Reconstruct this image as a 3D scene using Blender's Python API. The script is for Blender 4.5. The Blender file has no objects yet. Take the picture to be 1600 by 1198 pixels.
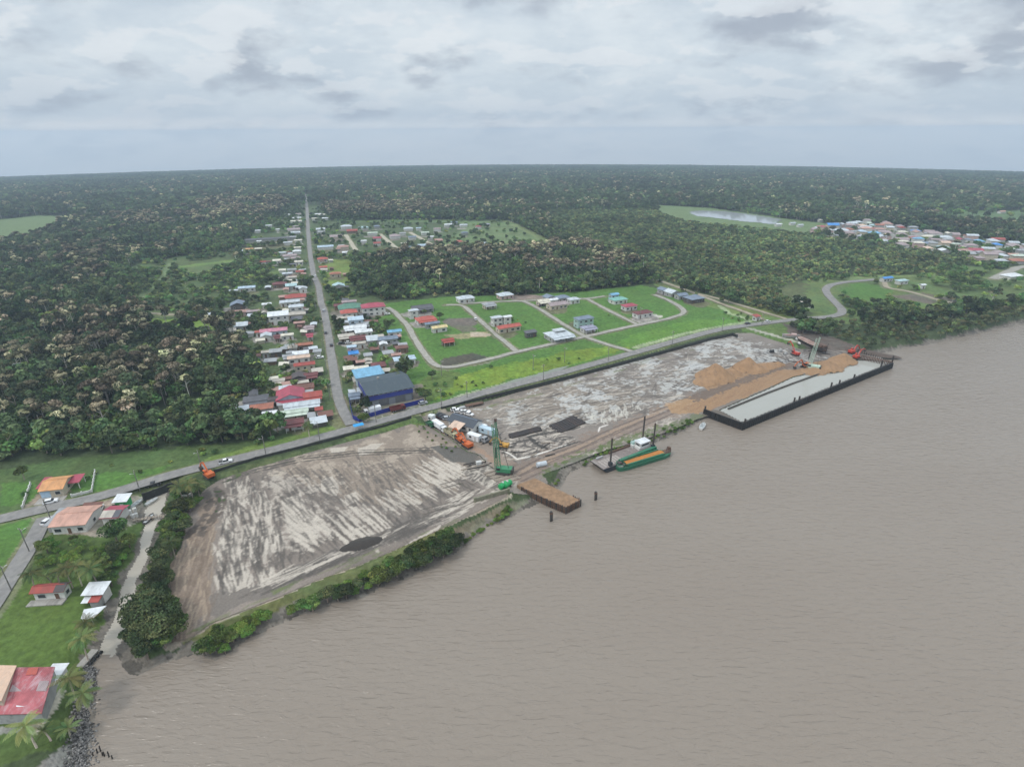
import bpy, math, random, numpy as np
from mathutils import Vector, Matrix
# ---------------------------------------------------------------- camera
H = 120.0; F = 890.0; DL = .053; TH = math.atan(337/890) + DL; RE = 2*H/DL**2; ROLL = math.radians(-0.30)
scene = bpy.context.scene
cam_d = bpy.data.cameras.new('camera'); cam = bpy.data.objects.new('camera', cam_d)
scene.collection.objects.link(cam); scene.camera = cam
cam_d.sensor_fit = 'HORIZONTAL'; cam_d.sensor_width = 36; cam_d.lens = 36*F/1600
cam_d.clip_start = 1; cam_d.clip_end = 20000
cam.matrix_world = Matrix.Translation((0, 0, H)) @ Matrix.Rotation(math.pi/2-TH, 4, 'X') @ Matrix.Rotation(ROLL, 4, 'Z')
# ---------------------------------------------------------------- light
SUN_EL = math.radians(50); SUN_AZ = math.radians(-125)
world = bpy.data.worlds.new("World"); scene.world = world; world.use_nodes = True
def build_world():
    nt = world.node_tree; N = nt.nodes; L = nt.links; N.clear()
    def n(t, **k):
        x = N.new(t)
        for a, b in k.items(): setattr(x, a, b)
        return x
    def math_(op, a, b=None, c=None):
        x = n('ShaderNodeMath', operation=op)
        for i, v in enumerate((a, b, c)):
            if v is None: continue
            if isinstance(v, (int, float)): x.inputs[i].default_value = v
            else: L.new(v, x.inputs[i])
        return x.outputs[0]
    sky = n('ShaderNodeTexSky', sky_type='NISHITA', sun_disc=False, sun_elevation=SUN_EL, sun_rotation=SUN_AZ)
    sky.air_density = 1.0; sky.dust_density = 2.0
    tc = n('ShaderNodeTexCoord'); sp = n('ShaderNodeSeparateXYZ'); L.new(tc.outputs['Generated'], sp.inputs[0])
    z = math_('MAXIMUM', math_('ADD', sp.outputs[2], .053), 0.0)
    zz = math_('ADD', z, .27)
    cx = math_('DIVIDE', sp.outputs[0], zz); cy = math_('DIVIDE', sp.outputs[1], zz)
    co = n('ShaderNodeCombineXYZ'); L.new(cx, co.inputs[0]); L.new(cy, co.inputs[1])
    def noise(scale, detail, rough, off, sx=1.0, dist=0.0):
        mp = n('ShaderNodeMapping'); mp.inputs['Location'].default_value = off; mp.inputs['Scale'].default_value = (sx, 1, 1)
        L.new(co.outputs[0], mp.inputs[0])
        t = n('ShaderNodeTexNoise'); L.new(mp.outputs[0], t.inputs['Vector'])
        t.inputs['Scale'].default_value = scale; t.inputs['Detail'].default_value = detail; t.inputs['Roughness'].default_value = rough
        t.inputs['Distortion'].default_value = dist
        return t.outputs['Fac']
    def ramp(v, a, b):
        m = n('ShaderNodeMapRange', interpolation_type='SMOOTHSTEP'); L.new(v, m.inputs[0])
        m.inputs[1].default_value = a; m.inputs[2].default_value = b
        return m.outputs[0]
    n1 = noise(2.7, 10, .55, (4.3, 1.9, 0)); n2 = noise(2.6, 9, .62, (1.2, 7.7, 2)); n3 = noise(1.3, 4, .5, (9.1, 3.3, 5))
    # dark bases: where the cloud noise is thick; shifted copy gives bright tops towards the viewer
    n1b = noise(2.7, 10, .55, (4.3, 1.98, 0))
    dark = ramp(math_('ADD', math_('MULTIPLY', n1, .75), math_('MULTIPLY', n3, .25)), .50, .66)
    edge = ramp(math_('SUBTRACT', n1b, n1), .005, .07)
    soft = ramp(n2, .35, .7)
    def mix(f, a, b):
        m = n('ShaderNodeMix', data_type='RGBA'); 
        if isinstance(f, (int, float)): m.inputs[0].default_value = f
        else: L.new(f, m.inputs[0])
        for i, v in ((6, a), (7, b)):
            if isinstance(v, tuple): m.inputs[i].default_value = (*v, 1)
            else: L.new(v, m.inputs[i])
        return m.outputs[2]
    base = mix(soft, (.60, .69, .775), (.77, .84, .89))
    fine = ramp(noise(5.0, 6, .6, (2.2, 5.1, 3), sx=.55), .35, .75); base = mix(math_('MULTIPLY', fine, .35), base, (.78, .85, .90))
    c = mix(math_('MULTIPLY', dark, .78), base, (.36, .41, .50))
    c = mix(math_('MULTIPLY', edge, .45), c, (.86, .89, .92))
    hz = ramp(z, .0, .17)
    c = mix(math_('ADD', math_('MULTIPLY', hz, .82), .18), (.45, .55, .675), c)
    lo = ramp(sp.outputs[2], -.006, .026)
    c2 = n('ShaderNodeVectorMath', operation='MULTIPLY'); L.new(c, c2.inputs[0]); c2.inputs[1].default_value = (1.72, 1.48, 1.28)
    c = mix(lo, c2.outputs[0], c)
    # overcast sky is brighter overhead than at the horizon
    up = n('ShaderNodeMapRange'); L.new(sp.outputs[2], up.inputs[0]); up.inputs[1].default_value = .22; up.inputs[2].default_value = .9
    up.inputs[3].default_value = 1.0; up.inputs[4].default_value = 2.1
    b1 = n('ShaderNodeBackground'); L.new(sky.outputs[0], b1.inputs[0]); b1.inputs[1].default_value = .08
    b2 = n('ShaderNodeBackground'); L.new(c, b2.inputs[0]); L.new(up.outputs[0], b2.inputs[1])
    ms = n('ShaderNodeMixShader'); ms.inputs[0].default_value = .92
    L.new(b1.outputs[0], ms.inputs[1]); L.new(b2.outputs[0], ms.inputs[2])
    out = n('ShaderNodeOutputWorld'); L.new(ms.outputs[0], out.inputs[0])
build_world()
world.cycles.sampling_method = 'MANUAL'; world.cycles.sample_map_resolution = 256
sun_d = bpy.data.lights.new('sun', 'SUN'); sun = bpy.data.objects.new('sun', sun_d); scene.collection.objects.link(sun)
sun_d.energy = 1.5; sun_d.angle = math.radians(10); sun_d.color = (1, .96, .9)
sun.rotation_euler = (math.pi/2-SUN_EL, 0, math.pi-SUN_AZ)
scene.view_settings.view_transform = 'Standard'; scene.view_settings.look = 'None'
scene.view_settings.gamma = 1; scene.view_settings.exposure = 0.0
cy = scene.cycles
cy.max_bounces = 4; cy.diffuse_bounces = 3; cy.glossy_bounces = 2; cy.transmission_bounces = 2; cy.volume_bounces = 0
cy.transparent_max_bounces = 4; cy.caustics_reflective = False; cy.caustics_refractive = False
cy.use_adaptive_sampling = True; cy.adaptive_threshold = .01; cy.use_denoising = True
# ---------------------------------------------------------------- projection of photo pixels on the ground
RM = np.array(cam.matrix_world.to_3x3())
def g(u, v, h=2.2):
    d = RM @ np.array([(u-800)/F, -(v-599)/F, -1.0])
    a = (d[0]**2+d[1]**2)/2/RE; disc = max(d[2]**2-4*a*(H-h), 0)
    den = -d[2]+math.sqrt(disc)
    t = 2*(H-h)/max(den, 1e-3)
    return (d[0]*t, d[1]*t)
def G(pts, h=2.2): return np.array([g(*p, h) for p in pts])
def sag(x, y): return -(x*x+y*y)/2/RE
def ppm(x, y): return F/math.sqrt(x*x+y*y+H*H)      # photo pixels per metre there
# ---------------------------------------------------------------- numpy noise and polygon tools
def vnoise(x, y, seed=0):
    xi = np.floor(x).astype(np.int64); yi = np.floor(y).astype(np.int64); xf = x-xi; yf = y-yi
    def h(a, b):
        k = (a*374761393 + b*668265263 + seed*982451653) & 0xffffffff
        k = ((k ^ (k >> 13))*1274126177) & 0xffffffff
        return ((k ^ (k >> 16)) & 0xffff)/65535.0
    u = xf*xf*(3-2*xf); v = yf*yf*(3-2*yf)
    return (h(xi, yi)*(1-u)+h(xi+1, yi)*u)*(1-v) + (h(xi, yi+1)*(1-u)+h(xi+1, yi+1)*u)*v
def fbm(x, y, scale, seed=0, octv=4):
    s = 0; a = .5; f = 1/scale; t = 0
    for o in range(octv):
        s = s + a*vnoise(x*f, y*f, seed+o*17); t += a; a *= .5; f *= 2.03
    return s/t
def inside(x, y, P):
    x = np.asarray(x, float); y = np.asarray(y, float); r = np.zeros(x.shape, bool); n = len(P); j = n-1
    bb = (x >= P[:, 0].min()) & (x <= P[:, 0].max()) & (y >= P[:, 1].min()) & (y <= P[:, 1].max())
    if not bb.any(): return r
    xs = x[bb]; ys = y[bb]; q = np.zeros(xs.shape, bool)
    for i in range(n):
        x0, y0 = P[i]; x1, y1 = P[j]
        if y0 != y1: q ^= ((y0 > ys) != (y1 > ys)) & (xs < (x1-x0)*(ys-y0)/(y1-y0)+x0)
        j = i
    r[bb] = q; return r
def pdist(x, y, P, closed=True, cap=60.0):
    x = np.asarray(x, float); y = np.asarray(y, float); d = np.full(x.shape, cap)
    m = (x >= P[:, 0].min()-cap) & (x <= P[:, 0].max()+cap) & (y >= P[:, 1].min()-cap) & (y <= P[:, 1].max()+cap)
    if not m.any(): return d
    xs = x[m]; ys = y[m]; q = np.full(xs.shape, cap); n = len(P)
    for i in range(n if closed else n-1):
        a = P[i]; b = P[(i+1) % n]; ab = b-a; l2 = float(ab @ ab)+1e-9
        k = (np.minimum(a[0], b[0])-cap <= xs) & (xs <= np.maximum(a[0], b[0])+cap) & (np.minimum(a[1], b[1])-cap <= ys) & (ys <= np.maximum(a[1], b[1])+cap)
        if not k.any(): continue
        t = np.clip(((xs[k]-a[0])*ab[0]+(ys[k]-a[1])*ab[1])/l2, 0, 1)
        q[k] = np.minimum(q[k], np.hypot(xs[k]-a[0]-t*ab[0], ys[k]-a[1]-t*ab[1]))
    d[m] = q; return d
def sstep(a, b, x):
    t = np.clip((x-a)/(b-a), 0, 1); return t*t*(3-2*t)
# ---------------------------------------------------------------- mesh helpers
def tag(o, label=None, cat=None, group=None, kind=None):
    if label: o['label'] = label
    if cat: o['category'] = cat
    if group: o['group'] = group
    if kind: o['kind'] = kind
    return o
def link(o, parent=None):
    scene.collection.objects.link(o)
    if parent is not None: o.parent = parent
    return o
def np_mesh(name, V, Fq, mats, smooth=True, col=None, extra=None):
    me = bpy.data.meshes.new(name); k = Fq.shape[1]
    me.vertices.add(len(V)); me.vertices.foreach_set('co', np.ascontiguousarray(V, np.float32).ravel())
    me.loops.add(Fq.size); me.loops.foreach_set('vertex_index', np.ascontiguousarray(Fq, np.int32).ravel())
    me.polygons.add(len(Fq)); me.polygons.foreach_set('loop_start', np.arange(0, Fq.size, k, dtype=np.int32))
    me.update(calc_edges=True)
    if smooth: me.polygons.foreach_set('use_smooth', np.ones(len(Fq), bool))
    for m in mats: me.materials.append(m)
    if col is not None:
        a = me.color_attributes.new('cover', 'FLOAT_COLOR', 'POINT')
        c = np.ones((len(V), 4), np.float32); c[:, :3] = col; a.data.foreach_set('color', c.ravel())
    for nm, arr in (extra or {}).items():
        a = me.attributes.new(nm, 'FLOAT', 'POINT'); a.data.foreach_set('value', arr.astype(np.float32))
    return me
class MB:
    """collects boxes, tubes, prisms; build() links them as ONE mesh object"""
    def __init__(s): s.v = []; s.f = []; s.m = []; s.mi = 0
    def add(s, vs, fs):
        o = len(s.v); s.v += [tuple(v) for v in vs]; s.f += [tuple(i+o for i in f) for f in fs]; s.m += [s.mi]*len(fs); return s
    def box(s, cx, cy, cz, sx, sy, sz, rz=0, taper=1.0, tilt=None):
        M = Matrix.Rotation(rz, 3, 'Z') if tilt is None else tilt
        vs = []
        for z in (-.5, .5):
            k = taper if z > 0 else 1
            for x, y in ((-.5, -.5), (.5, -.5), (.5, .5), (-.5, .5)):
                p = M @ Vector((x*sx*k, y*sy*k, z*sz)); vs.append((p.x+cx, p.y+cy, p.z+cz))
        return s.add(vs, [(3, 2, 1, 0), (4, 5, 6, 7), (0, 1, 5, 4), (1, 2, 6, 5), (2, 3, 7, 6), (3, 0, 4, 7)])
    def tube(s, a, b, r0, r1=None, n=6, cap=True):
        a = Vector(a); b = Vector(b); r1 = r0 if r1 is None else r1; d = (b-a)
        if d.length < 1e-6: return s
        d.normalize(); q = d.to_track_quat('Z', 'Y'); vs = []
        for p, r in ((a, r0), (b, r1)):
            for i in range(n):
                t = 2*math.pi*i/n; vs.append(p+q @ Vector((r*math.cos(t), r*math.sin(t), 0)))
        fs = [(i, (i+1) % n, n+(i+1) % n, n+i) for i in range(n)]
        if cap: fs += [tuple(range(n-1, -1, -1)), tuple(range(n, 2*n))]
        return s.add(vs, fs)
    def beam(s, a, b, w, h=None):
        """square bar between two points"""
        a = Vector(a); b = Vector(b); h = h or w; d = b-a; l = d.length
        q = d.to_track_quat('X', 'Z'); c = (a+b)/2; M = q.to_matrix()
        return s.box(c.x, c.y, c.z, l, w, h, tilt=M)
    def prism(s, poly, z0, z1, top=1.0):
        n = len(poly); cx = sum(p[0] for p in poly)/n; cy = sum(p[1] for p in poly)/n
        vs = [(x, y, z0) for x, y in poly]+[(cx+(x-cx)*top, cy+(y-cy)*top, z1) for x, y in poly]
        return s.add(vs, [tuple(range(n-1, -1, -1)), tuple(range(n, 2*n))]+[(i, (i+1) % n, n+(i+1) % n, n+i) for i in range(n)])
    def xprism(s, prof, y0, y1):
        """profile in the xz plane extruded along y"""
        n = len(prof); vs = [(x, y0, z) for x, z in prof]+[(x, y1, z) for x, z in prof]
        return s.add(vs, [tuple(range(n)), tuple(range(2*n-1, n-1, -1))]+[(i+n, (i+1) % n+n, (i+1) % n, i) for i in range(n)])
    def mesh(s, name, mats):
        me = bpy.data.meshes.new(name); me.from_pydata(s.v, [], s.f)
        if not isinstance(mats, (list, tuple)): mats = [mats]
        for m in mats: me.materials.append(m)
        if len(mats) > 1: me.polygons.foreach_set('material_index', s.m)
        me.update(); return me
    def build(s, name, mats, parent=None, smooth=False, label=None):
        me = s.mesh(name, mats); o = bpy.data.objects.new(name, me); link(o, parent)
        if smooth: me.polygons.foreach_set('use_smooth', [True]*len(me.polygons))
        if label: o['label'] = label
        return o
def empty(name, x, y, z=None, rz=0.0, label=None, cat=None, group=None):
    o = bpy.data.objects.new(name, None); link(o); o.empty_display_size = .5
    o.location = (x, y, gz(x, y) if z is None else z); o.rotation_euler = (0, 0, rz)
    return tag(o, label, cat, group)
# ---------------------------------------------------------------- materials
MATS = {}
def mat(name, col, rough=.8, var=.15, scale=2.0, bump=0.0, bscale=20.0, metal=0.0, ribs=0.0, stain=None, spec=.3):
    if name in MATS: return MATS[name]
    m = bpy.data.materials.new(name); m.use_nodes = True; nt = m.node_tree; N = nt.nodes; L = nt.links
    b = N['Principled BSDF']; b.inputs['Roughness'].default_value = rough; b.inputs['Metallic'].default_value = metal
    b.inputs['Specular IOR Level'].default_value = spec
    tc = N.new('ShaderNodeTexCoord'); t = N.new('ShaderNodeTexNoise'); L.new(tc.outputs['Object'], t.inputs['Vector'])
    t.inputs['Scale'].default_value = scale; t.inputs['Detail'].default_value = 6; t.inputs['Roughness'].default_value = .65
    r = N.new('ShaderNodeValToRGB'); L.new(t.outputs['Fac'], r.inputs[0]); e = r.color_ramp.elements
    e[0].position = .3; e[1].position = .7
    e[0].color = (*[c*(1-var) for c in col], 1); e[1].color = (*[min(1, c*(1+var)) for c in col], 1)
    out = r.outputs[0]
    if stain:
        t2 = N.new('ShaderNodeTexNoise'); mp = N.new('ShaderNodeMapping'); mp.inputs['Scale'].default_value = (1.0, .35, 1)
        L.new(tc.outputs['Object'], mp.inputs[0]); L.new(mp.outputs[0], t2.inputs['Vector']); t2.inputs['Scale'].default_value = .55; t2.inputs['Detail'].default_value = 8
        t2.inputs['Roughness'].default_value = .7
        mr = N.new('ShaderNodeMapRange'); L.new(t2.outputs['Fac'], mr.inputs[0]); mr.inputs[1].default_value = .5; mr.inputs[2].default_value = .68
        mr.inputs[4].default_value = .8
        mx = N.new('ShaderNodeMix'); mx.data_type = 'RGBA'; L.new(mr.outputs[0], mx.inputs[0]); L.new(out, mx.inputs[6]); mx.inputs[7].default_value = (*stain, 1); out = mx.outputs[2]
    L.new(out, b.inputs['Base Color'])
    if bump or ribs:
        bm = N.new('ShaderNodeBump'); bm.inputs['Strength'].default_value = max(bump, ribs)
        if ribs:
            w = N.new('ShaderNodeTexWave'); w.inputs['Scale'].default_value = .8; w.inputs['Distortion'].default_value = .15; L.new(tc.outputs['Object'], w.inputs['Vector']); bm.inputs['Distance'].default_value = .12; L.new(w.outputs['Fac'], bm.inputs['Height'])
        else:
            t3 = N.new('ShaderNodeTexNoise'); t3.inputs['Scale'].default_value = bscale; t3.inputs['Detail'].default_value = 4; L.new(tc.outputs['Object'], t3.inputs['Vector']); bm.inputs['Distance'].default_value = .05; L.new(t3.outputs['Fac'], bm.inputs['Height'])
        L.new(bm.outputs[0], b.inputs['Normal'])
    MATS[name] = m; return m
def cover_mat(name, rough=.9, var=.35, scale=.8, bump=.5, bscale=.7, bdist=.25, wet=False):
    """colour of the land cover stored on the mesh, broken up by noise at two scales"""
    m = bpy.data.materials.new(name); m.use_nodes = True; nt = m.node_tree; N = nt.nodes; L = nt.links
    b = N['Principled BSDF']; b.inputs['Roughness'].default_value = rough; b.inputs['Specular IOR Level'].default_value = .2
    at = N.new('ShaderNodeAttribute'); at.attribute_name = 'cover'; tc = N.new('ShaderNodeTexCoord')
    t = N.new('ShaderNodeTexNoise'); t.inputs['Scale'].default_value = scale; t.inputs['Detail'].default_value = 8; t.inputs['Roughness'].default_value = .7; L.new(tc.outputs['Object'], t.inputs['Vector'])
    mr = N.new('ShaderNodeMapRange'); L.new(t.outputs['Fac'], mr.inputs[0]); mr.inputs[1].default_value = .3; mr.inputs[2].default_value = .7
    mr.inputs[3].default_value = 1-var; mr.inputs[4].default_value = 1+var
    vm = N.new('ShaderNodeVectorMath'); vm.operation = 'SCALE'; L.new(at.outputs['Color'], vm.inputs[0]); L.new(mr.outputs[0], vm.inputs['Scale'])
    L.new(vm.outputs[0], b.inputs['Base Color'])
    t2 = N.new('ShaderNodeTexNoise'); t2.inputs['Scale'].default_value = bscale; t2.inputs['Detail'].default_value = 6; L.new(tc.outputs['Object'], t2.inputs['Vector'])
    bm = N.new('ShaderNodeBump'); bm.inputs['Strength'].default_value = bump; bm.inputs['Distance'].default_value = bdist; L.new(t2.outputs['Fac'], bm.inputs['Height']); L.new(bm.outputs[0], b.inputs['Normal'])
    if wet:
        a2 = N.new('ShaderNodeAttribute'); a2.attribute_name = 'wet'
        m2 = N.new('ShaderNodeMapRange'); L.new(a2.outputs['Fac'], m2.inputs[0]); m2.inputs[3].default_value = rough; m2.inputs[4].default_value = .12; L.new(m2.outputs[0], b.inputs['Roughness'])
        m3 = N.new('ShaderNodeMapRange'); L.new(a2.outputs['Fac'], m3.inputs[0]); m3.inputs[3].default_value = .2; m3.inputs[4].default_value = .5; L.new(m3.outputs[0], b.inputs['Specular IOR Level'])
        m4 = N.new('ShaderNodeMapRange'); L.new(a2.outputs['Fac'], m4.inputs[0]); m4.inputs[3].default_value = bump; m4.inputs[4].default_value = .03; L.new(m4.outputs[0], bm.inputs['Strength'])
    return m
# ---------------------------------------------------------------- the plan of the place (photo pixels -> metres)
RIVER = np.vstack([G([(128,1240),(130,1190),(135,1140),(143,1090),(143,1045),(150,1012),(163,985),(172,955),(183,925),(193,895),(213,865),(220,830),(226,795),(228,772),(262,763),(262,790),(246,830),(236,870),(218,905),(208,945),(203,985),(192,1008),(200,1035),(222,1045),(255,1030),(300,1018),(345,1022),(372,998),(420,975),(470,955),(520,938),(560,927),(600,908),(640,893),(690,872),(722,848),(760,818),(800,806),(835,783),(870,760),(885,738),(922,722),(950,712),(1000,698),(1050,680),(1088,660),(1100,652),(1113,648),(1165,664),(1394,570),(1362,552),(1400,545),(1440,538),(1490,528),(1545,516),(1600,503),(1700,488),(1900,460)],0.3), np.array([(3000,900),(3000,-2500),(-60,-2500),(-75,20)])])
YARD1 = G([(345,748),(400,730),(500,702),(600,676),(642,662),(668,664),(700,684),(722,700),(748,712),(775,738),(795,768),(790,778),(740,803),(700,822),(640,850),(560,885),(500,905),(440,932),(380,955),(330,975),(290,1005),(265,1005),(262,900),(280,850),(292,800),(318,765)],1.1)
YARD2 = G([(668,664),(662,650),(700,644),(760,627),(900,587),(1000,560),(1100,532),(1148,521),(1175,520),(1250,545),(1330,548),(1372,556),(1394,570),(1340,592),(1165,664),(1113,648),(1090,655),(1050,672),(1000,690),(950,702),(920,714),(880,730),(850,742),(860,760),(835,775),(810,772),(795,768),(775,738),(748,712),(722,700),(700,684)],1.1)
BASIN = G([(1124,641),(1160,659.5),(1390,567),(1362,563),(1338,563),(1300,570),(1284,580),(1240,589),(1195,610),(1140,634)], 1.0)
def river_d(x, y):
    d = pdist(x, y, RIVER, cap=40); return np.where(inside(x, y, RIVER), -d, d)
def land_h(x, y):
    """height above the curved sea level"""
    x = np.atleast_1d(np.asarray(x, float)); y = np.atleast_1d(np.asarray(y, float))
    d = river_d(x+3*(fbm(x, y, 9, 3)-.5), y+3*(fbm(x, y, 9, 5)-.5))
    h = np.where(d > 0, .12+2.08*sstep(0, 7, d), -1.3*sstep(0, 2.6, -d)+.12)
    y1 = np.where(inside(x, y, YARD1) | inside(x, y, YARD2), 1.0, 0.0)
    dy = np.minimum(pdist(x, y, YARD1, cap=3), pdist(x, y, YARD2, cap=3))
    low = np.where(y1 > 0, 1.0, 1-sstep(0, 1.2, dy))
    h = np.where(low > 0, np.minimum(h, 2.2-1.1*low), h)
    return np.where(inside(x, y, BASIN), .2, h)
def gz(x, y): return float(sag(x, y)+land_h(x, y)[0])
ROADS = {  # name: (photo points, width m, material key)
 'riverside_road': ([(-300,865),(-100,832),(0,812),(60,797),(130,783),(180,770),(235,752),(280,739),(350,722),(420,705),(500,684),(560,668),(600,657),(650,643),(700,630),(760,613),(850,590),(950,563),(1000,549),(1050,535),(1100,521),(1130,514),(1180,507),(1247,499),(1275,497),(1300,495),(1316,491),(1316,484),(1305,473),(1294,462),(1289,453),(1296,446),(1320,441),(1345,439),(1368,437)], 5.8, 'asphalt'),
 'village_road': ([(549,664),(537,645),(528,620),(524,595),(520,570),(516,544),(511.6,513),(507,488),(501.5,473),(498.5,450),(490,430),(485,400),(482,370),(480.5,340),(478.5,303)], 4.7, 'asphalt'),
 'side_road': ([(72,808),(45,858),(15,905),(-30,975)], 5.0, 'asphalt'),
 'estate_road': ([(605,481),(617,488),(637,509),(652,537),(669,561),(678,571),(690,576),(700,576),(750,565),(808,550),(870,536),(915,526),(997,508),(1045,498),(1068,491),(1070,486),(1060,478),(1040,467),(1022,461)], 3.6, 'gravel'),
 'estate_street': ([(697,477),(722,476),(730,483),(750,501),(778,526),(808,550)], 3.2, 'gravel'),
 'estate_lane': ([(722,475),(770,472),(818,470),(845,484),(880,507),(915,527),(950,539),(993,551)], 3.2, 'gravel'),
 'estate_back_lane': ([(917,467),(950,485),(997,508)], 3.0, 'gravel'),
 'estate_top_lane': ([(818,470),(870,468),(917,467),(945,463)], 2.6, 'gravel'),
 'dirt_track': ([(1000,428),(1040,442),(1085,458),(1130,476),(1165,488),(1192,499)], 3.4, 'dirt'),
 'dirt_path': ([(1085,458),(1120,466),(1160,478),(1200,490),(1230,499)], 3.0, 'dirt'),
 'far_street': ([(540,367),(552,385),(563,401)], 5, 'sandy'),
 'far_street_middle': ([(594,366),(610,380),(632,399)], 5, 'sandy'),
 'far_street_right': ([(640,363),(665,377),(690,391),(700,398)], 5, 'sandy'),
 'far_town_road': ([(1552,436),(1575,425),(1590,418),(1640,412)], 7, 'gravel'),
 'forest_track': ([(100,493),(150,489),(170,485),(215,488),(270,492),(330,490),(390,487)], 3.5, 'dirt'),
 'field_path': ([(1380,437),(1385,450),(1420,455),(1470,470),(1500,476),(1560,478)], 4, 'dirt'),
}
ROADW = {k: G(v[0]) for k, v in ROADS.items()}
def road_clear(x, y, extra):
    ok = np.ones(np.shape(x), bool)
    for k, P in ROADW.items(): ok &= pdist(x, y, P, closed=False, cap=20) > ROADS[k][1]/2+extra
    return ok

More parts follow.
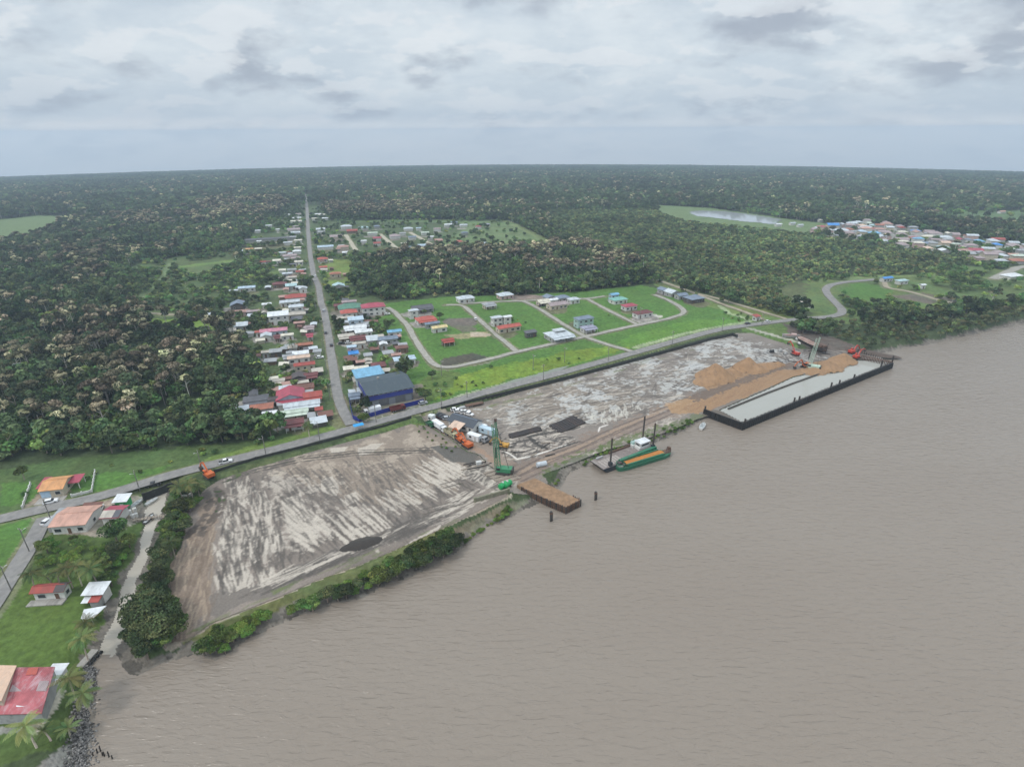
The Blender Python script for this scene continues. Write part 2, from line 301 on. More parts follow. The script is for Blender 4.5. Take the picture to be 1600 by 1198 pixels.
def quad_frame(p0, p1, p2, p3, z):
    """four photo corners at height z -> centre, angle, length, width"""
    Q = G([p0, p1, p2, p3], z); c = Q.mean(0); d = (Q[1]-Q[0]+Q[2]-Q[3])/2; l = np.hypot(*d); w = (np.hypot(*(Q[3]-Q[0]))+np.hypot(*(Q[2]-Q[1])))/2
    return c, math.atan2(d[1], d[0]), l, w
T_ = [  # u, v, width px, roof colour, roof type, wall, storeys, depth ratio, area
 (546.7,480,35,'green','hip','w',1,.7,'R'),(529,478,14,'maroon','gx','n',1,.8,'R'),(545.5,472,22,'pinkgrey','gx','g',1,.4,'R'),(583,480,36,'crimson','hip','w',2,.6,'R'),(545,488,25,'brightred','hip','w',1,.7,'R'),
 (541,497,22,'beige','gx','c',1,.4,'R'),(556,501,23,'paleblue','shed','b',2,.5,'R'),(567,508,20,'grey','shed','g',1,.5,'R'),(555,512,34,'white','gx','w',1,.4,'R'),(568,518.5,26,'white','gx','w',1,.5,'R'),
 (559,528,25,'maroon','gx','w',1,.5,'R'),(541,526,24,'beige','shed','c',1,.35,'R'),(582,531,18,'palegrey','shed','g',1,.9,'R'),(561,537,20,'beige','gx','w',1,.4,'R'),(606,529.5,30,'slate','gx','g',1,.5,'R'),
 (616,518.5,22,'skyblue','gx','w',1,.5,'R'),(599,538,12,'white','gy','g',1,1,'R'),(627.5,543.5,20,'rust','hip','n',1,.7,'R'),(619,555,15,'pinkbrown','gx','n',1,.6,'R'),(632,561,34,'paleblue','hip','w',1,.5,'R'),
 (552.5,553,15,'blue','shed','w',1,.6,'R'),(549.5,544,14,'paleblue','gx','p',2,.5,'R'),(591.5,571,22,'maroon','hip','n',1,.9,'R'),(545,577,16,'cream','shed','c',1,.3,'R'),(565,577,22,'cream','shed','c',1,.25,'R'),
 (585,584,29,'palegreen','gx','w',1,.5,'R'),(553.5,618,17,'slate','gx','g',1,.8,'R'),(551,563,14,'rust','shed','d',1,.6,'R'),(563,566,13,'pinkbrown','gx','d',1,.7,'R'),(575,564,12,'beige','gy','g',1,.9,'R'),
 (659,481,33,'darkgrey','gx','g',1,.5,'E'),(646,487,15,'palegrey','hip','w',2,.6,'E'),(665,499,31,'brightred','hip','w',1,.6,'E'),(675,506,24,'slate','gx','g',1,.3,'E'),(686,512,25,'yellow','gx','w',1,.45,'E'),
 (699,532,20,'brickred','gx','n',1,.45,'E'),(727,466,27,'palegrey','hip','w',1,.6,'E'),(789,461,24,'palegrey','hip','p',1,.7,'E'),(764,476,20,'grey','hip','c',1,.6,'E'),(776,498,18,'palegrey','hip','w',2,.6,'E'),(792,497,14,'white','gx','w',2,.6,'E'),
 (794,511,40,'brightred','gx','c',1,.35,'E'),(829,520,20,'darkgrey','shed','d',1,.4,'E'),(848,471,20,'cream','gx','c',1,.6,'E'),(870,476,32,'pinkgrey','gx','c',1,.5,'E'),(864,469,15,'white','gx','w',1,.6,'E'),
 (858,465,16,'slate','gy','g',1,1,'E'),(878,465,22,'slate','hip','g',1,.7,'E'),(896,468,18,'palegrey','hip','w',1,.7,'E'),(912,499,30,'slate','hip','t',2,.5,'E'),(919,512,24,'violet','hip','w',1,.5,'E'),
 (959,462,15,'skyblue','gx','b',2,.6,'E'),(966,468,26,'teal','hip','w',1,.6,'E'),(983,478,23,'crimson','hip','w',1,.6,'E'),(1004,489,30,'maroon','hip','w',1,.5,'E'),(1037,453,15,'slate','gy','g',1,1,'E'),(1050,457,18,'palegrey','gy','g',1,1,'E'),
 (1064,461.5,18,'slate','gx','g',1,.7,'E'),(1084,466,26,'slate','hip','d',1,.8,'E'),(1182,495,10,'brickred','shed','w',1,.6,'E'),
 (462,464,30,'brickred','hip','w',1,.6,'L'),(453,472,28,'palegrey','gx','w',1,.4,'L'),(463,480.5,21,'palegrey','hip','w',2,.6,'L'),(463.5,491,26,'beige','hip','c',1,.5,'L'),(435,494,29,'white','shed','w',2,.5,'L'),
 (372,476,20,'slate','gy','d',1,1,'L'),(374,488,28,'pinkbrown','gx','p',1,.35,'L'),(396,487,17,'pinkgrey','gx','g',1,.5,'L'),(417,476,13,'white','gx','w',1,.6,'L'),(428,517,38,'pink','gx','b',1,.35,'L'),(404,519.5,9,'brightred','gx','w',1,.9,'L'),
 (416,525,15,'palegrey','gy','w',1,1,'L'),(449,524,18,'cream','gx','w',1,.5,'L'),(433,526,9,'maroon','gx','n',1,1,'L'),(377,509,18,'palegrey','shed','g',1,.7,'L'),(468,505,16,'pinkbrown','gx','n',1,.5,'L'),(483,512,15,'pinkgrey','hip','w',1,.7,'L'),
 (484,524,10,'crimson','gx','w',1,.7,'L'),(475.5,539,25,'orangered','gx','n',1,.4,'L'),(457.5,544,13,'beige','shed','g',1,.5,'L'),(431,550,17,'grey','shed','d',1,.6,'L'),(415,551,11,'beige','gx','g',1,.8,'L'),(470,553,23,'white','shed','w',1,.4,'L'),
 (450,557,15,'grey','gx','g',1,.6,'L'),(467,559,32,'peach','gx','w',1,.35,'L'),(476,570,30,'brickred','gx','c',1,.4,'L'),(467,589,20,'darkbrown','gy','d',1,1,'L'),(486,586,20,'maroon','gx','n',1,.6,'L'),(436,595,17,'beige','gx','g',1,.4,'L'),(449,592,12,'rust','gx','n',1,.6,'L'),
 (474,605,31,'rust','gx','c',1,.6,'L'),(446,608,17,'palegrey','shed','g',1,.5,'L'),(454,618,40,'crimson','gy','b',1,.6,'L'),(489,619,27,'brickred','shed','n',1,.5,'L'),(400,624,34,'darkgrey','hip','w',1,.6,'L'),(427,624,13,'darkbrown','gx','n',1,.8,'L'),
 (409,637,32,'orangered','hip','g',1,.6,'L'),(472,632,52,'palegrey','gx','w',1,.28,'L'),(460,644,40,'palegreen','gx','c',1,.28,'L'),(421,649,22,'white','shed','w',1,.4,'L'),(459.5,660,28,'maroon','gx','w',1,.6,'L'),(498.5,640,10,'brickred','gx','p',1,.8,'L'),
 (92,488,22,'crimson','gx','w',1,.4,'F'),(326,492,15,'palegrey','gx','w',1,.6,'F'),(350,545,9,'palegrey','gy','w',1,1,'F'),(347.5,631,14,'paleteal','gx','w',1,.6,'F'),(365,634,7,'white','gx','w',1,.6,'F'),(26,573,9,'white','shed','w',1,.6,'F'),
 (30,413,16,'palegrey','gx','w',1,.5,'F'),(58,401,12,'brickred','hip','w',1,.7,'F'),(62,408,8,'palegrey','gx','w',1,.7,'F'),(386,450,23,'paleblue','gx','w',1,.4,'L'),
 (437,444,20,'maroon','hip','n',1,.6,'L'),(455,447,16,'paleteal','shed','g',1,.6,'L'),(473.5,451,12,'palegrey','gy','w',1,.9,'L'),(468,439,9,'grey','gx','g',1,.9,'L'),(456,434,14,'beige','gx','w',1,.5,'L'),(468.5,425,11,'brickred','gx','c',1,.7,'L'),(456,422,13,'grey','gx','w',1,.5,'L'),(449,428,14,'palegrey','gx','g',1,.5,'L'),
 (467,409.5,12,'cream','gx','w',1,.6,'L'),(462,404,13,'pinkgrey','gx','g',1,.6,'L'),(453,400,19,'pinkgrey','gx','w',1,.5,'L'),(432.5,408,11,'cream','shed','w',1,.6,'L'),(411,410,8,'brickred','gx','w',1,.7,'L'),(441,395.5,11,'palegrey','gx','w',1,.5,'L'),(464,393,12,'white','hip','w',1,.7,'L'),(465,387.5,10,'cream','gx','w',1,.5,'L'),
 (390,390,10,'orange','gx','w',1,.6,'L'),(418,374,60,'darkgrey','gx','g',1,.12,'L'),(456,371,12,'grey','gx','g',1,.5,'L'),(466,376,11,'cream','gx','w',1,.5,'L'),(405,377.5,6,'white','gx','w',1,.8,'L'),(450,379.5,12,'palegrey','gx','w',1,.4,'L'),
 (459,359,18,'pinkgrey','gx','w',1,.5,'L'),(462,364,13,'palegrey','gx','g',1,.5,'L'),(462,354.5,9,'pinkgrey','hip','w',1,.6,'L'),(434,359,5,'white','gx','w',1,.7,'L'),(463,346,16,'cream','gx','w',1,.3,'L'),(464,341,12,'white','gx','w',1,.4,'L'),(466,335,8,'pinkgrey','gx','w',1,.6,'L'),(449,336,7,'white','gx','w',1,.6,'L'),
 (504,405,15,'brightred','hip','w',1,.7,'R'),(505,418,12,'brightred','gx','p',1,.6,'R'),(524,428,17,'orangered','hip','c',1,.6,'R'),(529,447,18,'paleteal','gy','g',1,.9,'R'),(508.5,386,23,'paleblue','gx','w',1,.4,'R'),
 (501,358.5,13,'palegrey','gx','w',1,.6,'R'),(501,363,12,'grey','gx','w',1,.5,'R'),(525,370,18,'pinkgrey','gx','c',1,.6,'R'),(536,386,17,'pinkbrown','hip','c',1,.6,'R'),(541,395,12,'white','gx','w',1,.6,'R'),
 (585,398,16,'paleteal','hip','g',1,.6,'U'),(616,398,16,'crimson','hip','w',1,.6,'U'),(589,372.5,12,'crimson','gx','w',1,.7,'U'),(589,380.5,11,'brickred','gx','w',1,.7,'U'),(550,361,16,'brickred','gx','n',1,.6,'U'),(541,354,16,'palegrey','hip','w',1,.6,'U'),
 (568,356,14,'paleteal','hip','w',1,.6,'U'),(589,354,9,'slate','hip','g',1,.8,'U'),(582,364.5,15,'palegreen','gx','w',1,.4,'U'),(567,377,11,'white','gx','w',1,.5,'U'),(617,369,16,'pinkgrey','hip','w',1,.8,'U'),(641,387,13,'slate','gx','g',1,.6,'U'),
 (660,384,15,'paleblue','gx','w',1,.6,'U'),(652,393,15,'palegrey','gx','w',1,.5,'U'),(675,394,17,'grey','hip','g',1,.6,'U'),(685,376,12,'pinkbrown','gx','n',1,.9,'U'),(716,378,13,'brightred','hip','c',1,.7,'U'),(756,381.5,18,'palegrey','hip','t',1,.6,'U'),
 (833,383,17,'crimson','hip','c',1,.7,'U'),(749,394.5,10,'orangered','gx','c',1,.7,'U'),(766,391,13,'cream','gx','w',1,.5,'U'),(726,364,11,'slate','hip','g',1,.6,'U'),(673,370.5,9,'white','gx','w',1,.6,'U'),(700,351.5,12,'white','gx','w',1,.5,'U'),
 (710,348,11,'slate','hip','g',1,.7,'U'),(724,352,12,'palegrey','gx','w',1,.5,'U'),(747.5,354.5,9,'crimson','hip','w',1,.7,'U'),(761,351,9,'violet','hip','w',1,.7,'U'),(683,358,11,'pinkgrey','gx','w',1,.6,'U'),(654,357,8,'paleblue','gx','w',1,.6,'U'),
 (638,357.5,14,'palegrey','hip','w',1,.6,'U'),(664,364,12,'palegreen','gx','w',1,.5,'U'),(644,371,12,'slate','gx','w',1,.6,'U'),(629,365,10,'grey','gx','w',1,.6,'U'),(631.5,381,10,'cream','gx','w',1,.6,'U'),
 (1385,435,17,'blue','gx','w',1,.4,'T'),(1409,439,16,'paleteal','hip','w',1,.5,'T'),(1441,446,8,'white','gx','w',1,.6,'T'),(1580,431,22,'white','hip','w',1,.6,'T'),(1216,351,10,'white','gx','w',1,.5,'T'),(1282,344,8,'cream','gx','w',1,.5,'T'),
]
# ---------------------------------------------------------------- land cover
C_FOREST = (.055, .075, .032); C_GRASS = (.080, .160, .034); C_SCRUB = (.075, .115, .038); C_YEL = (.145, .215, .032); C_MUD = (.19, .165, .14)
C_DIRT = (.25, .205, .16); C_FIELD = (.13, .18, .075); C_SAND = (.42, .36, .27); C_VILL = (.075, .105, .042)
COVER = [
 ([(205,412),(300,398),(372,392),(372,440),(330,478),(300,492),(240,508),(195,470)], (.085,.12,.045), 12, .8), ([(-20,500),(60,505),(140,520),(130,548),(40,560),(-20,560)], (.09,.13,.045), 10, .8), ([(240,500),(330,500),(385,520),(360,545),(260,530)], (.09,.14,.04), 10, .8),
  # (photo polygon, colour, edge raggedness m, patchiness)
 ([(440,330),(475,300),(486,300),(520,350),(545,400),(535,440),(600,470),(600,620),(570,640),(540,660),(430,675),(375,640),(410,600),(370,560),(370,530),(300,490),(350,440),(370,350)], C_VILL, 10, .5),
 ([(500,345),(620,343),(780,343),(870,380),(840,390),(700,397),(560,404),(520,400)], C_VILL, 10, .6),
 ([(720,345),(790,347),(850,374),(845,384),(790,388),(710,392),(690,380),(720,362)], C_FIELD, 8, .5),
 ([(500,405),(545,405),(560,420),(545,445),(510,450)], (.15,.20,.05), 4, .6),
 ([(-60,388),(0,382),(70,366),(118,339),(60,337),(-60,350)], C_FIELD, 8, .15),
 ([(1020,320),(1110,325),(1230,342),(1290,349),(1330,352),(1300,368),(1255,368),(1195,358),(1085,348),(1035,336)], C_FIELD, 8, .25),
 ([(1380,331),(1600,328),(1700,345),(1640,354),(1500,347)], (.10,.155,.06), 15, .6),
 ([(1255,364),(1290,352),(1350,348),(1450,360),(1600,383),(1700,405),(1600,412),(1540,407),(1500,396),(1440,388),(1330,376)], (.13,.14,.09), 8, .5),
 ([(1250,440),(1300,430),(1400,425),(1500,415),(1640,425),(1640,480),(1500,500),(1400,500),(1310,510),(1230,495)], (.095,.135,.045), 8, .7),
 ([(1310,452),(1345,442),(1400,450),(1380,470),(1330,466)], C_GRASS, 5, .4),
 ([(1390,462),(1440,458),(1530,472),(1560,480),(1520,484),(1440,473)], (.13,.11,.085), 4, .5),
 ([(1000,425),(1060,445),(1130,472),(1200,492),(1250,497),(1200,503),(1130,490),(1085,468),(1030,450)], (.12,.17,.05), 4, .5),
 ([(860,400),(1250,425),(1270,495),(1200,495),(1110,466),(1030,442)], (.085,.105,.045), 8, .8),
 ([(1130,474),(1190,478),(1260,492),(1262,500),(1215,498),(1150,485)], (.12,.15,.04), 5, .7),
 ([(600,474),(700,463),(810,461),(900,456),(1000,446),(1040,452),(1110,480),(1175,500),(1130,516),(900,577),(660,642),(640,620),(600,600),(590,560),(590,500)], C_GRASS, 2.5, .35),
 ([(-300,800),(0,733),(100,716),(200,706),(300,696),(400,691),(450,676),(545,656),(545,680),(350,730),(180,780),(-300,880)], C_SCRUB, 3, .6),
 ([(-300,880),(0,815),(70,805),(45,860),(15,905),(-30,975)], C_GRASS, 1, .3),
 ([(100,770),(135,742),(210,736),(270,728),(235,748),(180,766)], C_GRASS, 2, .3),
 ([(0,790),(0,755),(60,752),(70,770),(45,786)], C_GRASS, 2, .3),
 ([(60,820),(220,780),(212,860),(180,940),(160,1000),(150,1040),(128,1100),(110,1160),(-300,1300),(-300,980),(0,940),(30,900)], (.075,.112,.03), 2, .35),
 ([(40,905),(160,905),(160,1000),(140,1045),(-100,1045),(-60,960)], (.085,.130,.028), 2, .25),
 ([(640,610),(700,588),(800,567),(900,545),(985,540),(965,552),(900,568),(800,592),(680,625)], C_YEL, 4, .75),
 ([(600,600),(650,600),(680,580),(720,580),(700,610),(660,636),(640,620)], (.10,.15,.04), 2, .4),
 ([(990,546),(1100,516),(1170,502),(1165,500),(1080,500),(1000,520),(960,535)], (.10,.20,.035), 3, .4),
 ([(285,738),(400,706),(500,680),(545,664),(545,660),(480,674),(390,698),(300,722),(270,734)], (.125,.18,.045), 1.5, .4),
 ([(690,560),(740,551),(765,560),(750,567),(700,578),(688,572)], (.085,.08,.06), 1.5, .6),
 ([(700,507),(735,505),(745,515),(725,520)], (.12,.12,.08), 2, .6),
 ([(690,503),(700,497),(740,497),(752,503),(742,509),(705,509)], (.14,.12,.10), 1.5, .5),
 ([(795,462),(818,460),(850,462),(850,468),(800,470)], (.22,.18,.15), 1.5, .5),
 ([(690,524),(760,518),(765,525),(720,530)], (.26,.24,.13), 1.5, .6),
 ([(735,518),(765,521),(770,525),(735,526)], C_SAND, 1, .7),
 ([(870,470),(905,466),(910,475),(880,478)], C_GRASS, 1.5, .5),
 ([(1010,489),(1035,493),(1025,503),(1000,503)], (.5,.47,.4), 1, .5),
 ([(205,745),(240,745),(300,715),(330,712),(300,735)], C_SCRUB, 1, .5),
 ([(30,796),(60,770),(110,765),(100,785),(60,797)], (.30,.25,.19), 1, .6),
 ([(48,806),(90,795),(205,768),(222,768),(225,800),(170,838),(90,835),(70,825)], (.28,.24,.19), 1, .6),
 ([(545,655),(553,640),(545,620),(553,600),(660,600),(665,632),(655,645),(560,668)], (.20,.18,.14), 1, .6),
 ([(500,655),(530,640),(532,600),(540,640),(548,660),(560,675),(528,672)], (.15,.16,.08), 1, .6),
 ([(555,660),(600,650),(665,632),(672,640),(650,646),(560,672)], (.36,.33,.28), .8, .6),
 ([(652,645),(685,634),(700,641),(760,628),(800,640),(812,660),(800,700),(760,705),(720,690),(672,664)], (.24,.20,.16), 1.5, .7),
 ([(90,1105),(100,1075),(85,1072),(75,1095),(60,1125),(30,1150),(60,1145)], (.50,.45,.36), .5, .3),
 ([(-50,1150),(60,1140),(60,1120),(20,1135),(-50,1130)], (.34,.32,.28), .8, .5),
 ([(60,1198),(110,1150),(135,1120),(140,1200),(120,1300),(0,1300)], (.20,.19,.17), 1, .7),
 ([(1165,500),(1240,500),(1235,520),(1250,548),(1200,530),(1160,516)], (.09,.14,.04), 1.5, .5),
 ([(1225,505),(1260,512),(1350,545),(1390,556),(1380,562),(1300,556),(1255,540),(1232,520)], (.11,.09,.075), 1.5, .6),
 ([(232,770),(262,762),(300,748),(318,750),(320,770),(300,800),(282,850),(262,890),(262,1000),(250,1020),(200,1030),(200,985),(232,870),(250,830)], (.07,.095,.035), 1.5, .6),
 ([(650,858),(740,806),(795,779),(845,772),(852,784),(800,814),(740,846),(655,888)], (.15,.135,.09), 1.5, .9),
 ([(840,778),(870,745),(930,716),(1090,648),(1095,655),(930,722),(880,748),(850,785)], (.12,.115,.075), 1.5, .8),
 ([(335,742),(400,722),(500,697),(600,670),(642,658),(642,662),(600,675),(500,702),(400,729),(340,750)], (.085,.11,.045), .8, .6),
 ([(265,790),(292,778),(288,830),(262,870)], (.13,.105,.08), 1.5, .5),
 ([(300,1010),(265,1000),(330,965),(440,925),(560,870),(700,815),(700,830),(560,900),(440,955),(350,1010)], (.12,.13,.05), 1, .7),
]
COVERW = [(G(p), c, e, q) for p, c, e, q in COVER]
PATHS = [  # narrow bands: photo points, width m, colour
 ([(265,1000),(330,965),(440,922),(560,872),(660,828),(740,795),(790,772)], 2.5, (.32,.27,.21)),
 ([(600,655),(660,640),(720,618),(830,588)], 1.4, (.30,.31,.22)),
 ([(993,543),(1070,521),(1145,507),(1172,502),(1165,497),(1140,490),(1125,478)], 3.2, (.27,.33,.18)),
 ([(1168,512),(1238,532),(1245,534)], 2.6, (.33,.33,.26)),
 ([(1243,465),(1258,478),(1265,480)], 2.5, (.40,.38,.33)),
 ([(205,985),(300,735)], .1, C_SCRUB),
 ([(668,560),(690,577),(760,566)], 2.5, (.20,.20,.15)),
 ([(0,815),(70,803),(70,808),(46,860),(12,912)], 1.2, (.17,.15,.09)),
 ([(645,662),(665,668),(690,685),(712,700),(722,706)], 8, (.085,.145,.035)),
 ([(548,680),(600,666),(640,656)], 5, (.10,.14,.045)),
 ([(205,480),(240,445),(268,412)], 7, (.15,.20,.09)),
 ([(272,418),(360,408)], 12, (.14,.21,.06)),
 ([(370,392),(430,392),(470,390)], 7, (.11,.15,.05)),
 ([(90,497),(150,489)], 8, (.25,.24,.17)),
 ([(240,502),(310,505),(340,512)], 12, (.15,.23,.04)),
 ([(20,545),(0,560)], 20, (.13,.19,.06)),
 ([(790,345),(860,378)], 12, (.16,.20,.08)),
 ([(1000,425),(1110,440),(1110,445)], 6, (.10,.14,.05)),
 ([(1270,440),(1370,432),(1480,428),(1600,440)], 10, (.15,.20,.075)),
 ([(1420,492),(1480,475),(1540,478)], 12, (.14,.20,.05)),
 ([(530,346),(700,346),(800,350)], 12, (.11,.17,.06)),
 ([(550,337),(600,340),(700,340)], 18, (.085,.13,.05)),
 ([(330,440),(380,430),(440,425)], 10, (.11,.16,.05)),
]
YARDSP = []
_r = random.Random(12)
for t in T_:
    if t[8] in 'LRU' or (t[8] == 'E' and _r.random() < .4):
        hx, hy = g(t[0], t[1]+3, 3.5); hw = t[2]/ppm(hx, hy); YARDSP.append((hx+_r.uniform(-3, 3), hy-hw*.25+_r.uniform(-3, 2), hw*_r.uniform(.55, .8), _r.choice([(.22,.20,.17), (.17,.15,.12), (.27,.25,.22), (.13,.13,.07)])))
PATHW = [(G(p), w, c) for p, w, c in PATHS]
def cover(x, y):
    c = np.empty(x.shape+(3,)); c[...] = C_FOREST
    far = sstep(350, 900, np.hypot(x, y))
    n = fbm(x, y, 60, 11); c *= (1+.5*(n-.5))[..., None]
    wx = fbm(x, y, 7, 21)-.5; wy = fbm(x, y, 7, 22)-.5; pn = fbm(x, y, 9, 33); p2 = fbm(x, y, 3.2, 35, 3)
    def paint(m, col, q, k=0):
        pp = fbm(x[m], y[m], 14, 50+k)*.6+p2[m]*.4
        cc = np.array(col)*(1+q*1.5*(pp-.5))[:, None]
        # patchy: lighter dry tufts and darker wet hollows
        cc[:, 0] *= 1+q*.6*(pn[m]-.5)
        c[m] = cc
    for k, (P, col, e, q) in enumerate(COVERW):
        m = inside(x+e*2*wx, y+e*2*wy, P)
        if m.any(): paint(m, col, q, k % 5)
    for k, (P, w, col) in enumerate(PATHW):
        m = pdist(x+1.6*wx, y+1.6*wy, P, closed=False, cap=30) < w/2
        if m.any(): paint(m, col, .4, k % 5)
    # trodden earth, yards and rubble around the village houses
    for hx, hy, hr, hc in YARDSP:
        k_ = (np.abs(x-hx) < hr*2) & (np.abs(y-hy) < hr*2)
        if not k_.any(): continue
        dd = np.hypot(x[k_]-hx+6*wx[k_], y[k_]-hy+6*wy[k_])/hr; ii = np.nonzero(k_)[0][dd < 1.0]
        if len(ii): c[ii] = np.array(hc)*(1+1.0*(p2[ii]-.5))[:, None]
    # verges of the roads
    for k, P in ROADW.items():
        w = ROADS[k][1]; d = pdist(x+2*wx, y+2*wy, P, closed=False, cap=20); m = d < w/2+(.5 if k == 'village_road' else 1.1)
        if k in ('riverside_road',): col = (.14, .16, .07)
        elif k == 'village_road': col = (.17, .16, .10)
        else: col = (.16, .17, .09)
        if m.any(): paint(m, col, .5)
    # wet mud along the water
    d = river_d(x+4*wx, y+4*wy); m = (d < 1.6+4*(pn-.4)-1.3*((x < -85) & (y > 104))) & (d > -40) & (np.hypot(x, y) < 900)
    t = fbm(x, y, 2.2, 77, 3)
    c[m] = (np.array((.17, .15, .125))*(1+.9*(t[m]-.5))[:, None])*np.where(t[m] > .62, .45, 1)[:, None]
    c[inside(x, y, BASIN)] = (.16, .14, .12)
    return c
# ---------------------------------------------------------------- the ground: one sheet, finer near the camera
def polar(rs, az):
    A, Rr = np.meshgrid(az, rs); x = Rr*np.sin(A); y = Rr*np.cos(A); n, k = x.shape
    i = np.arange(n-1)[:, None]*k+np.arange(k-1)[None, :]
    q = np.stack([i, i+1, i+k+1, i+k], -1).reshape(-1, 4)
    return x.ravel(), y.ravel(), q[:, ::-1]
rs = np.concatenate([[1, 25], np.geomspace(50, 5900, 900)])
az = np.radians(np.concatenate([np.arange(-180, -54, 3.0), np.arange(-54, 54, .115), np.arange(54, 180.1, 3.0)]))
x, y, q = polar(rs, az)
h = land_h(x, y)
h += np.where(h > 1.5, .12, .05)*(fbm(x, y, 5, 91, 3)-.5)*2*(np.hypot(x, y) < 900)
m_ground = cover_mat('ground_cover', var=.42, scale=.5, bump=.7, bscale=.9, bdist=.3)
ground = bpy.data.objects.new('ground', np_mesh('ground', np.stack([x, y, h+sag(x, y)], 1), q, [m_ground], col=cover(x, y)))
link(ground); tag(ground, kind='structure')
# ---------------------------------------------------------------- river
def water_mat(name, col, rough=.16, bump=.35, s1=.5, col2=None):
    m = bpy.data.materials.new(name); m.use_nodes = True; nt = m.node_tree; N = nt.nodes; L = nt.links
    b = N['Principled BSDF']; b.inputs['Roughness'].default_value = rough; b.inputs['Specular IOR Level'].default_value = .5; b.inputs['IOR'].default_value = 1.33
    tc = N.new('ShaderNodeTexCoord'); t = N.new('ShaderNodeTexNoise'); mp = N.new('ShaderNodeMapping'); mp.inputs['Rotation'].default_value = (0, 0, math.radians(-25)); mp.inputs['Scale'].default_value = (.35, 1, 1)
    L.new(tc.outputs['Object'], mp.inputs[0]); L.new(mp.outputs[0], t.inputs['Vector']); t.inputs['Scale'].default_value = .035; t.inputs['Detail'].default_value = 5
    r = N.new('ShaderNodeValToRGB'); L.new(t.outputs['Fac'], r.inputs[0]); e = r.color_ramp.elements
    e[0].position = .3; e[1].position = .7; e[0].color = (*col, 1); e[1].color = (*(col2 or col), 1); L.new(r.outputs[0], b.inputs['Base Color'])
    mp2 = N.new('ShaderNodeMapping'); mp2.inputs['Rotation'].default_value = (0, 0, math.radians(-6)); mp2.inputs['Scale'].default_value = (.32, 1, 1); L.new(tc.outputs['Object'], mp2.inputs[0])
    t1 = N.new('ShaderNodeTexNoise'); t1.inputs['Scale'].default_value = s1; t1.inputs['Detail'].default_value = 3; t1.inputs['Roughness'].default_value = .5; t1.inputs['Distortion'].default_value = .6; L.new(mp2.outputs[0], t1.inputs['Vector'])
    bm = N.new('ShaderNodeBump'); bm.inputs['Strength'].default_value = bump; bm.inputs['Distance'].default_value = .62; L.new(t1.outputs['Fac'], bm.inputs['Height']); L.new(bm.outputs[0], b.inputs['Normal'])
    return m
M_RIVER = water_mat('muddy_river_water', (.228, .190, .154), rough=.19, bump=.95, s1=.8, col2=(.240, .203, .166))
rs = np.geomspace(30, 4300, 330); az = np.radians(np.concatenate([np.arange(-180, -54, 4.0), np.arange(-54, 60, .35), np.arange(60, 180.1, 4.0)]))
x, y, q = polar(rs, az); d = inside(x, y, RIVER) | (pdist(x, y, RIVER, cap=25) < 24)
keep = d[q].all(1); q = q[keep]; used = np.unique(q); mp_ = np.zeros(len(x), int); mp_[used] = np.arange(len(used)); q = mp_[q]; x = x[used]; y = y[used]
river = bpy.data.objects.new('river', np_mesh('river', np.stack([x, y, sag(x, y)], 1), q, [M_RIVER])); link(river); tag(river, kind='structure')
def sheet(name, P, z, m, step=6, ragged=0.0, seed=5):
    """flat sheet with the outline P following the curved ground"""
    x0, y0 = P.min(0); x1, y1 = P.max(0); step = min(step, max((x1-x0), (y1-y0))/12)
    X, Y = np.meshgrid(np.arange(x0-step, x1+step*1.5, step), np.arange(y0-step, y1+step*1.5, step)); n, k = X.shape
    i = np.arange(n-1)[:, None]*k+np.arange(k-1)[None, :]; q = np.stack([i, i+1, i+k+1, i+k], -1).reshape(-1, 4)
    xx = X.ravel(); yy = Y.ravel()
    ok = inside(xx+ragged*(fbm(xx, yy, 5, seed)-.5), yy+ragged*(fbm(xx, yy, 5, seed+1)-.5), P)
    q = q[ok[q].sum(1) >= 3]
    used = np.unique(q); mm = np.zeros(len(xx), int); mm[used] = np.arange(len(used)); q = mm[q]; xx = xx[used]; yy = yy[used]
    zz = z(xx, yy) if callable(z) else sag(xx, yy)+z
    o = bpy.data.objects.new(name, np_mesh(name, np.stack([xx, yy, zz], 1), q, [m])); link(o); tag(o, kind='structure'); return o
M_CREEK = water_mat('silty_creek_water', (.36, .325, .27), rough=.1, bump=.4, s1=1.2, col2=(.43, .39, .33))
sheet('creek', G([(154,1022),(153,1012),(163,985),(172,955),(182,925),(192,895),(212,865),(219,830),(225,795),(228,773),(262,764),(262,790),(247,830),(237,870),(220,905),(210,945),(205,985),(196,1004),(192,1016),(180,1030),(166,1022)], .1), .045, M_CREEK, .8, 2.5)
M_LAKE = water_mat('pale_still_water', (.38, .40, .41), rough=.08, bump=.03)
sheet('lake', G([(1075,331),(1095,329),(1130,330),(1180,336),(1222,343),(1212,351),(1160,346),(1110,340),(1082,337)]), 2.45, M_LAKE, 5, 6)
M_CANAL = water_mat('green_canal_water', (.20, .22, .17), rough=.1, bump=.05)
sheet('canal_water', G([(770,604),(800,595),(840,584),(870,575),(893,571),(880,578),(840,589),(800,600),(772,609)]), 2.36, M_CANAL, .7, 2)
sheet('pond', G([(1183,468),(1200,470),(1214,474),(1222,480),(1205,479),(1190,474)]), 2.36, M_LAKE, 1.2, 5)
sheet('pond', G([(1118,433),(1140,437),(1152,442),(1130,441)]), 2.36, M_LAKE, 1.2, 5)
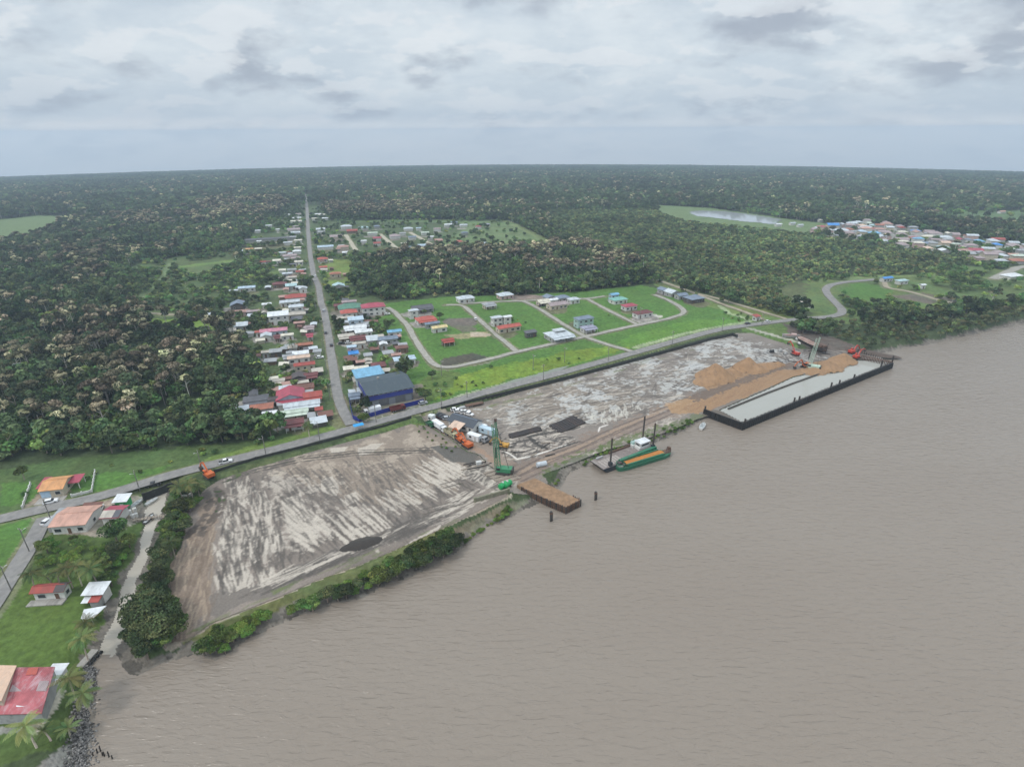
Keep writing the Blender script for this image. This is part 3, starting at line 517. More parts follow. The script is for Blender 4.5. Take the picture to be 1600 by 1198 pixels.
# ---------------------------------------------------------------- muddy yards: high-resolution sheets painted with their streaks and puddles
STP = .32
class Paint:
    def __init__(s, P):
        s.P = P; x0, y0 = P.min(0)-2; x1, y1 = P.max(0)+2; s.x0 = x0; s.y0 = y0
        s.X, s.Y = np.meshgrid(np.arange(x0, x1, STP), np.arange(y0, y1, STP)); sh = s.X.shape
        s.c = np.zeros(sh+(3,)); s.wet = np.zeros(sh); s.z = np.zeros(sh); s.n1 = fbm(s.X, s.Y, 1.3, 5, 3); s.n2 = fbm(s.X, s.Y, 6, 8, 4); s.n3 = fbm(s.X, s.Y, 22, 9, 4)
    def blend(s, sl, m, col, wet=None, dz=0):
        s.c[sl] = s.c[sl]*(1-m[..., None])+np.array(col)*m[..., None]
        if wet is not None: s.wet[sl] = s.wet[sl]*(1-m)+wet*m
        if dz: s.z[sl] += dz*m
    def win(s, xa, xb, ya, yb):
        i0 = max(int((ya-s.y0)/STP), 0); i1 = int((yb-s.y0)/STP)+2; j0 = max(int((xa-s.x0)/STP), 0); j1 = int((xb-s.x0)/STP)+2
        return (slice(i0, max(i1, 0)), slice(j0, max(j1, 0)))
    def stroke(s, a, b, w, col, al=.8, wet=None, dz=0, rag=.6):
        sl = s.win(min(a[0], b[0])-w-1, max(a[0], b[0])+w+1, min(a[1], b[1])-w-1, max(a[1], b[1])+w+1); X = s.X[sl]; Y = s.Y[sl]
        if X.size == 0: return
        ab = np.array(b)-np.array(a); l2 = ab @ ab+1e-9; t = np.clip(((X-a[0])*ab[0]+(Y-a[1])*ab[1])/l2, 0, 1)
        d = np.hypot(X-a[0]-t*ab[0], Y-a[1]-t*ab[1])+(s.n1[sl]-.5)*w*rag*2
        wd = w/2*(1-.5*np.abs(2*t-1)**3); s.blend(sl, al*(1-sstep(wd*.85, wd*1.1+.1, d)), col, wet, dz)
    def line(s, px, w, col, al=.8, wet=None, dz=0, off=0.0, rag=.6):
        P = G(px, 1.1)
        for k in range(len(P)-1):
            d = P[k+1]-P[k]; nn = np.array((-d[1], d[0]))/np.hypot(*d)*off; s.stroke(P[k]+nn, P[k+1]+nn, w, col, al, wet, dz, rag)
    def ruts(s, px, gauge=2.4, w=.7, col=(.10, .085, .07), al=.8):
        s.line(px, w, col, al, dz=-.06, off=gauge/2); s.line(px, w, col, al, dz=-.06, off=-gauge/2)
    def patch(s, px, col, al=.8, wet=None, rag=3.0, soft=.8, thr=None, sc=None):
        P = G(px, 1.1); x0, y0 = P.min(0)-3; x1, y1 = P.max(0)+3; sl = s.win(x0, x1, y0, y1); X = s.X[sl]; Y = s.Y[sl]
        if X.size == 0: return
        wx = (s.n2[sl]-.5)*rag*2; m = np.where(inside(X+wx, Y-wx, P), 1.0, 0)*al
        if thr is not None:
            nn = sc if isinstance(sc, np.ndarray) else s.n2
            m = m*sstep(thr-.04, thr+.06, nn[sl]*.6+s.n1[sl]*.4)
        s.blend(sl, m, col, wet)
    def field(s, px, dpx, n, ln, w, col, al, seed=0, wet=None, jit=.12, dz=.03):
        """many short strokes inside the photo polygon running along the photo direction dpx"""
        P = np.array(px, float); rnd = random.Random(seed); x0, y0 = P.min(0); x1, y1 = P.max(0); k = 0
        for _ in range(n*6):
            u = rnd.uniform(x0, x1); v = rnd.uniform(y0, y1)
            if not inside(np.array([u]), np.array([v]), P)[0]: continue
            a = np.array(g(u, v, 1.1)); b = np.array(g(u+dpx[0], v+dpx[1], 1.1)); d = (b-a)/np.hypot(*(b-a)); an = rnd.gauss(0, jit)
            d = np.array((d[0]*math.cos(an)-d[1]*math.sin(an), d[0]*math.sin(an)+d[1]*math.cos(an))); l = rnd.uniform(*ln)/2
            s.stroke(a-d*l, a+d*l, rnd.uniform(*w), col, al*rnd.uniform(.6, 1), wet, dz); k += 1
            if k >= n: break
    def finish(s, name, m):
        ok = inside(s.X+(s.n2-.5)*2.4, s.Y+(s.n2-.5)*2.4, s.P) & ~inside(s.X, s.Y, BASIN)
        n, k = s.X.shape; i = np.arange(n-1)[:, None]*k+np.arange(k-1)[None, :]; q = np.stack([i, i+1, i+k+1, i+k], -1).reshape(-1, 4)
        q = q[ok.ravel()[q].all(1)]; used = np.unique(q); mm = np.zeros(n*k, int); mm[used] = np.arange(len(used)); q = mm[q]
        X = s.X.ravel()[used]; Y = s.Y.ravel()[used]; Z = sag(X, Y)+np.maximum(land_h(X, Y), .9)+.16+(s.z+.12*(s.n1-.5)*(1-s.wet)+.25*(s.n3-.5)).ravel()[used]
        o = bpy.data.objects.new(name, np_mesh(name, np.stack([X, Y, Z], 1), q, [m], col=s.c.reshape(-1, 3)[used], extra={'wet': s.wet.ravel()[used]})); link(o); tag(o, kind='structure'); return o
M_YARD = cover_mat('churned_mud', rough=.75, var=.22, scale=1.6, bump=.7, bscale=2.0, bdist=.12, wet=True)
DK = (.092, .080, .070); MID = (.215, .180, .152); PALE = (.47, .415, .35); BR = (.25, .185, .135)
p = Paint(YARD1); p.c[...] = MID; p.c *= (1+.55*(p.n3-.5)+.35*(p.n2-.5))[..., None]
p.patch([(640,660),(680,680),(745,712),(700,760),(600,790),(480,760),(430,725),(560,690)], (.27, .215, .165), .6, rag=8)
p.patch([(262,900),(280,850),(330,780),(350,770),(330,830),(330,965),(285,1003),(262,1000)], BR, .65, rag=5)
p.patch([(330,965),(440,925),(560,870),(660,830),(650,800),(520,860),(420,900),(330,930)], (.15,.132,.115), .7, rag=3)
p.patch([(355,745),(460,735),(560,735),(560,830),(460,870),(340,900),(340,800)], PALE, .6, thr=.56, rag=2)
p.patch([(380,700),(640,665),(700,700),(640,740),(520,750),(400,745)], (.40,.335,.265), .6, thr=.55, rag=2)
for a in ([(440,780),(470,770),(480,800),(500,830),(470,850),(450,830)], [(500,750),(520,745),(530,760),(525,775),(505,770)], [(535,772),(555,768),(560,782),(540,790)], [(350,895),(385,885),(400,905),(370,920),(345,915)], [(560,700),(600,692),(590,705),(560,712)], [(400,905),(470,885),(540,870),(600,838),(600,845),(500,890),(420,912)], [(610,865),(660,835),(700,818),(660,842),(620,872)], [(515,700),(545,698),(540,706),(518,708)], [(660,815),(720,780),(715,792),(670,822)]):
    p.patch(a, PALE, .8, rag=1.5)
# fans of excavator streaks
p.field([(350,750),(400,745),(430,800),(440,860),(400,870),(345,850)], (4, 24), 130, (2, 9), (.35, 1.0), PALE, .85, 1)
p.field([(330,850),(420,840),(430,900),(340,930)], (2, 24), 85, (2, 9), (.35, 1.0), PALE, .8, 2)
p.field([(350,750),(420,745),(470,870),(340,930)], (4, 24), 200, (3, 12), (.35, .8), DK, .75, 3)
p.field([(430,770),(560,730),(640,770),(600,830),(470,860)], (14, 20), 90, (2, 8), (.35, 1.0), PALE, .6, 4)
p.field([(430,740),(700,700),(760,740),(640,830),(460,870)], (16, 18), 460, (5, 18), (.3, .8), DK, .55, 5)
p.field([(545,800),(600,795),(610,830),(560,850),(500,850)], (17, 15), 42, (9, 17), (.6, 1.1), PALE, .9, 6, jit=.04)
p.field([(600,790),(700,720),(740,730),(700,770),(630,800)], (20, 13), 42, (6, 14), (.5, 1.0), PALE, .85, 7, jit=.06)
p.field([(650,730),(700,715),(735,735),(710,755),(660,750)], (22, 12), 34, (7, 13), (.5, .95), PALE, .9, 8, jit=.05)
p.field([(450,820),(500,800),(520,840),(470,860)], (20, 16), 40, (6, 12), (.6, 1.2), PALE, .85, 9, jit=.06)
p.field([(700,780),(780,745),(790,770),(700,815),(640,825)], (24, -11), 55, (3, 12), (.35, 1.0), PALE, .75, 10)
p.field([(420,905),(600,830),(700,790),(690,815),(560,870),(420,925)], (24, -11), 120, (6, 20), (.4, 1.0), DK, .6, 11)
p.field([(420,900),(600,835),(680,805),(560,862),(430,915)], (24, -11), 34, (6, 18), (.3, .8), PALE, .7, 12)
p.field([(265,1000),(262,900),(300,820),(335,800),(330,960)], (-6, 24), 160, (5, 20), (.3, .7), (.16, .12, .09), .5, 13)
p.field([(265,1000),(262,900),(300,820),(335,800),(330,960)], (-6, 24), 60, (3, 10), (.3, .6), (.38, .30, .22), .5, 14)
for o in (0, 3): p.ruts([(345+o,752),(400,732+o),(470,716+o),(560,706+o),(640,703+o),(680,702+o)], 2.2, .8, (.075, .065, .055))
p.ruts([(330,765),(338,780),(332,800),(315,822),(302,840)], 3.4, 2.4, (.085, .07, .06)); p.ruts([(340,765),(348,780),(343,798),(325,822)], 2, 1.2, (.10, .08, .065))
p.ruts([(580,800),(600,818),(610,828),(600,838),(580,846)], 2.6, .8, (.12, .1, .085)); p.ruts([(690,760),(720,752),(745,765),(720,785),(660,800)], 2.6, .7)
p.patch([(540,852),(550,844),(578,838),(592,840),(586,849),(560,858),(545,858)], (.055, .048, .042), .95, rag=1)
p.patch([(675,699),(690,697),(730,700),(748,712),(740,722),(705,722),(690,712)], (.10, .095, .085), .9, rag=1.5)
p.patch([(715,735),(745,712),(775,738),(795,768),(770,765),(740,752)], (.12, .105, .09), .75, rag=3)
p.field([(720,740),(750,715),(780,745),(790,768),(745,760)], (20, -14), 50, (2, 6), (.4, .9), PALE, .7, 15, jit=.6)
p.field([(300,1000),(330,965),(560,870),(740,795),(790,772),(700,822),(500,905),(380,955)], (24, -11), 90, (3, 12), (.5, 1.4), (.12, .15, .05), .5, 16)
mud1 = p.finish('mud_yard', M_YARD)
p = Paint(YARD2); p.c[...] = (.20, .172, .148); p.c *= (1+.6*(p.n3-.5)+.35*(p.n2-.5))[..., None]
GREY = (.40, .39, .36)
p.patch([(700,648),(860,600),(960,600),(1000,620),(950,640),(850,650),(770,650)], (.27, .225, .18), .6, rag=8)
p.patch([(740,640),(900,590),(1100,533),(1230,545),(1250,560),(1080,590),(1080,640),(940,660),(800,690)], GREY, .85, .75, thr=.555, rag=2)
p.patch([(1090,535),(1150,524),(1250,550),(1300,560),(1200,575),(1090,580)], GREY, .7, .6, thr=.54, rag=2)
for a in ([(880,612),(910,602),(940,610),(955,625),(930,640),(890,640),(875,628)], [(1000,560),(1020,552),(1035,560),(1028,572),(1003,570)], [(1085,545),(1105,540),(1112,552),(1090,555)], [(1065,576),(1100,568),(1112,572),(1075,582)], [(1060,610),(1085,602),(1100,605),(1075,615)], [(1140,545),(1165,547),(1160,551),(1140,549)]):
    p.patch(a, (.40, .39, .365), .9, .9, rag=3.5, thr=.46)
p.field([(760,640),(1000,570),(1150,530),(1230,550),(1080,600),(1060,640),(900,670),(800,680)], (20, -4), 420, (3, 14), (.4, 1.1), PALE, .55, 21, jit=.3)
p.field([(760,640),(1000,570),(1150,530),(1230,550),(1080,600),(1060,640),(900,670),(800,680)], (20, -5), 420, (4, 16), (.5, 1.2), DK, .55, 22, jit=.35)
p.field([(915,650),(990,630),(1010,640),(940,662)], (3, 12), 55, (2.5, 5.5), (.4, .75), (.47, .44, .38), .85, 23, jit=.1, wet=.5)
p.field([(780,690),(860,670),(900,690),(840,715),(790,720)], (20, -6), 130, (2, 7), (.4, 1.1), PALE, .7, 24, jit=.5)
p.field([(780,690),(860,670),(900,690),(840,715),(790,720)], (20, -6), 130, (2, 7), (.4, 1.1), (.07, .062, .055), .8, 25, jit=.6)
p.field([(760,715),(800,715),(820,760),(780,760)], (20, -14), 60, (2, 6), (.4, .9), PALE, .6, 26, jit=.6)
p.field([(860,735),(960,700),(1060,660),(1080,640),(1000,660),(900,700)], (20, -7), 160, (2, 8), (.4, 1.2), PALE, .6, 27, jit=.5)
p.field([(1150,540),(1250,555),(1290,570),(1180,575)], (20, 5), 200, (2, 8), (.4, 1.1), (.36, .34, .31), .7, 28, jit=.6)
p.field([(1180,540),(1290,550),(1330,560),(1250,575),(1180,565)], (20, 9), 130, (3, 9), (.5, 1.3), (.07, .06, .055), .7, 29, jit=.5)
p.field([(1240,535),(1360,555),(1350,565),(1250,550)], (20, 7), 90, (3, 12), (.5, 1.5), (.09, .075, .065), .7, 30, jit=.3)
# haul road of brown earth along the yard and out to the jetty
p.line([(668,658),(700,668),(735,690),(770,712),(795,735),(815,750),(835,765)], 9, (.24, .19, .15), .85, rag=.35)
p.line([(690,672),(725,690),(760,712),(795,735)], 3, (.30, .20, .14), .7)
p.line([(800,745),(850,722),(900,703),(960,678),(1020,652),(1080,630),(1110,618)], 13, (.22, .165, .13), .8, rag=.4)
p.line([(815,740),(870,712),(930,690),(1000,655),(1060,632)], 4, (.33, .24, .17), .6)
p.ruts([(800,745),(850,718),(900,700),(960,672),(1020,648),(1080,622),(1150,595),(1230,570)], 3, 1.0, (.12, .095, .08)); p.ruts([(810,750),(870,722),(940,692),(1010,660),(1070,636)], 3, .8, (.13, .1, .085))
p.patch([(1040,636),(1075,618),(1110,625),(1120,640),(1085,646),(1055,648)], (.36, .22, .11), .75, rag=3)
p.line([(780,700),(800,712),(808,718),(830,713),(860,704),(885,695)], .8, (.62, .58, .52), .95, rag=.2)
p.line([(935,675),(937,668),(950,664)], .8, (.65, .6, .55), .9, rag=.2)
for q_ in ([(825,683),(860,676),(890,672),(905,668)], [(825,683),(840,695),(855,702)], [(760,680),(785,695)], [(860,705),(905,690)]): p.line(q_, 1.4, (.05, .045, .04), .9)
p.field([(740,678),(780,670),(790,690),(760,700)], (20, -10), 25, (3, 8), (.3, .6), (.05, .045, .04), .8, 31, jit=.4)
p.patch([(1090,652),(1110,640),(1160,648),(1140,660),(1113,650)], (.12, .10, .08), .8, rag=2)
p.line([(1050,668),(1080,655),(1095,648)], 5, (.10, .13, .05), .6); p.line([(850,742),(880,724),(940,700),(1000,680),(1050,664)], 3.5, (.09, .125, .04), .75, rag=1.2)
p.patch([(870,742),(855,735),(880,722),(935,705),(930,714),(890,728)], (.15, .14, .12), .6)
p.field([(700,650),(800,625),(1000,566),(1100,536),(1120,536),(900,600),(720,655)], (20, -6), 90, (3, 10), (.5, 1.6), (.13, .16, .06), .5, 32)
SD = (.29, .18, .10)
p.patch([(1100,606),(1108,585),(1135,575),(1165,568),(1215,566),(1238,572),(1190,586),(1140,603),(1112,614)], SD, .92, rag=1.5)
p.patch([(1062,638),(1098,626),(1150,602),(1208,577),(1262,580),(1250,588),(1190,611),(1135,632),(1110,641),(1080,646)], SD, .95, rag=1.5)
p.patch([(1235,578),(1275,572),(1320,560),(1338,566),(1300,572),(1265,582)], SD, .9, rag=1.5)
p.field([(1062,638),(1098,626),(1150,602),(1208,577),(1262,580),(1190,611),(1110,641)], (20,-9), 90, (4,14), (.3,.7), (.24,.14,.08), .5, 40)
p.ruts([(1080,625),(1150,600),(1200,580),(1250,566)], 3.2, 1.5, (.13,.095,.075)); p.line([(1085,624),(1150,599),(1200,580),(1240,568)], 6, (.15,.11,.085), .85)
mud2 = p.finish('mud_yard', M_YARD)
# ---------------------------------------------------------------- roads
def road_mat(name, c1, c2, scale=.4):
    m = mat(name, c1, rough=.9, var=.22, scale=scale, bump=.2, bscale=6, stain=c2); return m
RM_ = {'asphalt': road_mat('worn_asphalt', (.215, .205, .195), (.30, .28, .25)), 'gravel': road_mat('pale_gravel', (.33, .31, .27), (.24, .23, .19)),
       'dirt': road_mat('packed_earth', (.33, .28, .21), (.20, .20, .11)), 'sandy': road_mat('sandy_street', (.42, .38, .29), (.30, .28, .20))}
def strip(P, w, off, step=2.5, ragged=0.0, seed=1):
    pts = []; 
    for k in range(len(P)-1):
        L_ = np.hypot(*(P[k+1]-P[k])); n = max(int(L_/step), 1)
        for i in range(n): pts.append(P[k]+(P[k+1]-P[k])*i/n)
    pts.append(P[-1]); A = np.array(pts)
    for _ in range(6): A[1:-1] = (A[:-2]+2*A[1:-1]+A[2:])/4
    T = np.gradient(A, axis=0); T /= np.hypot(T[:, 0], T[:, 1])[:, None]+1e-9; Nn = np.stack([-T[:, 1], T[:, 0]], 1); V = []; cols = 5
    rr = (fbm(A[:, 0], A[:, 1], 6, seed)-.5)*ragged; r2 = (fbm(A[:, 0], A[:, 1], 6, seed+9)-.5)*ragged
    for i, s in enumerate(np.linspace(-.5, .5, cols)):
        ww = w*s+np.where(s > 0, rr, r2)*abs(2*s); p_ = A+Nn*(ww if np.ndim(ww) else np.full(len(A), ww))[:, None]; z = sag(p_[:, 0], p_[:, 1])+2.2+off; V.append(np.column_stack([p_, z]))
    V = np.stack(V, 1); n = len(A); i = np.arange(n-1)[:, None]*cols+np.arange(cols-1)[None, :]
    q = np.stack([i, i+cols, i+cols+1, i+1], -1).reshape(-1, 4)
    return V.reshape(-1, 3), q
for i, (k, (px, w, mk)) in enumerate(ROADS.items()):
    V, q = strip(ROADW[k], w, .16+.012*(len(ROADS)-i), ragged={'asphalt': .5}.get(mk, 1.2), seed=i)
    o = bpy.data.objects.new(k, np_mesh(k, V, q, [RM_[mk]])); link(o); tag(o, kind='structure')
# ---------------------------------------------------------------- houses
PAL = {'green': ('green', (.10,.22,.16)), 'crimson': ('crimson', (.36,.07,.10)), 'brightred': ('bright red', (.42,.10,.075)), 'brickred': ('brick red', (.33,.07,.055)), 'maroon': ('maroon', (.16,.055,.055)),
 'rust': ('rust brown', (.17,.08,.06)), 'orangered': ('orange red', (.36,.14,.09)), 'orange': ('orange', (.60,.30,.13)), 'pink': ('pink', (.52,.22,.28)), 'pinkgrey': ('pinkish grey', (.34,.27,.27)), 'pinkbrown': ('faded pink', (.40,.24,.20)),
 'peach': ('peach', (.60,.44,.34)), 'cream': ('cream', (.62,.58,.48)), 'beige': ('beige', (.45,.41,.35)), 'white': ('white', (.66,.68,.69)), 'palegrey': ('pale grey', (.50,.54,.57)), 'grey': ('grey', (.32,.33,.34)),
 'darkgrey': ('dark grey', (.11,.11,.12)), 'darkbrown': ('dark brown', (.085,.07,.07)), 'slate': ('slate blue', (.18,.22,.28)), 'skyblue': ('sky blue', (.18,.38,.54)), 'blue': ('bright blue', (.06,.25,.60)), 'paleblue': ('pale blue', (.42,.52,.60)),
 'teal': ('teal', (.20,.42,.36)), 'paleteal': ('pale teal', (.38,.52,.53)), 'palegreen': ('pale green', (.48,.55,.46)), 'yellow': ('pale yellow', (.62,.50,.26)), 'violet': ('violet grey', (.30,.30,.38)), 'salmon': ('salmon', (.52,.30,.23))}
def rmat(k): return mat('roof_'+PAL[k][0].replace(' ', '_'), PAL[k][1], rough=.55, var=.18, scale=.35, ribs=.35, stain=tuple(c*.55+.03 for c in PAL[k][1]))
def wmat(k):
    c = {'w': (.62,.61,.58), 'c': (.52,.46,.36), 'b': (.38,.46,.52), 'g': (.36,.36,.35), 'p': (.50,.36,.33), 't': (.36,.50,.46), 'd': (.10,.09,.085), 'n': (.20,.14,.10)}[k]
    return mat('wall_'+{'w': 'white', 'c': 'cream', 'b': 'pale_blue', 'g': 'grey', 'p': 'pink', 't': 'teal', 'd': 'dark_timber', 'n': 'brown_timber'}[k], c, rough=.85, var=.12, scale=.5, stain=tuple(x*.6 for x in c))
GLASS = mat('dark_window_glass', (.03, .035, .04), rough=.15, var=.3, spec=.5); FRAME = mat('pale_window_frame', (.5, .5, .48)); DOOR = mat('brown_door', (.14, .08, .05)); CONC = mat('weathered_concrete', (.34, .32, .29), stain=(.18, .165, .15))
def roof_mesh(w, d, h, typ, rise, ov=.6, th=.14):
    """closed roof skin with thickness; h = wall height"""
    b = MB(); X = w/2+ov; Y = d/2+ov; z0 = h-.05
    if typ == 'gx': P = [(-X, -Y, 0), (X, -Y, 0), (X, 0, rise), (-X, 0, rise), (X, Y, 0), (-X, Y, 0)]; Fs = [(0, 1, 2, 3), (3, 2, 4, 5)]
    elif typ == 'gy': P = [(-X, -Y, 0), (0, -Y, rise), (0, Y, rise), (-X, Y, 0), (X, -Y, 0), (X, Y, 0)]; Fs = [(0, 1, 2, 3), (1, 4, 5, 2)]
    elif typ == 'hip':
        if w >= d: r = X-Y*.9; P = [(-X, -Y, 0), (X, -Y, 0), (X, Y, 0), (-X, Y, 0), (-r, 0, rise), (r, 0, rise)]; Fs = [(0, 1, 5, 4), (1, 2, 5), (2, 3, 4, 5), (3, 0, 4)]
        else: r = Y-X*.9; P = [(-X, -Y, 0), (X, -Y, 0), (X, Y, 0), (-X, Y, 0), (0, -r, rise), (0, r, rise)]; Fs = [(0, 1, 4), (1, 2, 5, 4), (2, 3, 5), (3, 0, 4, 5)]
    else: P = [(-X, -Y, 0), (X, -Y, 0), (X, Y, rise), (-X, Y, rise)]; Fs = [(0, 1, 2, 3)]
    n = len(P); vs = [(x, y, z+z0+th) for x, y, z in P]+[(x, y, z+z0) for x, y, z in P]
    fs = list(Fs)+[tuple(reversed([i+n for i in f])) for f in Fs]
    edge = {}
    for f in Fs:
        for i in range(len(f)):
            a, c = f[i], f[(i+1) % len(f)]
            if (c, a) in edge: edge.pop((c, a))
            else: edge[(a, c)] = 1
    fs += [(c, a, a+n, c+n) for a, c in edge]
    b.add(vs, fs); return b
HOUSES = []; FOOT = []
def house_parts(e, w, d, h, typ, rk, wk, storeys=1, rise=None, detail=2, seed=0, porch=False):
    rnd = random.Random(seed); rise = (min(w, d)*.22 if rise is None else rise)
    b = MB(); b.box(0, 0, h/2, w, d, h)
    if typ == 'gx':
        for s in (-1, 1): b.add([(s*w/2, -d/2, h), (s*w/2, d/2, h), (s*w/2, 0, h+rise*.93), (s*(w/2-.2), -d/2, h), (s*(w/2-.2), d/2, h), (s*(w/2-.2), 0, h+rise*.93)], [(0, 1, 2), (5, 4, 3)])
    if typ == 'gy':
        for s in (-1, 1): b.add([(-w/2, s*d/2, h), (w/2, s*d/2, h), (0, s*d/2, h+rise*.93), (-w/2, s*(d/2-.2), h), (w/2, s*(d/2-.2), h), (0, s*(d/2-.2), h+rise*.93)], [(0, 1, 2), (5, 4, 3)])
    if typ == 'shed':
        b.add([(-w/2, -d/2, h), (w/2, -d/2, h), (w/2, d/2, h), (-w/2, d/2, h), (-w/2, d/2, h+rise*.95), (w/2, d/2, h+rise*.95)], [(0, 3, 4), (1, 5, 2), (3, 2, 5, 4)])
    b.build('wall', wmat(wk), e)
    rf = roof_mesh(w, d, h, typ, rise).build('roof', rmat(rk), e)
    if detail >= 2 and typ in ('gx', 'hip'):
        l = (w/2 if typ == 'gx' else max(w/2+.6-(d/2+.6)*.9, .3)); c = MB()
        if typ == 'gx' or w >= d: c.beam((-l, 0, h+rise+.12), (l, 0, h+rise+.12), .3, .12); c.build('ridge_cap', rmat(rk), rf)
    if detail >= 1:
        for s in range(storeys):
            zc = 1.5+s*2.9; n = max(int(w/3.2), 1); di = rnd.randrange(n) if s == 0 else -1
            for i in range(n):
                x = -w/2+w*(i+.5)/n
                if i == di:
                    q = MB(); q.box(x, -d/2-.03, 1.05, 1.0, .1, 2.1); q.build('door', DOOR, e)
                else:
                    ww = rnd.choice((1.1, 1.5, 1.9)); f = MB(); f.box(x, -d/2-.03, zc, ww+.25, .08, 1.35); fo = f.build('window', FRAME, e)
                    q = MB(); q.box(x, -d/2-.055, zc, ww, .08, 1.1); q.build('pane', GLASS, fo)
            if detail >= 2:
                for sx in (-1, 1):
                    for k in range(max(int(d/5), 1)):
                        y = -d/2+d*(k+.5)/max(int(d/5), 1); f = MB(); f.box(sx*(w/2+.03), y, zc, .08, 1.4, 1.3); fo = f.build('window', FRAME, e)
                        q = MB(); q.box(sx*(w/2+.055), y, zc, .08, 1.15, 1.05); q.build('pane', GLASS, fo)
    if porch:
        for s in (-1, 0, 1): q = MB(); q.beam((s*(w/2-.3), -d/2-2.2, 0), (s*(w/2-.3), -d/2-2.2, h-.5), .16); q.build('porch_post', wmat('w'), e)
        q = MB(); q.add([(-w/2-.2, -d/2-2.6, h-.55), (w/2+.2, -d/2-2.6, h-.55), (w/2+.2, -d/2, h-.12), (-w/2-.2, -d/2, h-.12), (-w/2-.2, -d/2-2.6, h-.65), (w/2+.2, -d/2-2.6, h-.65), (w/2+.2, -d/2, h-.22), (-w/2-.2, -d/2, h-.22)], [(0, 1, 2, 3), (7, 6, 5, 4), (0, 4, 5, 1), (1, 5, 6, 2), (3, 7, 4, 0)]); q.build('porch_roof', rmat(rk), e)
VR = math.radians(19.3); ER = math.radians(26)
def house(u, v, wpx, rk, typ='gx', wk='w', st=1, dr=.62, rz=None, area='L', label=None, name='house', rise=None, dm=None, porch=False):
    """(u,v): where the middle of the roof is in the photo; wpx its width there"""
    h = 2.9*st+.3; x, y = g(u, v, 2.2+h*.8); k = ppm(x, y); w = wpx/k*1.02
    if rz is None: rz = {'L': VR, 'R': VR, 'E': ER}.get(area, VR)
    ca = abs(math.cos(rz))+.35*abs(math.sin(rz)); w = max(w/ca-.8, 2.5); d = dm or max(w*dr, 3.0)
    if typ == 'gy' and not dm: d = w*max(dr, .9)
    dist = math.hypot(x, y); detail = 2 if dist < 520 else (1 if dist < 640 else 0)
    if dist < 420 and (u*7+v*3) % 4 < 1.4 and st == 1: porch = True
    e = empty(name, x, y, rz=rz, cat=name.replace('_', ' ')); house_parts(e, w, d, h, typ, rk, wk, st, rise, detail, int(u*3+v), porch)
    HOUSES.append([e, u, v, wpx, rk, typ, area, label, name]); FOOT.append((x, y, max(w, d)/2+(2.2 if dist < 600 else 3.0))); return e
for t in T_: house(*t[:6], st=t[6], dr=t[7], area=t[8])
# an upper roof tier on the pavilion-like house of the estate
e = house(873,523,40,'palegrey','hip','g',1,.75,area='E',label='large pale grey house with a raised second roof tier beside the estate road')
mb = roof_mesh(7, 4.5, 5.9, 'hip', .9, .3); mb.build('upper_roof', rmat('palegrey'), e)
q = MB(); q.box(0, 0, 5.2, 6.4, 4, 1.6); q.build('clerestory', wmat('g'), e)
# sheds and outhouses crowding between the village houses
rs_ = random.Random(31); made = 0; vill = [hh for hh in HOUSES if hh[6] in 'LR' and hh[2] > 380]
SHN = {'rust': 'rusty', 'beige': 'beige', 'palegrey': 'pale grey', 'grey': 'grey', 'darkgrey': 'dark', 'white': 'white', 'pinkbrown': 'faded pink', 'cream': 'cream'}
for t in range(900):
    if made >= 95: break
    hh = rs_.choice(vill); e0 = hh[0]; w_ = rs_.uniform(3.0, 6.5); d_ = w_*rs_.uniform(.5, .9); a_ = rs_.uniform(0, 6.28); r_ = hh[3]/ppm(e0.location.x, e0.location.y)*.5+w_*.5+rs_.uniform(.5, 5)
    x = e0.location.x+math.cos(a_)*r_; y = e0.location.y+math.sin(a_)*r_*.8
    if any((x-a)**2+(y-b)**2 < (c*.72+w_*.5)**2 for a, b, c in FOOT) or not road_clear(np.array([x]), np.array([y]), w_*.6+1)[0]: continue
    k = rs_.choice(['rust', 'rust', 'beige', 'palegrey', 'palegrey', 'grey', 'grey', 'darkgrey', 'rust', 'pinkbrown', 'cream']); sd = 'left' if hh[6] == 'L' else 'right'
    e = empty('shed', x, y, rz=VR+rs_.choice((0, 0, 1.57))+rs_.uniform(-.1, .1), label=f"small {SHN[k]} roofed shed among the houses {sd} of the village road", cat='shed', group='small sheds among the village houses')
    house_parts(e, w_, d_, 2.3, rs_.choice(('shed', 'shed', 'gx')), k, rs_.choice('gndwc'), 1, .5, 0, t); FOOT.append((x, y, w_*.5)); made += 1
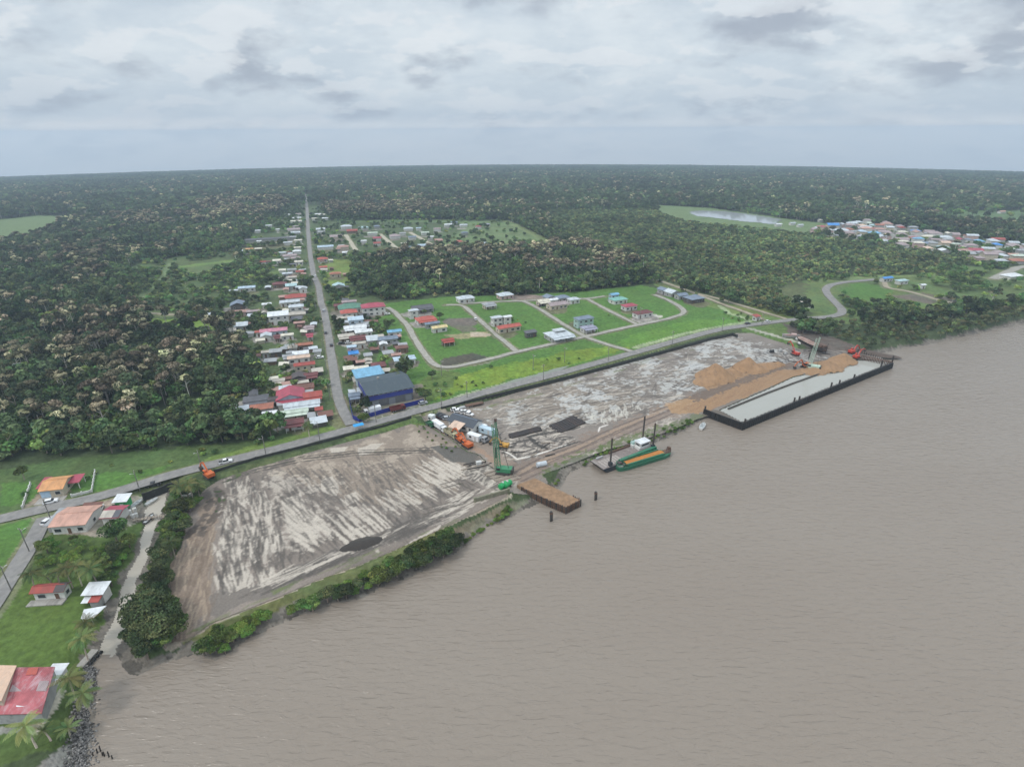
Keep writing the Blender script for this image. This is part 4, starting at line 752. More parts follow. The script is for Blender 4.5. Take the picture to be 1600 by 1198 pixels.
# distant town
rt = random.Random(8); TP = np.array([(1268,362),(1300,352),(1350,346),(1400,352),(1450,361),(1520,369),(1600,382),(1640,388),(1640,402),(1600,408),(1540,407),(1500,397),(1440,387),(1385,378),(1330,372)], float)
TW = G(TP); tk = ['palegrey']*6+['pinkgrey']*5+['grey']*3+['cream']*2+['pinkbrown', 'paleblue', 'paleblue', 'slate', 'crimson', 'orangered', 'brickred', 'salmon', 'paleteal', 'skyblue', 'blue', 'white', 'peach', 'palegreen']
pl = []; tries = 0
while len(pl) < 200 and tries < 9000:
    tries += 1; u = rt.uniform(1262, 1640); v = rt.uniform(346, 410)
    if not inside(np.array([u]), np.array([v]), TP)[0]: continue
    x, y = g(u, v, 5); 
    if any((x-a)**2+(y-b)**2 < 14.5**2 for a, b in pl): continue
    pl.append((x, y)); k = rt.choice(tk); w = rt.uniform(8.5, 14); d = w*rt.uniform(.55, .8)
    e = empty('town_house', x, y, rz=math.radians(-12+rt.choice((0, 0, 90))+rt.uniform(-5, 5)), cat='house', group='houses of the distant town by the river')
    house_parts(e, w, d, rt.choice((3.2, 3.2, 5.8)), rt.choice(('hip', 'hip', 'gx')), k, rt.choice('wwcgp'), 1, None, 0, tries)
    part = 'left end' if u < 1350 else ('middle' if u < 1470 else 'right end')
    e['label'] = f"{PAL[k][0]} roofed house in the {part} of the distant town"; FOOT.append((x, y, 7))
# row of tiny buildings far beyond the town and beside the far road
for u, v, k in [(1205,299,'white'),(1222,299.5,'palegrey'),(1240,300,'white'),(1258,300.5,'palegrey'),(1275,300,'white'),(1292,301,'white'),(1190,299,'palegrey'),(1306,301,'palegrey'),(497,335,'white'),(503,336,'cream'),(492,342,'cream'),(508,341.5,'white'),(1545,320,'white'),(1565,331,'salmon'),(420,353,'white'),(402,361,'white'),(1250,352,'palegrey'),(1238,349,'palegrey')]:
    house(u, v, 7 if v < 310 else 9, k, 'gx', 'w', 1, .5, area='D')
# ---- labels that single each house out
AREA = {'L': 'left of the straight village road', 'R': 'right of the straight village road', 'E': 'on the green estate plots', 'F': 'in the forest at far left', 'U': 'in the upper settlement', 'T': 'on the right before the town', 'D': 'far off before the horizon'}
def base_label(hh):
    e, u, v, wpx, rk, typ, area, lab, nm = hh; w = wpx/ppm(e.location.x, e.location.y)
    size = 'long ' if w > 20 else ('small ' if w < 8.5 else '')
    kind = {'gx': 'gabled', 'gy': 'front-gabled', 'hip': 'hip-roofed', 'shed': 'lean-to roofed'}[typ]
    return f"{size}{PAL[rk][0]} {kind} house"
labs = {}
for hh in HOUSES:
    if not hh[7]: labs.setdefault(base_label(hh)+' '+AREA[hh[6]], []).append(hh)
used = set(); todo = []
for k, L_ in labs.items():
    if len(L_) == 1: L_[0][7] = k; used.add(k)
    else: todo += L_
for hh in todo:
    c = sorted((o for o in HOUSES if o is not hh), key=lambda o: (o[1]-hh[1])**2+4*(o[2]-hh[2])**2)
    for o in c[:25]:
        du = hh[1]-o[1]; dv = (hh[2]-o[2])*2
        rel = ('to the right of' if du > 0 else 'to the left of') if abs(du) > abs(dv) else ('in front of' if dv > 0 else 'behind')
        s = f"{base_label(hh)} {rel} the {base_label(o).replace(' house', '')} one {AREA[hh[6]].replace(' straight', '')}"
        if s not in used and len(s.split()) <= 16: hh[7] = s; used.add(s); break
        s = f"{base_label(hh)} {rel} the {base_label(o).replace(' house', '')} one"
        if s not in used: hh[7] = s; used.add(s); break
for hh in HOUSES: hh[0]['label'] = hh[7]; hh[0]['group'] = 'houses ' + AREA[hh[6]]
# ---------------------------------------------------------------- special buildings
def wp(u, v, h): # world point seen at the pixel, h above the ground
    x, y = g(u, v, 2.2+h); return Vector((x, y, sag(x, y)+2.2+h))
def local(e, p): return e.matrix_basis.inverted() @ Vector(p)
def slab(name, e, pts, m, th=.18, label=None):
    """roof panel through given (u, v, height) corners"""
    P = [local(e, wp(*p)) for p in pts]; n = len(P); b = MB()
    b.add([tuple(p) for p in P]+[(p.x, p.y, p.z-th) for p in P], [tuple(range(n)), tuple(range(2*n-1, n-1, -1))]+[((i+1) % n, i, i+n, (i+1) % n+n) for i in range(n)])
    o = b.build(name, m, e, label=label); 
    import bmesh
    bm = bmesh.new(); bm.from_mesh(o.data); bmesh.ops.recalc_face_normals(bm, faces=bm.faces); bm.to_mesh(o.data); bm.free(); return o
def rect_of(e, u0, v0, u1, v1): pass
# blue trading warehouse at the junction
A = np.array(g(577.6, 638)); B = np.array(g(646, 624)); c = (A+B)/2; rz = math.atan2(*(B-A)[::-1]); W = np.hypot(*(B-A)); Dp = 21
cc = c+np.array((-math.sin(rz), math.cos(rz)))*Dp/2
e = empty('warehouse', cc[0], cc[1], rz=rz, label='big warehouse with dark slate roof and blue painted walls at the road junction', cat='warehouse'); FOOT.append((cc[0], cc[1], 17))
HW = 6.6
b = MB(); b.box(0, 0, 1.9, W, Dp, 3.8); b.build('lower_wall', mat('dark_grey_block_wall', (.13, .13, .14), stain=(.20, .19, .18)), e)
b = MB(); b.box(0, 0, 3.8+1.1, W+.1, Dp+.1, 2.2)
b.build('blue_wall_band', mat('royal_blue_paint', (.045, .06, .30), rough=.5, var=.15, stain=(.06, .07, .22)), e)
b = MB(); b.box(0, 0, 6.3, W-.1, Dp-.1, .9); b.build('upper_wall', wmat('g'), e)
rf = roof_mesh(W, Dp, HW+.1, 'gx', 2.4, .9).build('roof', mat('dark_slate_roof', (.055, .075, .09), rough=.5, ribs=.3, stain=(.085, .105, .115)), e)
b = MB(); b.box(-W*.12, 2, 9.2, .9, .9, .8); b.build('roof_vent', CONC, rf)
for i in range(9):
    x = -W/2+W*(i+.5)/9; f = MB(); f.box(x, -Dp/2-.05, 6.35, W/9-.5, .1, .75); fo = f.build('window', mat('red_brown_shutter', (.22, .07, .05)) if i in (0, 1, 6, 7) else FRAME, e)
    b = MB(); b.box(x, -Dp/2-.09, 6.35, W/9-.9, .1, .45); b.build('pane', GLASS, fo)
for i in (0, 2, 4): b = MB(); b.box(-W/2+3+i*4, -Dp/2-.05, 1.6, 3, .12, 3.2); b.build('roller_door', mat('grey_shutter', (.22, .23, .25), ribs=.3), e)
for yy in (-Dp*.4, -Dp*.2, 0): b = MB(); b.box(-W/2-.08, yy, 3.1, .2, .5, 6.2); b.build('pilaster', MATS['royal_blue_paint'], e)
e = empty('storage_shed', *g(577, 598), rz=rz, label='shed with bright sky blue roof joined behind the dark slate warehouse', cat='shed'); x, y = e.location[:2]; FOOT.append((x, y, 9))
house_parts(e, 13.5, 8.5, 5.6, 'shed', 'skyblue', 'b', 1, 1.2, 0)
# orange house beside the riverside road
NR = math.radians(30)
def roof_at(name, corners, z, label, cat):
    c_, an, l, w = quad_frame(*corners, z); e = empty(name, c_[0], c_[1], rz=an, label=label, cat=cat); FOOT.append((c_[0], c_[1], max(l, w)/2)); return e, l-1.2, w-1.2
e, l, w = roof_at('house', [(64,768),(104,763),(112,743),(74,747)], 5.2, 'house with wide orange roof and pink side roofs above the riverside road', 'house')
house_parts(e, l, w, 3.1, 'gx', 'orange', 'c', 1, 1.5, 2, 4)
for sx, dy, ww, dd in ((-1, 1.5, 2.0, w*.8), (1, 2.0, 3.4, w*.6)):
    q = roof_mesh(ww, dd, 2.75, 'shed', .5, .2); q.v = [(vx+sx*(l/2+ww/2+.4), vy+dy, vz) for vx, vy, vz in q.v]; q.build('side_roof', rmat('crimson'), e, label='crimson side roof')
    for py in (-1, 1): q = MB(); q.beam((sx*(l/2+ww), dy+py*dd*.45, 0), (sx*(l/2+ww), dy+py*dd*.45, 2.7), .2); q.build('post', wmat('w'), e)
b = MB(); b.box(0, -w/2-2.2, .05, l+2, 4, .14); b.build('forecourt', CONC, e)
b = MB(); b.box(-l*.32, -w/2-.07, 1.3, 3.0, .12, 2.5); b.build('garage_door', mat('pale_blue_door', (.38, .5, .62)), e)
e = empty('yard_wall', *g(60, 782), rz=NR, label='low pale yard wall around the orange roofed house', cat='wall')
b = MB()
for a, c_ in (((-8+4, -3), (-8+4, 14)), ((12+4, -3), (12+4, 12)), ((6+4, -3.3), (12+4, -3.3))):
    b.beam((a[0], a[1], .5), (c_[0], c_[1], .5), .25, 1.0); n = int(max(abs(c_[0]-a[0]), abs(c_[1]-a[1]))/2.5)
    for i in range(n+1): b.box(a[0]+(c_[0]-a[0])*i/n, a[1]+(c_[1]-a[1])*i/n, .65, .4, .4, 1.3)
b.build('wall', wmat('w'), e)
e, l, w = roof_at('shop_building', [(81,825),(143,818),(153,791),(99,793)], 5.3, 'long low building with a wide faded salmon roof by the side road', 'building')
house_parts(e, l, w, 3.3, 'gx', 'salmon', 'w', 1, 1.2, 2, 9)
q = roof_mesh(2.2, w*.9, 2.9, 'shed', .5, .1); q.v = [(vx-l/2-1.6, vy+.5, vz) for vx, vy, vz in q.v]; q.build('side_roof', rmat('grey'), e)
q = MB(); q.box(-l/2-1.1, .5, 1.4, 1.8, w*.85, 2.8); q.build('annex_wall', wmat('g'), e)
q = roof_mesh(6, 1.8, 2.7, 'shed', .4, .1); q.v = [(vx+1.5, vy+w/2+1.9, vz) for vx, vy, vz in q.v]; q.build('back_canopy', rmat('rust'), e)
e, l, w = roof_at('kiosk', [(176,784),(201.5,782),(203,771),(181,773)], 5.3, 'small green shop with a white flat roof beside the creek bridge', 'shop')
house_parts(e, l, w, 3.2, 'shed', 'white', 'w', 1, .5, 0)
[c for c in e.children if c.name.startswith('wall')][0].data.materials[0] = mat('bright_green_paint', (.03, .32, .09), rough=.5)
b = MB(); b.box(.2, -w/2-.06, 1.1, 1.1, .12, 2.2); b.build('door', FRAME, e); b = MB(); b.box(-2, -w/2-.05, 1.6, 1.6, .1, 1); b.build('window', GLASS, e)
e, l, w = roof_at('house', [(161,810),(192,808),(197,790),(166,791.5)], 5.0, 'house with half crimson half pale roof between salmon building and creek', 'house')
house_parts(e, l, w, 3, 'gx', 'crimson', 'w', 1, .9, 1, 3)
X = l/2+.5; Y = w/2+.5
b = MB(); b.add([(-X, -Y, 3.2), (X*.3, -Y, 3.2), (X*.3, -.4, 4.08), (-X, -.4, 4.08)], [(0, 1, 2, 3)]); b.build('pale_roof_sheet', rmat('beige'), e)
b = MB(); b.add([(X*.32, -Y, 3.2), (X, -Y, 3.2), (X, -.4, 4.08), (X*.32, -.4, 4.08)], [(0, 1, 2, 3)]); b.build('dark_roof_sheet', rmat('darkgrey'), e)
e, l, w = roof_at('house', [(49,928),(104,925),(109,910),(56,914)], 5.0, 'white bungalow with a faded red and brown gable roof on the lawn', 'house')
house_parts(e, l, w, 3, 'gx', 'brickred', 'w', 1, 1.0, 2, 5)
X = l/2; Y = w/2+.65; b = MB()
for s in (-1, 1): b.add([(X*.45, s*Y, 3.14), (X+.65, s*Y, 3.14), (X+.65, 0, 4.13), (X*.45, 0, 4.13)], [(0, 1, 2, 3) if s < 0 else (3, 2, 1, 0)])
b.build('brown_roof_sheet', rmat('darkbrown'), e); b = MB(); b.box(-.4, -w/2-1.2, .15, l+1.5, 2.2, .4); b.build('terrace', CONC, e)
e, l, w = roof_at('house', [(128,925),(163,922),(169,906),(134,907)], 5.8, 'house with a bright white roof and rusty red lower roof beside the creek', 'house')
house_parts(e, l, w, 3.6, 'shed', 'white', 'w', 1, .7, 1, 6)
q = roof_mesh(l*.5, 1.8, 2.6, 'shed', .4, .2); q.v = [(vx+l*.22, vy-w/2-1.2, vz) for vx, vy, vz in q.v]; q.build('lower_roof', rmat('brickred'), e)
q = roof_mesh(l*.3, 1.6, 2.4, 'shed', .3, .2); q.v = [(vx-l*.3, vy-w/2-1.2, vz) for vx, vy, vz in q.v]; q.build('lower_roof', rmat('white'), e)
q = MB(); q.box(l*.2, -w/2-1.1, 1.25, l*.45, 1.8, 2.5); q.build('lower_wall', wmat('g'), e)
HR = math.radians(10)
e = empty('boat_shelter', *g(144, 961), rz=HR, label='white triangular canopy on posts beside the creek and palms', cat='canopy')
b = MB(); b.add([(-2.6, 1.8, 2.1), (2.8, 2.2, 2.1), (1.2, -2.4, 2.1), (-1.8, -1.6, 2.1), (-2.6, 1.8, 1.95), (2.8, 2.2, 1.95), (1.2, -2.4, 1.95), (-1.8, -1.6, 1.95)], [(3, 2, 1, 0), (4, 5, 6, 7), (0, 1, 5, 4), (1, 2, 6, 5), (2, 3, 7, 6), (3, 0, 4, 7)]); b.build('canopy_sheet', rmat('white'), e)
for px_, py_ in ((-2.4, 1.6), (2.5, 2), (1, -2.1), (-1.6, -1.4)): b = MB(); b.beam((px_, py_, 0), (px_, py_, 1.95), .12); b.build('post', FRAME, e)
# large building in the lower left corner
x, y = g(40, 1085); e = empty('riverside_hall', x, y, label='large hall with patched faded red roof and peach roof beside the rock bank', cat='building'); FOOT.append((x, y, 15))
mr = mat('patched_red_roof', (.36, .10, .11), rough=.5, var=.5, scale=.22, ribs=.3, stain=(.48, .36, .38))
slab('red_roof', e, [(25,1042,6.2),(86,1041,5.2),(65,1114,3.4),(-22,1116,3.6)], mr); 
slab('peach_roof', e, [(-30,1038,5.6),(26,1039,6.6),(2,1094,6.0),(-30,1100,4.6)], mat('peach_roof_sheet', (.58, .40, .29), rough=.5, ribs=.3, stain=(.5, .38, .3)))
def quad_walls(name, e, pts, m):
    """walls standing on the ground under the given (u,v,h) roof corners"""
    b = MB(); P = [wp(*p) for p in pts]; n = len(P); G0 = [local(e, (p.x, p.y, gz(p.x, p.y)-.3)) for p in P]; T0 = [local(e, p) for p in P]; ce = sum(T0, Vector())/n
    G0 = [Vector((ce.x+(a.x-ce.x)*.93, ce.y+(a.y-ce.y)*.93, a.z)) for a in G0]; T0 = [Vector((ce.x+(a.x-ce.x)*.93, ce.y+(a.y-ce.y)*.93, a.z-.22)) for a in T0]
    b.add([tuple(v) for v in G0+T0], [(i, (i+1) % n, n+(i+1) % n, n+i) for i in range(n)]); return b.build(name, m, e)
quad_walls('wall', e, [(-22,1116,3.6),(65,1114,3.4),(86,1041,5.2),(25,1042,6.2)], wmat('g')); quad_walls('wall', e, [(-30,1100,4.6),(2,1094,6.0),(26,1039,6.6),(-30,1038,5.6)], wmat('c'))
slab('roof_patch', e, [(26,1099,4.02),(41,1098.5,3.98),(39,1103,3.87),(25,1103.5,3.93)], rmat('white'), th=.03)
for a in ([(44,1043,6.0),(60,1042,5.73),(57,1053,5.45),(40,1054,5.7)],): slab('roof_patch', e, a, rmat('brightred'), th=.02)
for a in ([(22,1064,5.33),(40,1063,5.2),(35,1079,4.75),(14,1080,4.85)], [(52,1063,5.02),(77,1063,4.78),(72,1079,4.4),(48,1079,4.62)]): slab('roof_patch', e, a, rmat('pinkgrey'), th=.02)
x, y = g(89, 1066); e2 = empty('outbuilding', x, y, rz=.05, label='small white outbuilding attached right of the patched red roof hall', cat='outbuilding'); house_parts(e2, 2.6, 4.6, 2.6, 'shed', 'white', 'w', 1, .4, 0)
b = MB(); b.box(0, -2.35, 1.4, 1.2, .1, .8); b.build('window', GLASS, e2)
x, y = g(134, 1021); e = empty('landing_stage', x, y, rz=math.radians(-5), label='pale concrete landing stage with tyre fenders on the creek bank', cat='landing stage')
b = MB(); b.box(0, 0, .45, 1.9, 5.2, .35); b.build('deck', CONC, e)
for i in range(5): b = MB(); b.tube((1.5, -2.2+i*1.1, .1), (1.9, -2.2+i*1.1, .1), .45, n=9); b.build('tyre', mat('black_rubber', (.03, .03, .03)), e)
# site office
x, y = g(727, 656, 5); OR = math.radians(-32)
e = empty('site_office', x, y, rz=OR, label='site office with dark slate gable roof and cream canopy in the work yard', cat='office'); FOOT.append((x, y, 8)); e.location.z = sag(x, y)+1.5
house_parts(e, 13, 7, 3.1, 'gx', 'slate', 'w', 1, 1.8, 2, 3); [c for c in e.children if c.name.startswith('roof')][0].data.materials[0] = mat('charcoal_roof', (.075, .085, .10), ribs=.3)
q = roof_mesh(5.5, 4.6, 2.8, 'shed', 1.0, .2); q.v = [(vx-.5, vy-5.6, vz) for vx, vy, vz in q.v]; q.build('canopy', rmat('peach'), e)
for s in (-1, 1): q = MB(); q.beam((-.5+s*2.6, -7.7, 0), (-.5+s*2.6, -7.7, 2.8), .2); q.build('canopy_post', FRAME, e)
def container(u, v, l, rz, c, label, h=2.6, w=2.5):
    x, y = g(u, v, 3.4); e = empty('container', x, y, rz=rz, label=label, cat='container', group='site cabins and containers'); e.location.z = sag(x, y)+1.3; m = mat('container_'+c, {'pale_blue': (.48, .6, .68), 'white': (.72, .74, .75)}[c], rough=.5, ribs=.4)
    b = MB(); b.box(0, 0, h/2+.15, l, w, h); b.build('body', m, e)
    for sx in (-1, 1):
        for sy in (-1, 1): b = MB(); b.box(sx*(l/2-.07), sy*(w/2-.07), h/2+.15, .22, .22, h+.1); b.build('corner_post', FRAME, e)
    b = MB(); b.box(l*.2, -w/2-.03, 1.3, .9, .08, 2.0); b.build('door', FRAME, e); b = MB(); b.box(-l*.2, -w/2-.03, 1.7, 1.1, .08, .8); b.build('window', GLASS, e)
    FOOT.append((x, y, 4)); return e
container(761, 670, 7.5, OR, 'pale_blue', 'pale blue container at the right end of the site office')
container(750.5, 664.5, 6, OR, 'white', 'white site cabin between the office roof and the pale blue container')
container(741, 680, 6, OR, 'white', 'white cabin standing alone in front of the site office')
container(674.5, 651, 2.6, OR, 'white', 'small white gatehouse booth at the entrance of the work yard', h=3, w=2.2)
# ---------------------------------------------------------------- vehicles and machines
def paint(name, c, rough=.35, stain=None): return mat('paint_'+name, c, rough=rough, var=.08, spec=.5, stain=stain)
RUB = mat('black_rubber', (.03, .03, .03)); STEEL = mat('dark_steel', (.06, .055, .05), rough=.6, stain=(.12, .07, .05)); RUSTY = mat('rusty_steel', (.14, .085, .06), rough=.8, stain=(.07, .05, .045)); TIMBER = mat('grey_timber', (.30, .25, .20), stain=(.15, .12, .10))
def yz(x, y): return float(sag(x, y)+land_h(x, y)[0]) + (.16 if (inside(np.array([x]), np.array([y]), YARD1) | inside(np.array([x]), np.array([y]), YARD2))[0] else .2)
def place(name, u, v, rz, label, cat, group=None, h=2.2):
    x, y = g(u, v, h); return empty(name, x, y, yz(x, y), rz, label, cat, group)
def wheels(e, xs, yy, r, w=.26):
    for x in xs:
        for s in (-1, 1):
            b = MB(); b.tube((x, s*yy-w/2, r), (x, s*yy+w/2, r), r, n=12); wo = b.build('wheel', RUB, e)
            b = MB(); b.tube((x, s*(yy+.02)-w/2, r), (x, s*(yy+.02)+w/2, r), r*.55, n=8); b.build('rim', mat('rim_metal', (.4, .4, .4), metal=.5, rough=.4), wo)
PC = {'white': (.75,.75,.75), 'black': (.025,.025,.03), 'dark grey': (.07,.075,.08), 'silver': (.42,.44,.46), 'red': (.35,.04,.03), 'blue': (.05,.12,.3)}
def car(u, v, rz, col, label, pickup=False, group='parked and passing cars', h=2.2):
    e = place('pickup_truck' if pickup else 'car', u, v, rz, label, 'pickup' if pickup else 'car', group, h); m = paint(col, PC[col])
    b = MB(); L = 5.0 if pickup else 4.3
    prof = [(-L/2, .35), (L/2, .35), (L/2, .75), (L/2-.15, .92), (.9, 1.0), (-L/2, 1.0)]
    b.xprism(prof, -.88, .88); b.build('body', m, e)
    b = MB()
    if pickup: cab = [(1.1, 1.0), (.45, 1.62), (-.75, 1.62), (-1.0, 1.0)]
    else: cab = [(1.05, .98), (.35, 1.48), (-1.35, 1.48), (-2.0, .98)]
    b.xprism(cab, -.80, .80); cb = b.build('cabin', GLASS, e)
    b = MB(); x0, x1 = cab[2][0], cab[1][0]; z = cab[1][1]; b.box((x0+x1)/2, 0, z+.03, x1-x0+.1, 1.5, .07); b.build('roof', m, e)
    if pickup:
        b = MB(); b.box(-1.75, 0, 1.05, 1.35, 1.5, .1); b.build('cargo_bed', mat('bed_liner', (.05, .05, .05)), e)
    for s in (-1, 1):
        b = MB(); b.box(L/2+.01, s*.62, .72, .06, .35, .18); b.build('headlight', mat('headlight_glass', (.6, .6, .6), rough=.1), e)
        b = MB(); b.box(-L/2-.01, s*.68, .8, .06, .25, .2); b.build('tail_light', mat('tail_light_red', (.4, .02, .02)), e)
    wheels(e, (-L*.31, L*.31), .8, .34); return e
RV = math.radians(33); D = math.radians
car(353, 723.5, D(28), 'white', 'white pickup driving on the riverside road above the left mud yard', True)
car(239, 755, D(24), 'black', 'black pickup with a pale load on the road by the creek bridge', True)
car(80, 786, D(28), 'white', 'white car parked in front of the orange roofed house')
car(76, 817, D(80), 'white', 'white car beside the left end of the salmon roofed building')
car(157, 797, D(110), 'white', 'white car squeezed between the salmon and the crimson roofed buildings')
car(1168, 507, D(25), 'dark grey', 'dark car on the riverside road near the far end of the estate')
car(1199, 504, D(25), 'white', 'white car on the riverside road near the red roadside stall')
car(661, 631.5, D(28), 'silver', 'silver car at the right end of the blue yard fence')
car(711, 638.5, D(15), 'white', 'white car, upper left of the pair behind the site office')
car(716, 641, D(15), 'white', 'white car, lower right of the pair behind the site office')
car(727, 642.5, D(18), 'white', 'white pickup just behind the slate office roof ridge', True)
car(733, 645.5, D(-30), 'white', 'white car close behind the right part of the office')
for i, (u, v) in enumerate([(684.5,646.5),(689.5,648.5),(694,650.5)]): car(u, v, D(60), 'black', ['black car nearest the gatehouse booth in the row', 'black car in the middle of the row beside the booth', 'black car next to the silver one by the booth'][i])
car(698.5, 652, D(15), 'silver', 'silver car at the right end of the row beside the booth')
car(509, 521.5, D(110), 'dark grey', 'dark car driving up the middle of the village road')
car(518, 541, D(110), 'black', 'black car at the right edge of the village road')
car(506, 487, D(110), 'silver', 'silver car at the bend of the village road', group='parked and passing cars')
car(493, 433, D(110), 'white', 'white car far up the village road')
car(500, 560, D(20), 'white', 'white car parked beside the left houses along the village road')
car(534, 538, D(20), 'dark grey', 'dark grey car in the front yard right of the village road')
car(545, 537, D(20), 'white', 'white car in the yard by the long beige roof')
car(846, 479, D(30), 'black', 'black car beside the pink grey roofed house on the estate')
car(743, 500, D(100), 'white', 'white car beside the estate street')
car(605, 492, D(20), 'white', 'white car near the crimson two storey house')
car(501, 652, D(20), 'silver', 'silver car by the small red arched house near the junction')
car(636, 560, D(10), 'white', 'small white car beside the pale blue roofed estate house')
def truck(u, v, rz, cabc, bodyc, label, box=True, l=7.5, h=2.2, bh=2.1):
    e = place('truck', u, v, rz, label, 'truck', 'trucks', h); mc = mat('truck_cab_'+label[:6].strip(), cabc, rough=.4); mb_ = mat('truck_body_'+label[:6].strip(), bodyc, rough=.5, stain=tuple(c*.6 for c in bodyc))
    b = MB(); b.box(0, 0, .75, l, .9, .3); b.build('chassis', STEEL, e)
    b = MB(); b.xprism([(l/2, .6), (l/2, 1.7), (l/2-.35, 2.6), (l/2-1.8, 2.6), (l/2-1.8, .6)], -1.15, 1.15); cb = b.build('cab', mc, e)
    b = MB(); b.box(l/2-.12, 0, 2.05, .25, 2.0, .65, tilt=Matrix.Rotation(-.38, 3, 'Y')); b.build('windscreen', GLASS, cb)
    for s in (-1, 1): b = MB(); b.box(l/2-1.0, s*1.16, 2.0, .8, .05, .6); b.build('side_window', GLASS, cb)
    b = MB()
    if box: b.box(-1.1, 0, 1.0+bh/2, l-2.4, 2.4, bh)
    else:
        b.xprism([(-l/2, 1.0), (l/2-2.1, 1.0), (l/2-1.9, 1+bh*.7), (-l/2-.3, 1+bh*.7)], -1.2, -1.08); b.xprism([(-l/2, 1.0), (l/2-2.1, 1.0), (l/2-1.9, 1+bh*.7), (-l/2-.3, 1+bh*.7)], 1.08, 1.2)
        b.box(-1.1, 0, 1.05, l-2.3, 2.3, .1); b.box(l/2-2.05, 0, 1+bh*.35, .1, 2.3, bh*.7); b.box(-l/2+.05, 0, 1+bh*.3, .1, 2.3, bh*.6)
    b.build('cargo_box' if box else 'tipper_bed', mb_, e); wheels(e, (-l*.36, -l*.2, l*.32), .98, .5, .35); return e
truck(582.5, 646, D(-150), (.7,.7,.7), (.75,.76,.77), 'white box truck inside the blue fence of the warehouse', l=8)
truck(622, 642, D(28), (.12,.02,.02), (.16,.04,.035), 'maroon tipper truck parked at the blue fence', box=False, l=7)
truck(687, 670, D(-50), (.7,.71,.72), (.62,.63,.64), 'white lorry first in the line beside the work yard track', l=9, h=1.3)
truck(705, 681, D(-50), (.40,.38,.24), (.36,.33,.22), 'khaki tipper truck between the white lorry and the orange excavators', box=False, l=8, h=1.3)
truck(673, 665, D(-50), (.03,.13,.06), (.03,.10,.05), 'green tractor truck at the head of the parked line', box=False, l=5, h=1.3, bh=1)
truck(750, 688, D(-35), (.30,.31,.32), (.12,.12,.12), 'grey flatbed truck below the lone white cabin', box=False, l=7, h=1.3, bh=.5)
ORG = mat('excavator_orange', (.52, .12, .03), rough=.45, stain=(.33, .10, .04)); RED = mat('excavator_red', (.48, .06, .035), rough=.45, stain=(.3, .06, .04)); YEL = mat('machine_yellow', (.50, .27, .05), rough=.5, stain=(.3, .17, .06))
def excavator(u, v, rz, m, label, pose=(3.4, 3.6, 5.9, 3.2, 7.0, .6), turn=0.0, h=1.3, s=1.0):
    e = place('excavator', u, v, rz, label, 'excavator', 'excavators of the work yard', h); e.scale = (s, s, s)
    for sy in (-1, 1):
        b = MB(); b.xprism([(-1.9, .15), (-1.6, 0), (1.6, 0), (1.9, .15), (2.1, .5), (1.8, .95), (-1.8, .95), (-2.1, .5)], sy*1.1-.3, sy*1.1+.3); b.build('track', STEEL, e)
    t = Matrix.Rotation(turn, 3, 'Z')
    def put(b): b.v = [tuple(t @ Vector(p)) for p in b.v]; return b
    b = MB(); b.box(-.6, 0, 1.6, 3.4, 2.6, 1.0); b.box(-1.9, 0, 1.7, 1.0, 2.6, 1.3); put(b).build('body', m, e)
    b = MB(); b.box(.8, .85, 2.1, 1.5, .95, 1.6, taper=.9); cb = put(b).build('cab', m, e); b = MB(); b.box(.95, .85, 2.25, 1.45, 1.0, .9); put(b).build('cab_glass', GLASS, cb)
    x1, z1, x2, z2, x3, z3 = pose
    b = MB(); b.beam((.8, -.2, 1.8), (x1, -.2, z1+1), .5, .6); b.beam((x1, -.2, z1+1), (x2, -.2, z2), .42, .5); put(b).build('boom', m, e)
    b = MB(); b.beam((x2-.4, -.2, z2+.3), (x3, -.2, z3+.9), .36, .42); put(b).build('stick', m, e)
    b = MB(); b.xprism([(x3+.2, z3+1.0), (x3-.9, z3+.7), (x3-1.0, z3-.1), (x3-.1, z3-.3), (x3+.4, z3+.3)], -.75, .35); put(b).build('bucket', STEEL, e)
    b = MB(); b.tube((.9, .15, 1.9), (x1-.8, .15, z1+.3), .12); b.tube((x1+.3, -.2, z1+1.5), (x2-.5, -.2, z2+.6), .1); put(b).build('hydraulic_ram', mat('ram_steel', (.35, .35, .35), metal=.8, rough=.3), e)
    FOOT.append((e.location.x, e.location.y, 3)); return e
excavator(328, 749, D(140), ORG, 'orange excavator at the upper left corner of the left mud yard', s=1.05)
excavator(719, 689, D(125), ORG, 'upper orange excavator parked behind the khaki truck')
excavator(730, 698, D(130), ORG, 'lower orange excavator at the end of the parked line', s=1.1)
excavator(787, 699, D(160), YEL, 'yellow excavator right behind the tall green crane', s=.9)
excavator(1242, 555, D(115), RED, 'red excavator with raised boom left of the rusty ship hull', pose=(3.0, 4.6, 5.0, 7.2, 6.2, 5.0))
excavator(1258, 574, D(200), ORG, 'orange red excavator on the sand beside the thin crane', s=1.1)
excavator(1331, 552, D(30), RED, 'red excavator farther from the water near the brown pile fence')
excavator(1338, 560, D(35), RED, 'red excavator nearer the water beside the brown pile fence', pose=(3.2, 3.8, 6.4, 4.6, 8.2, 3.0))
def lattice(e, name, a, b, w0, w1, n, m, t=.12, parent=None):
    """four-chord lattice column with diagonals"""
    a = Vector(a); b = Vector(b); d = (b-a).normalized(); s = d.cross(Vector((0, 1, 0))).normalized(); q = d.cross(s); mb_ = MB(); prev = None
    for i in range(n+1):
        f = i/n; w = (w0+(w1-w0)*f)/2; c = a+(b-a)*f; ring = [c+s*w+q*w, c-s*w+q*w, c-s*w-q*w, c+s*w-q*w]
        if prev:
            for k in range(4): mb_.beam(prev[k], ring[k], t); mb_.beam(prev[k], ring[(k+1) % 4], t*.6)
        for k in range(4): mb_.beam(ring[k], ring[(k+1) % 4], t*.6)
        prev = ring
    return mb_.build(name, m, e)
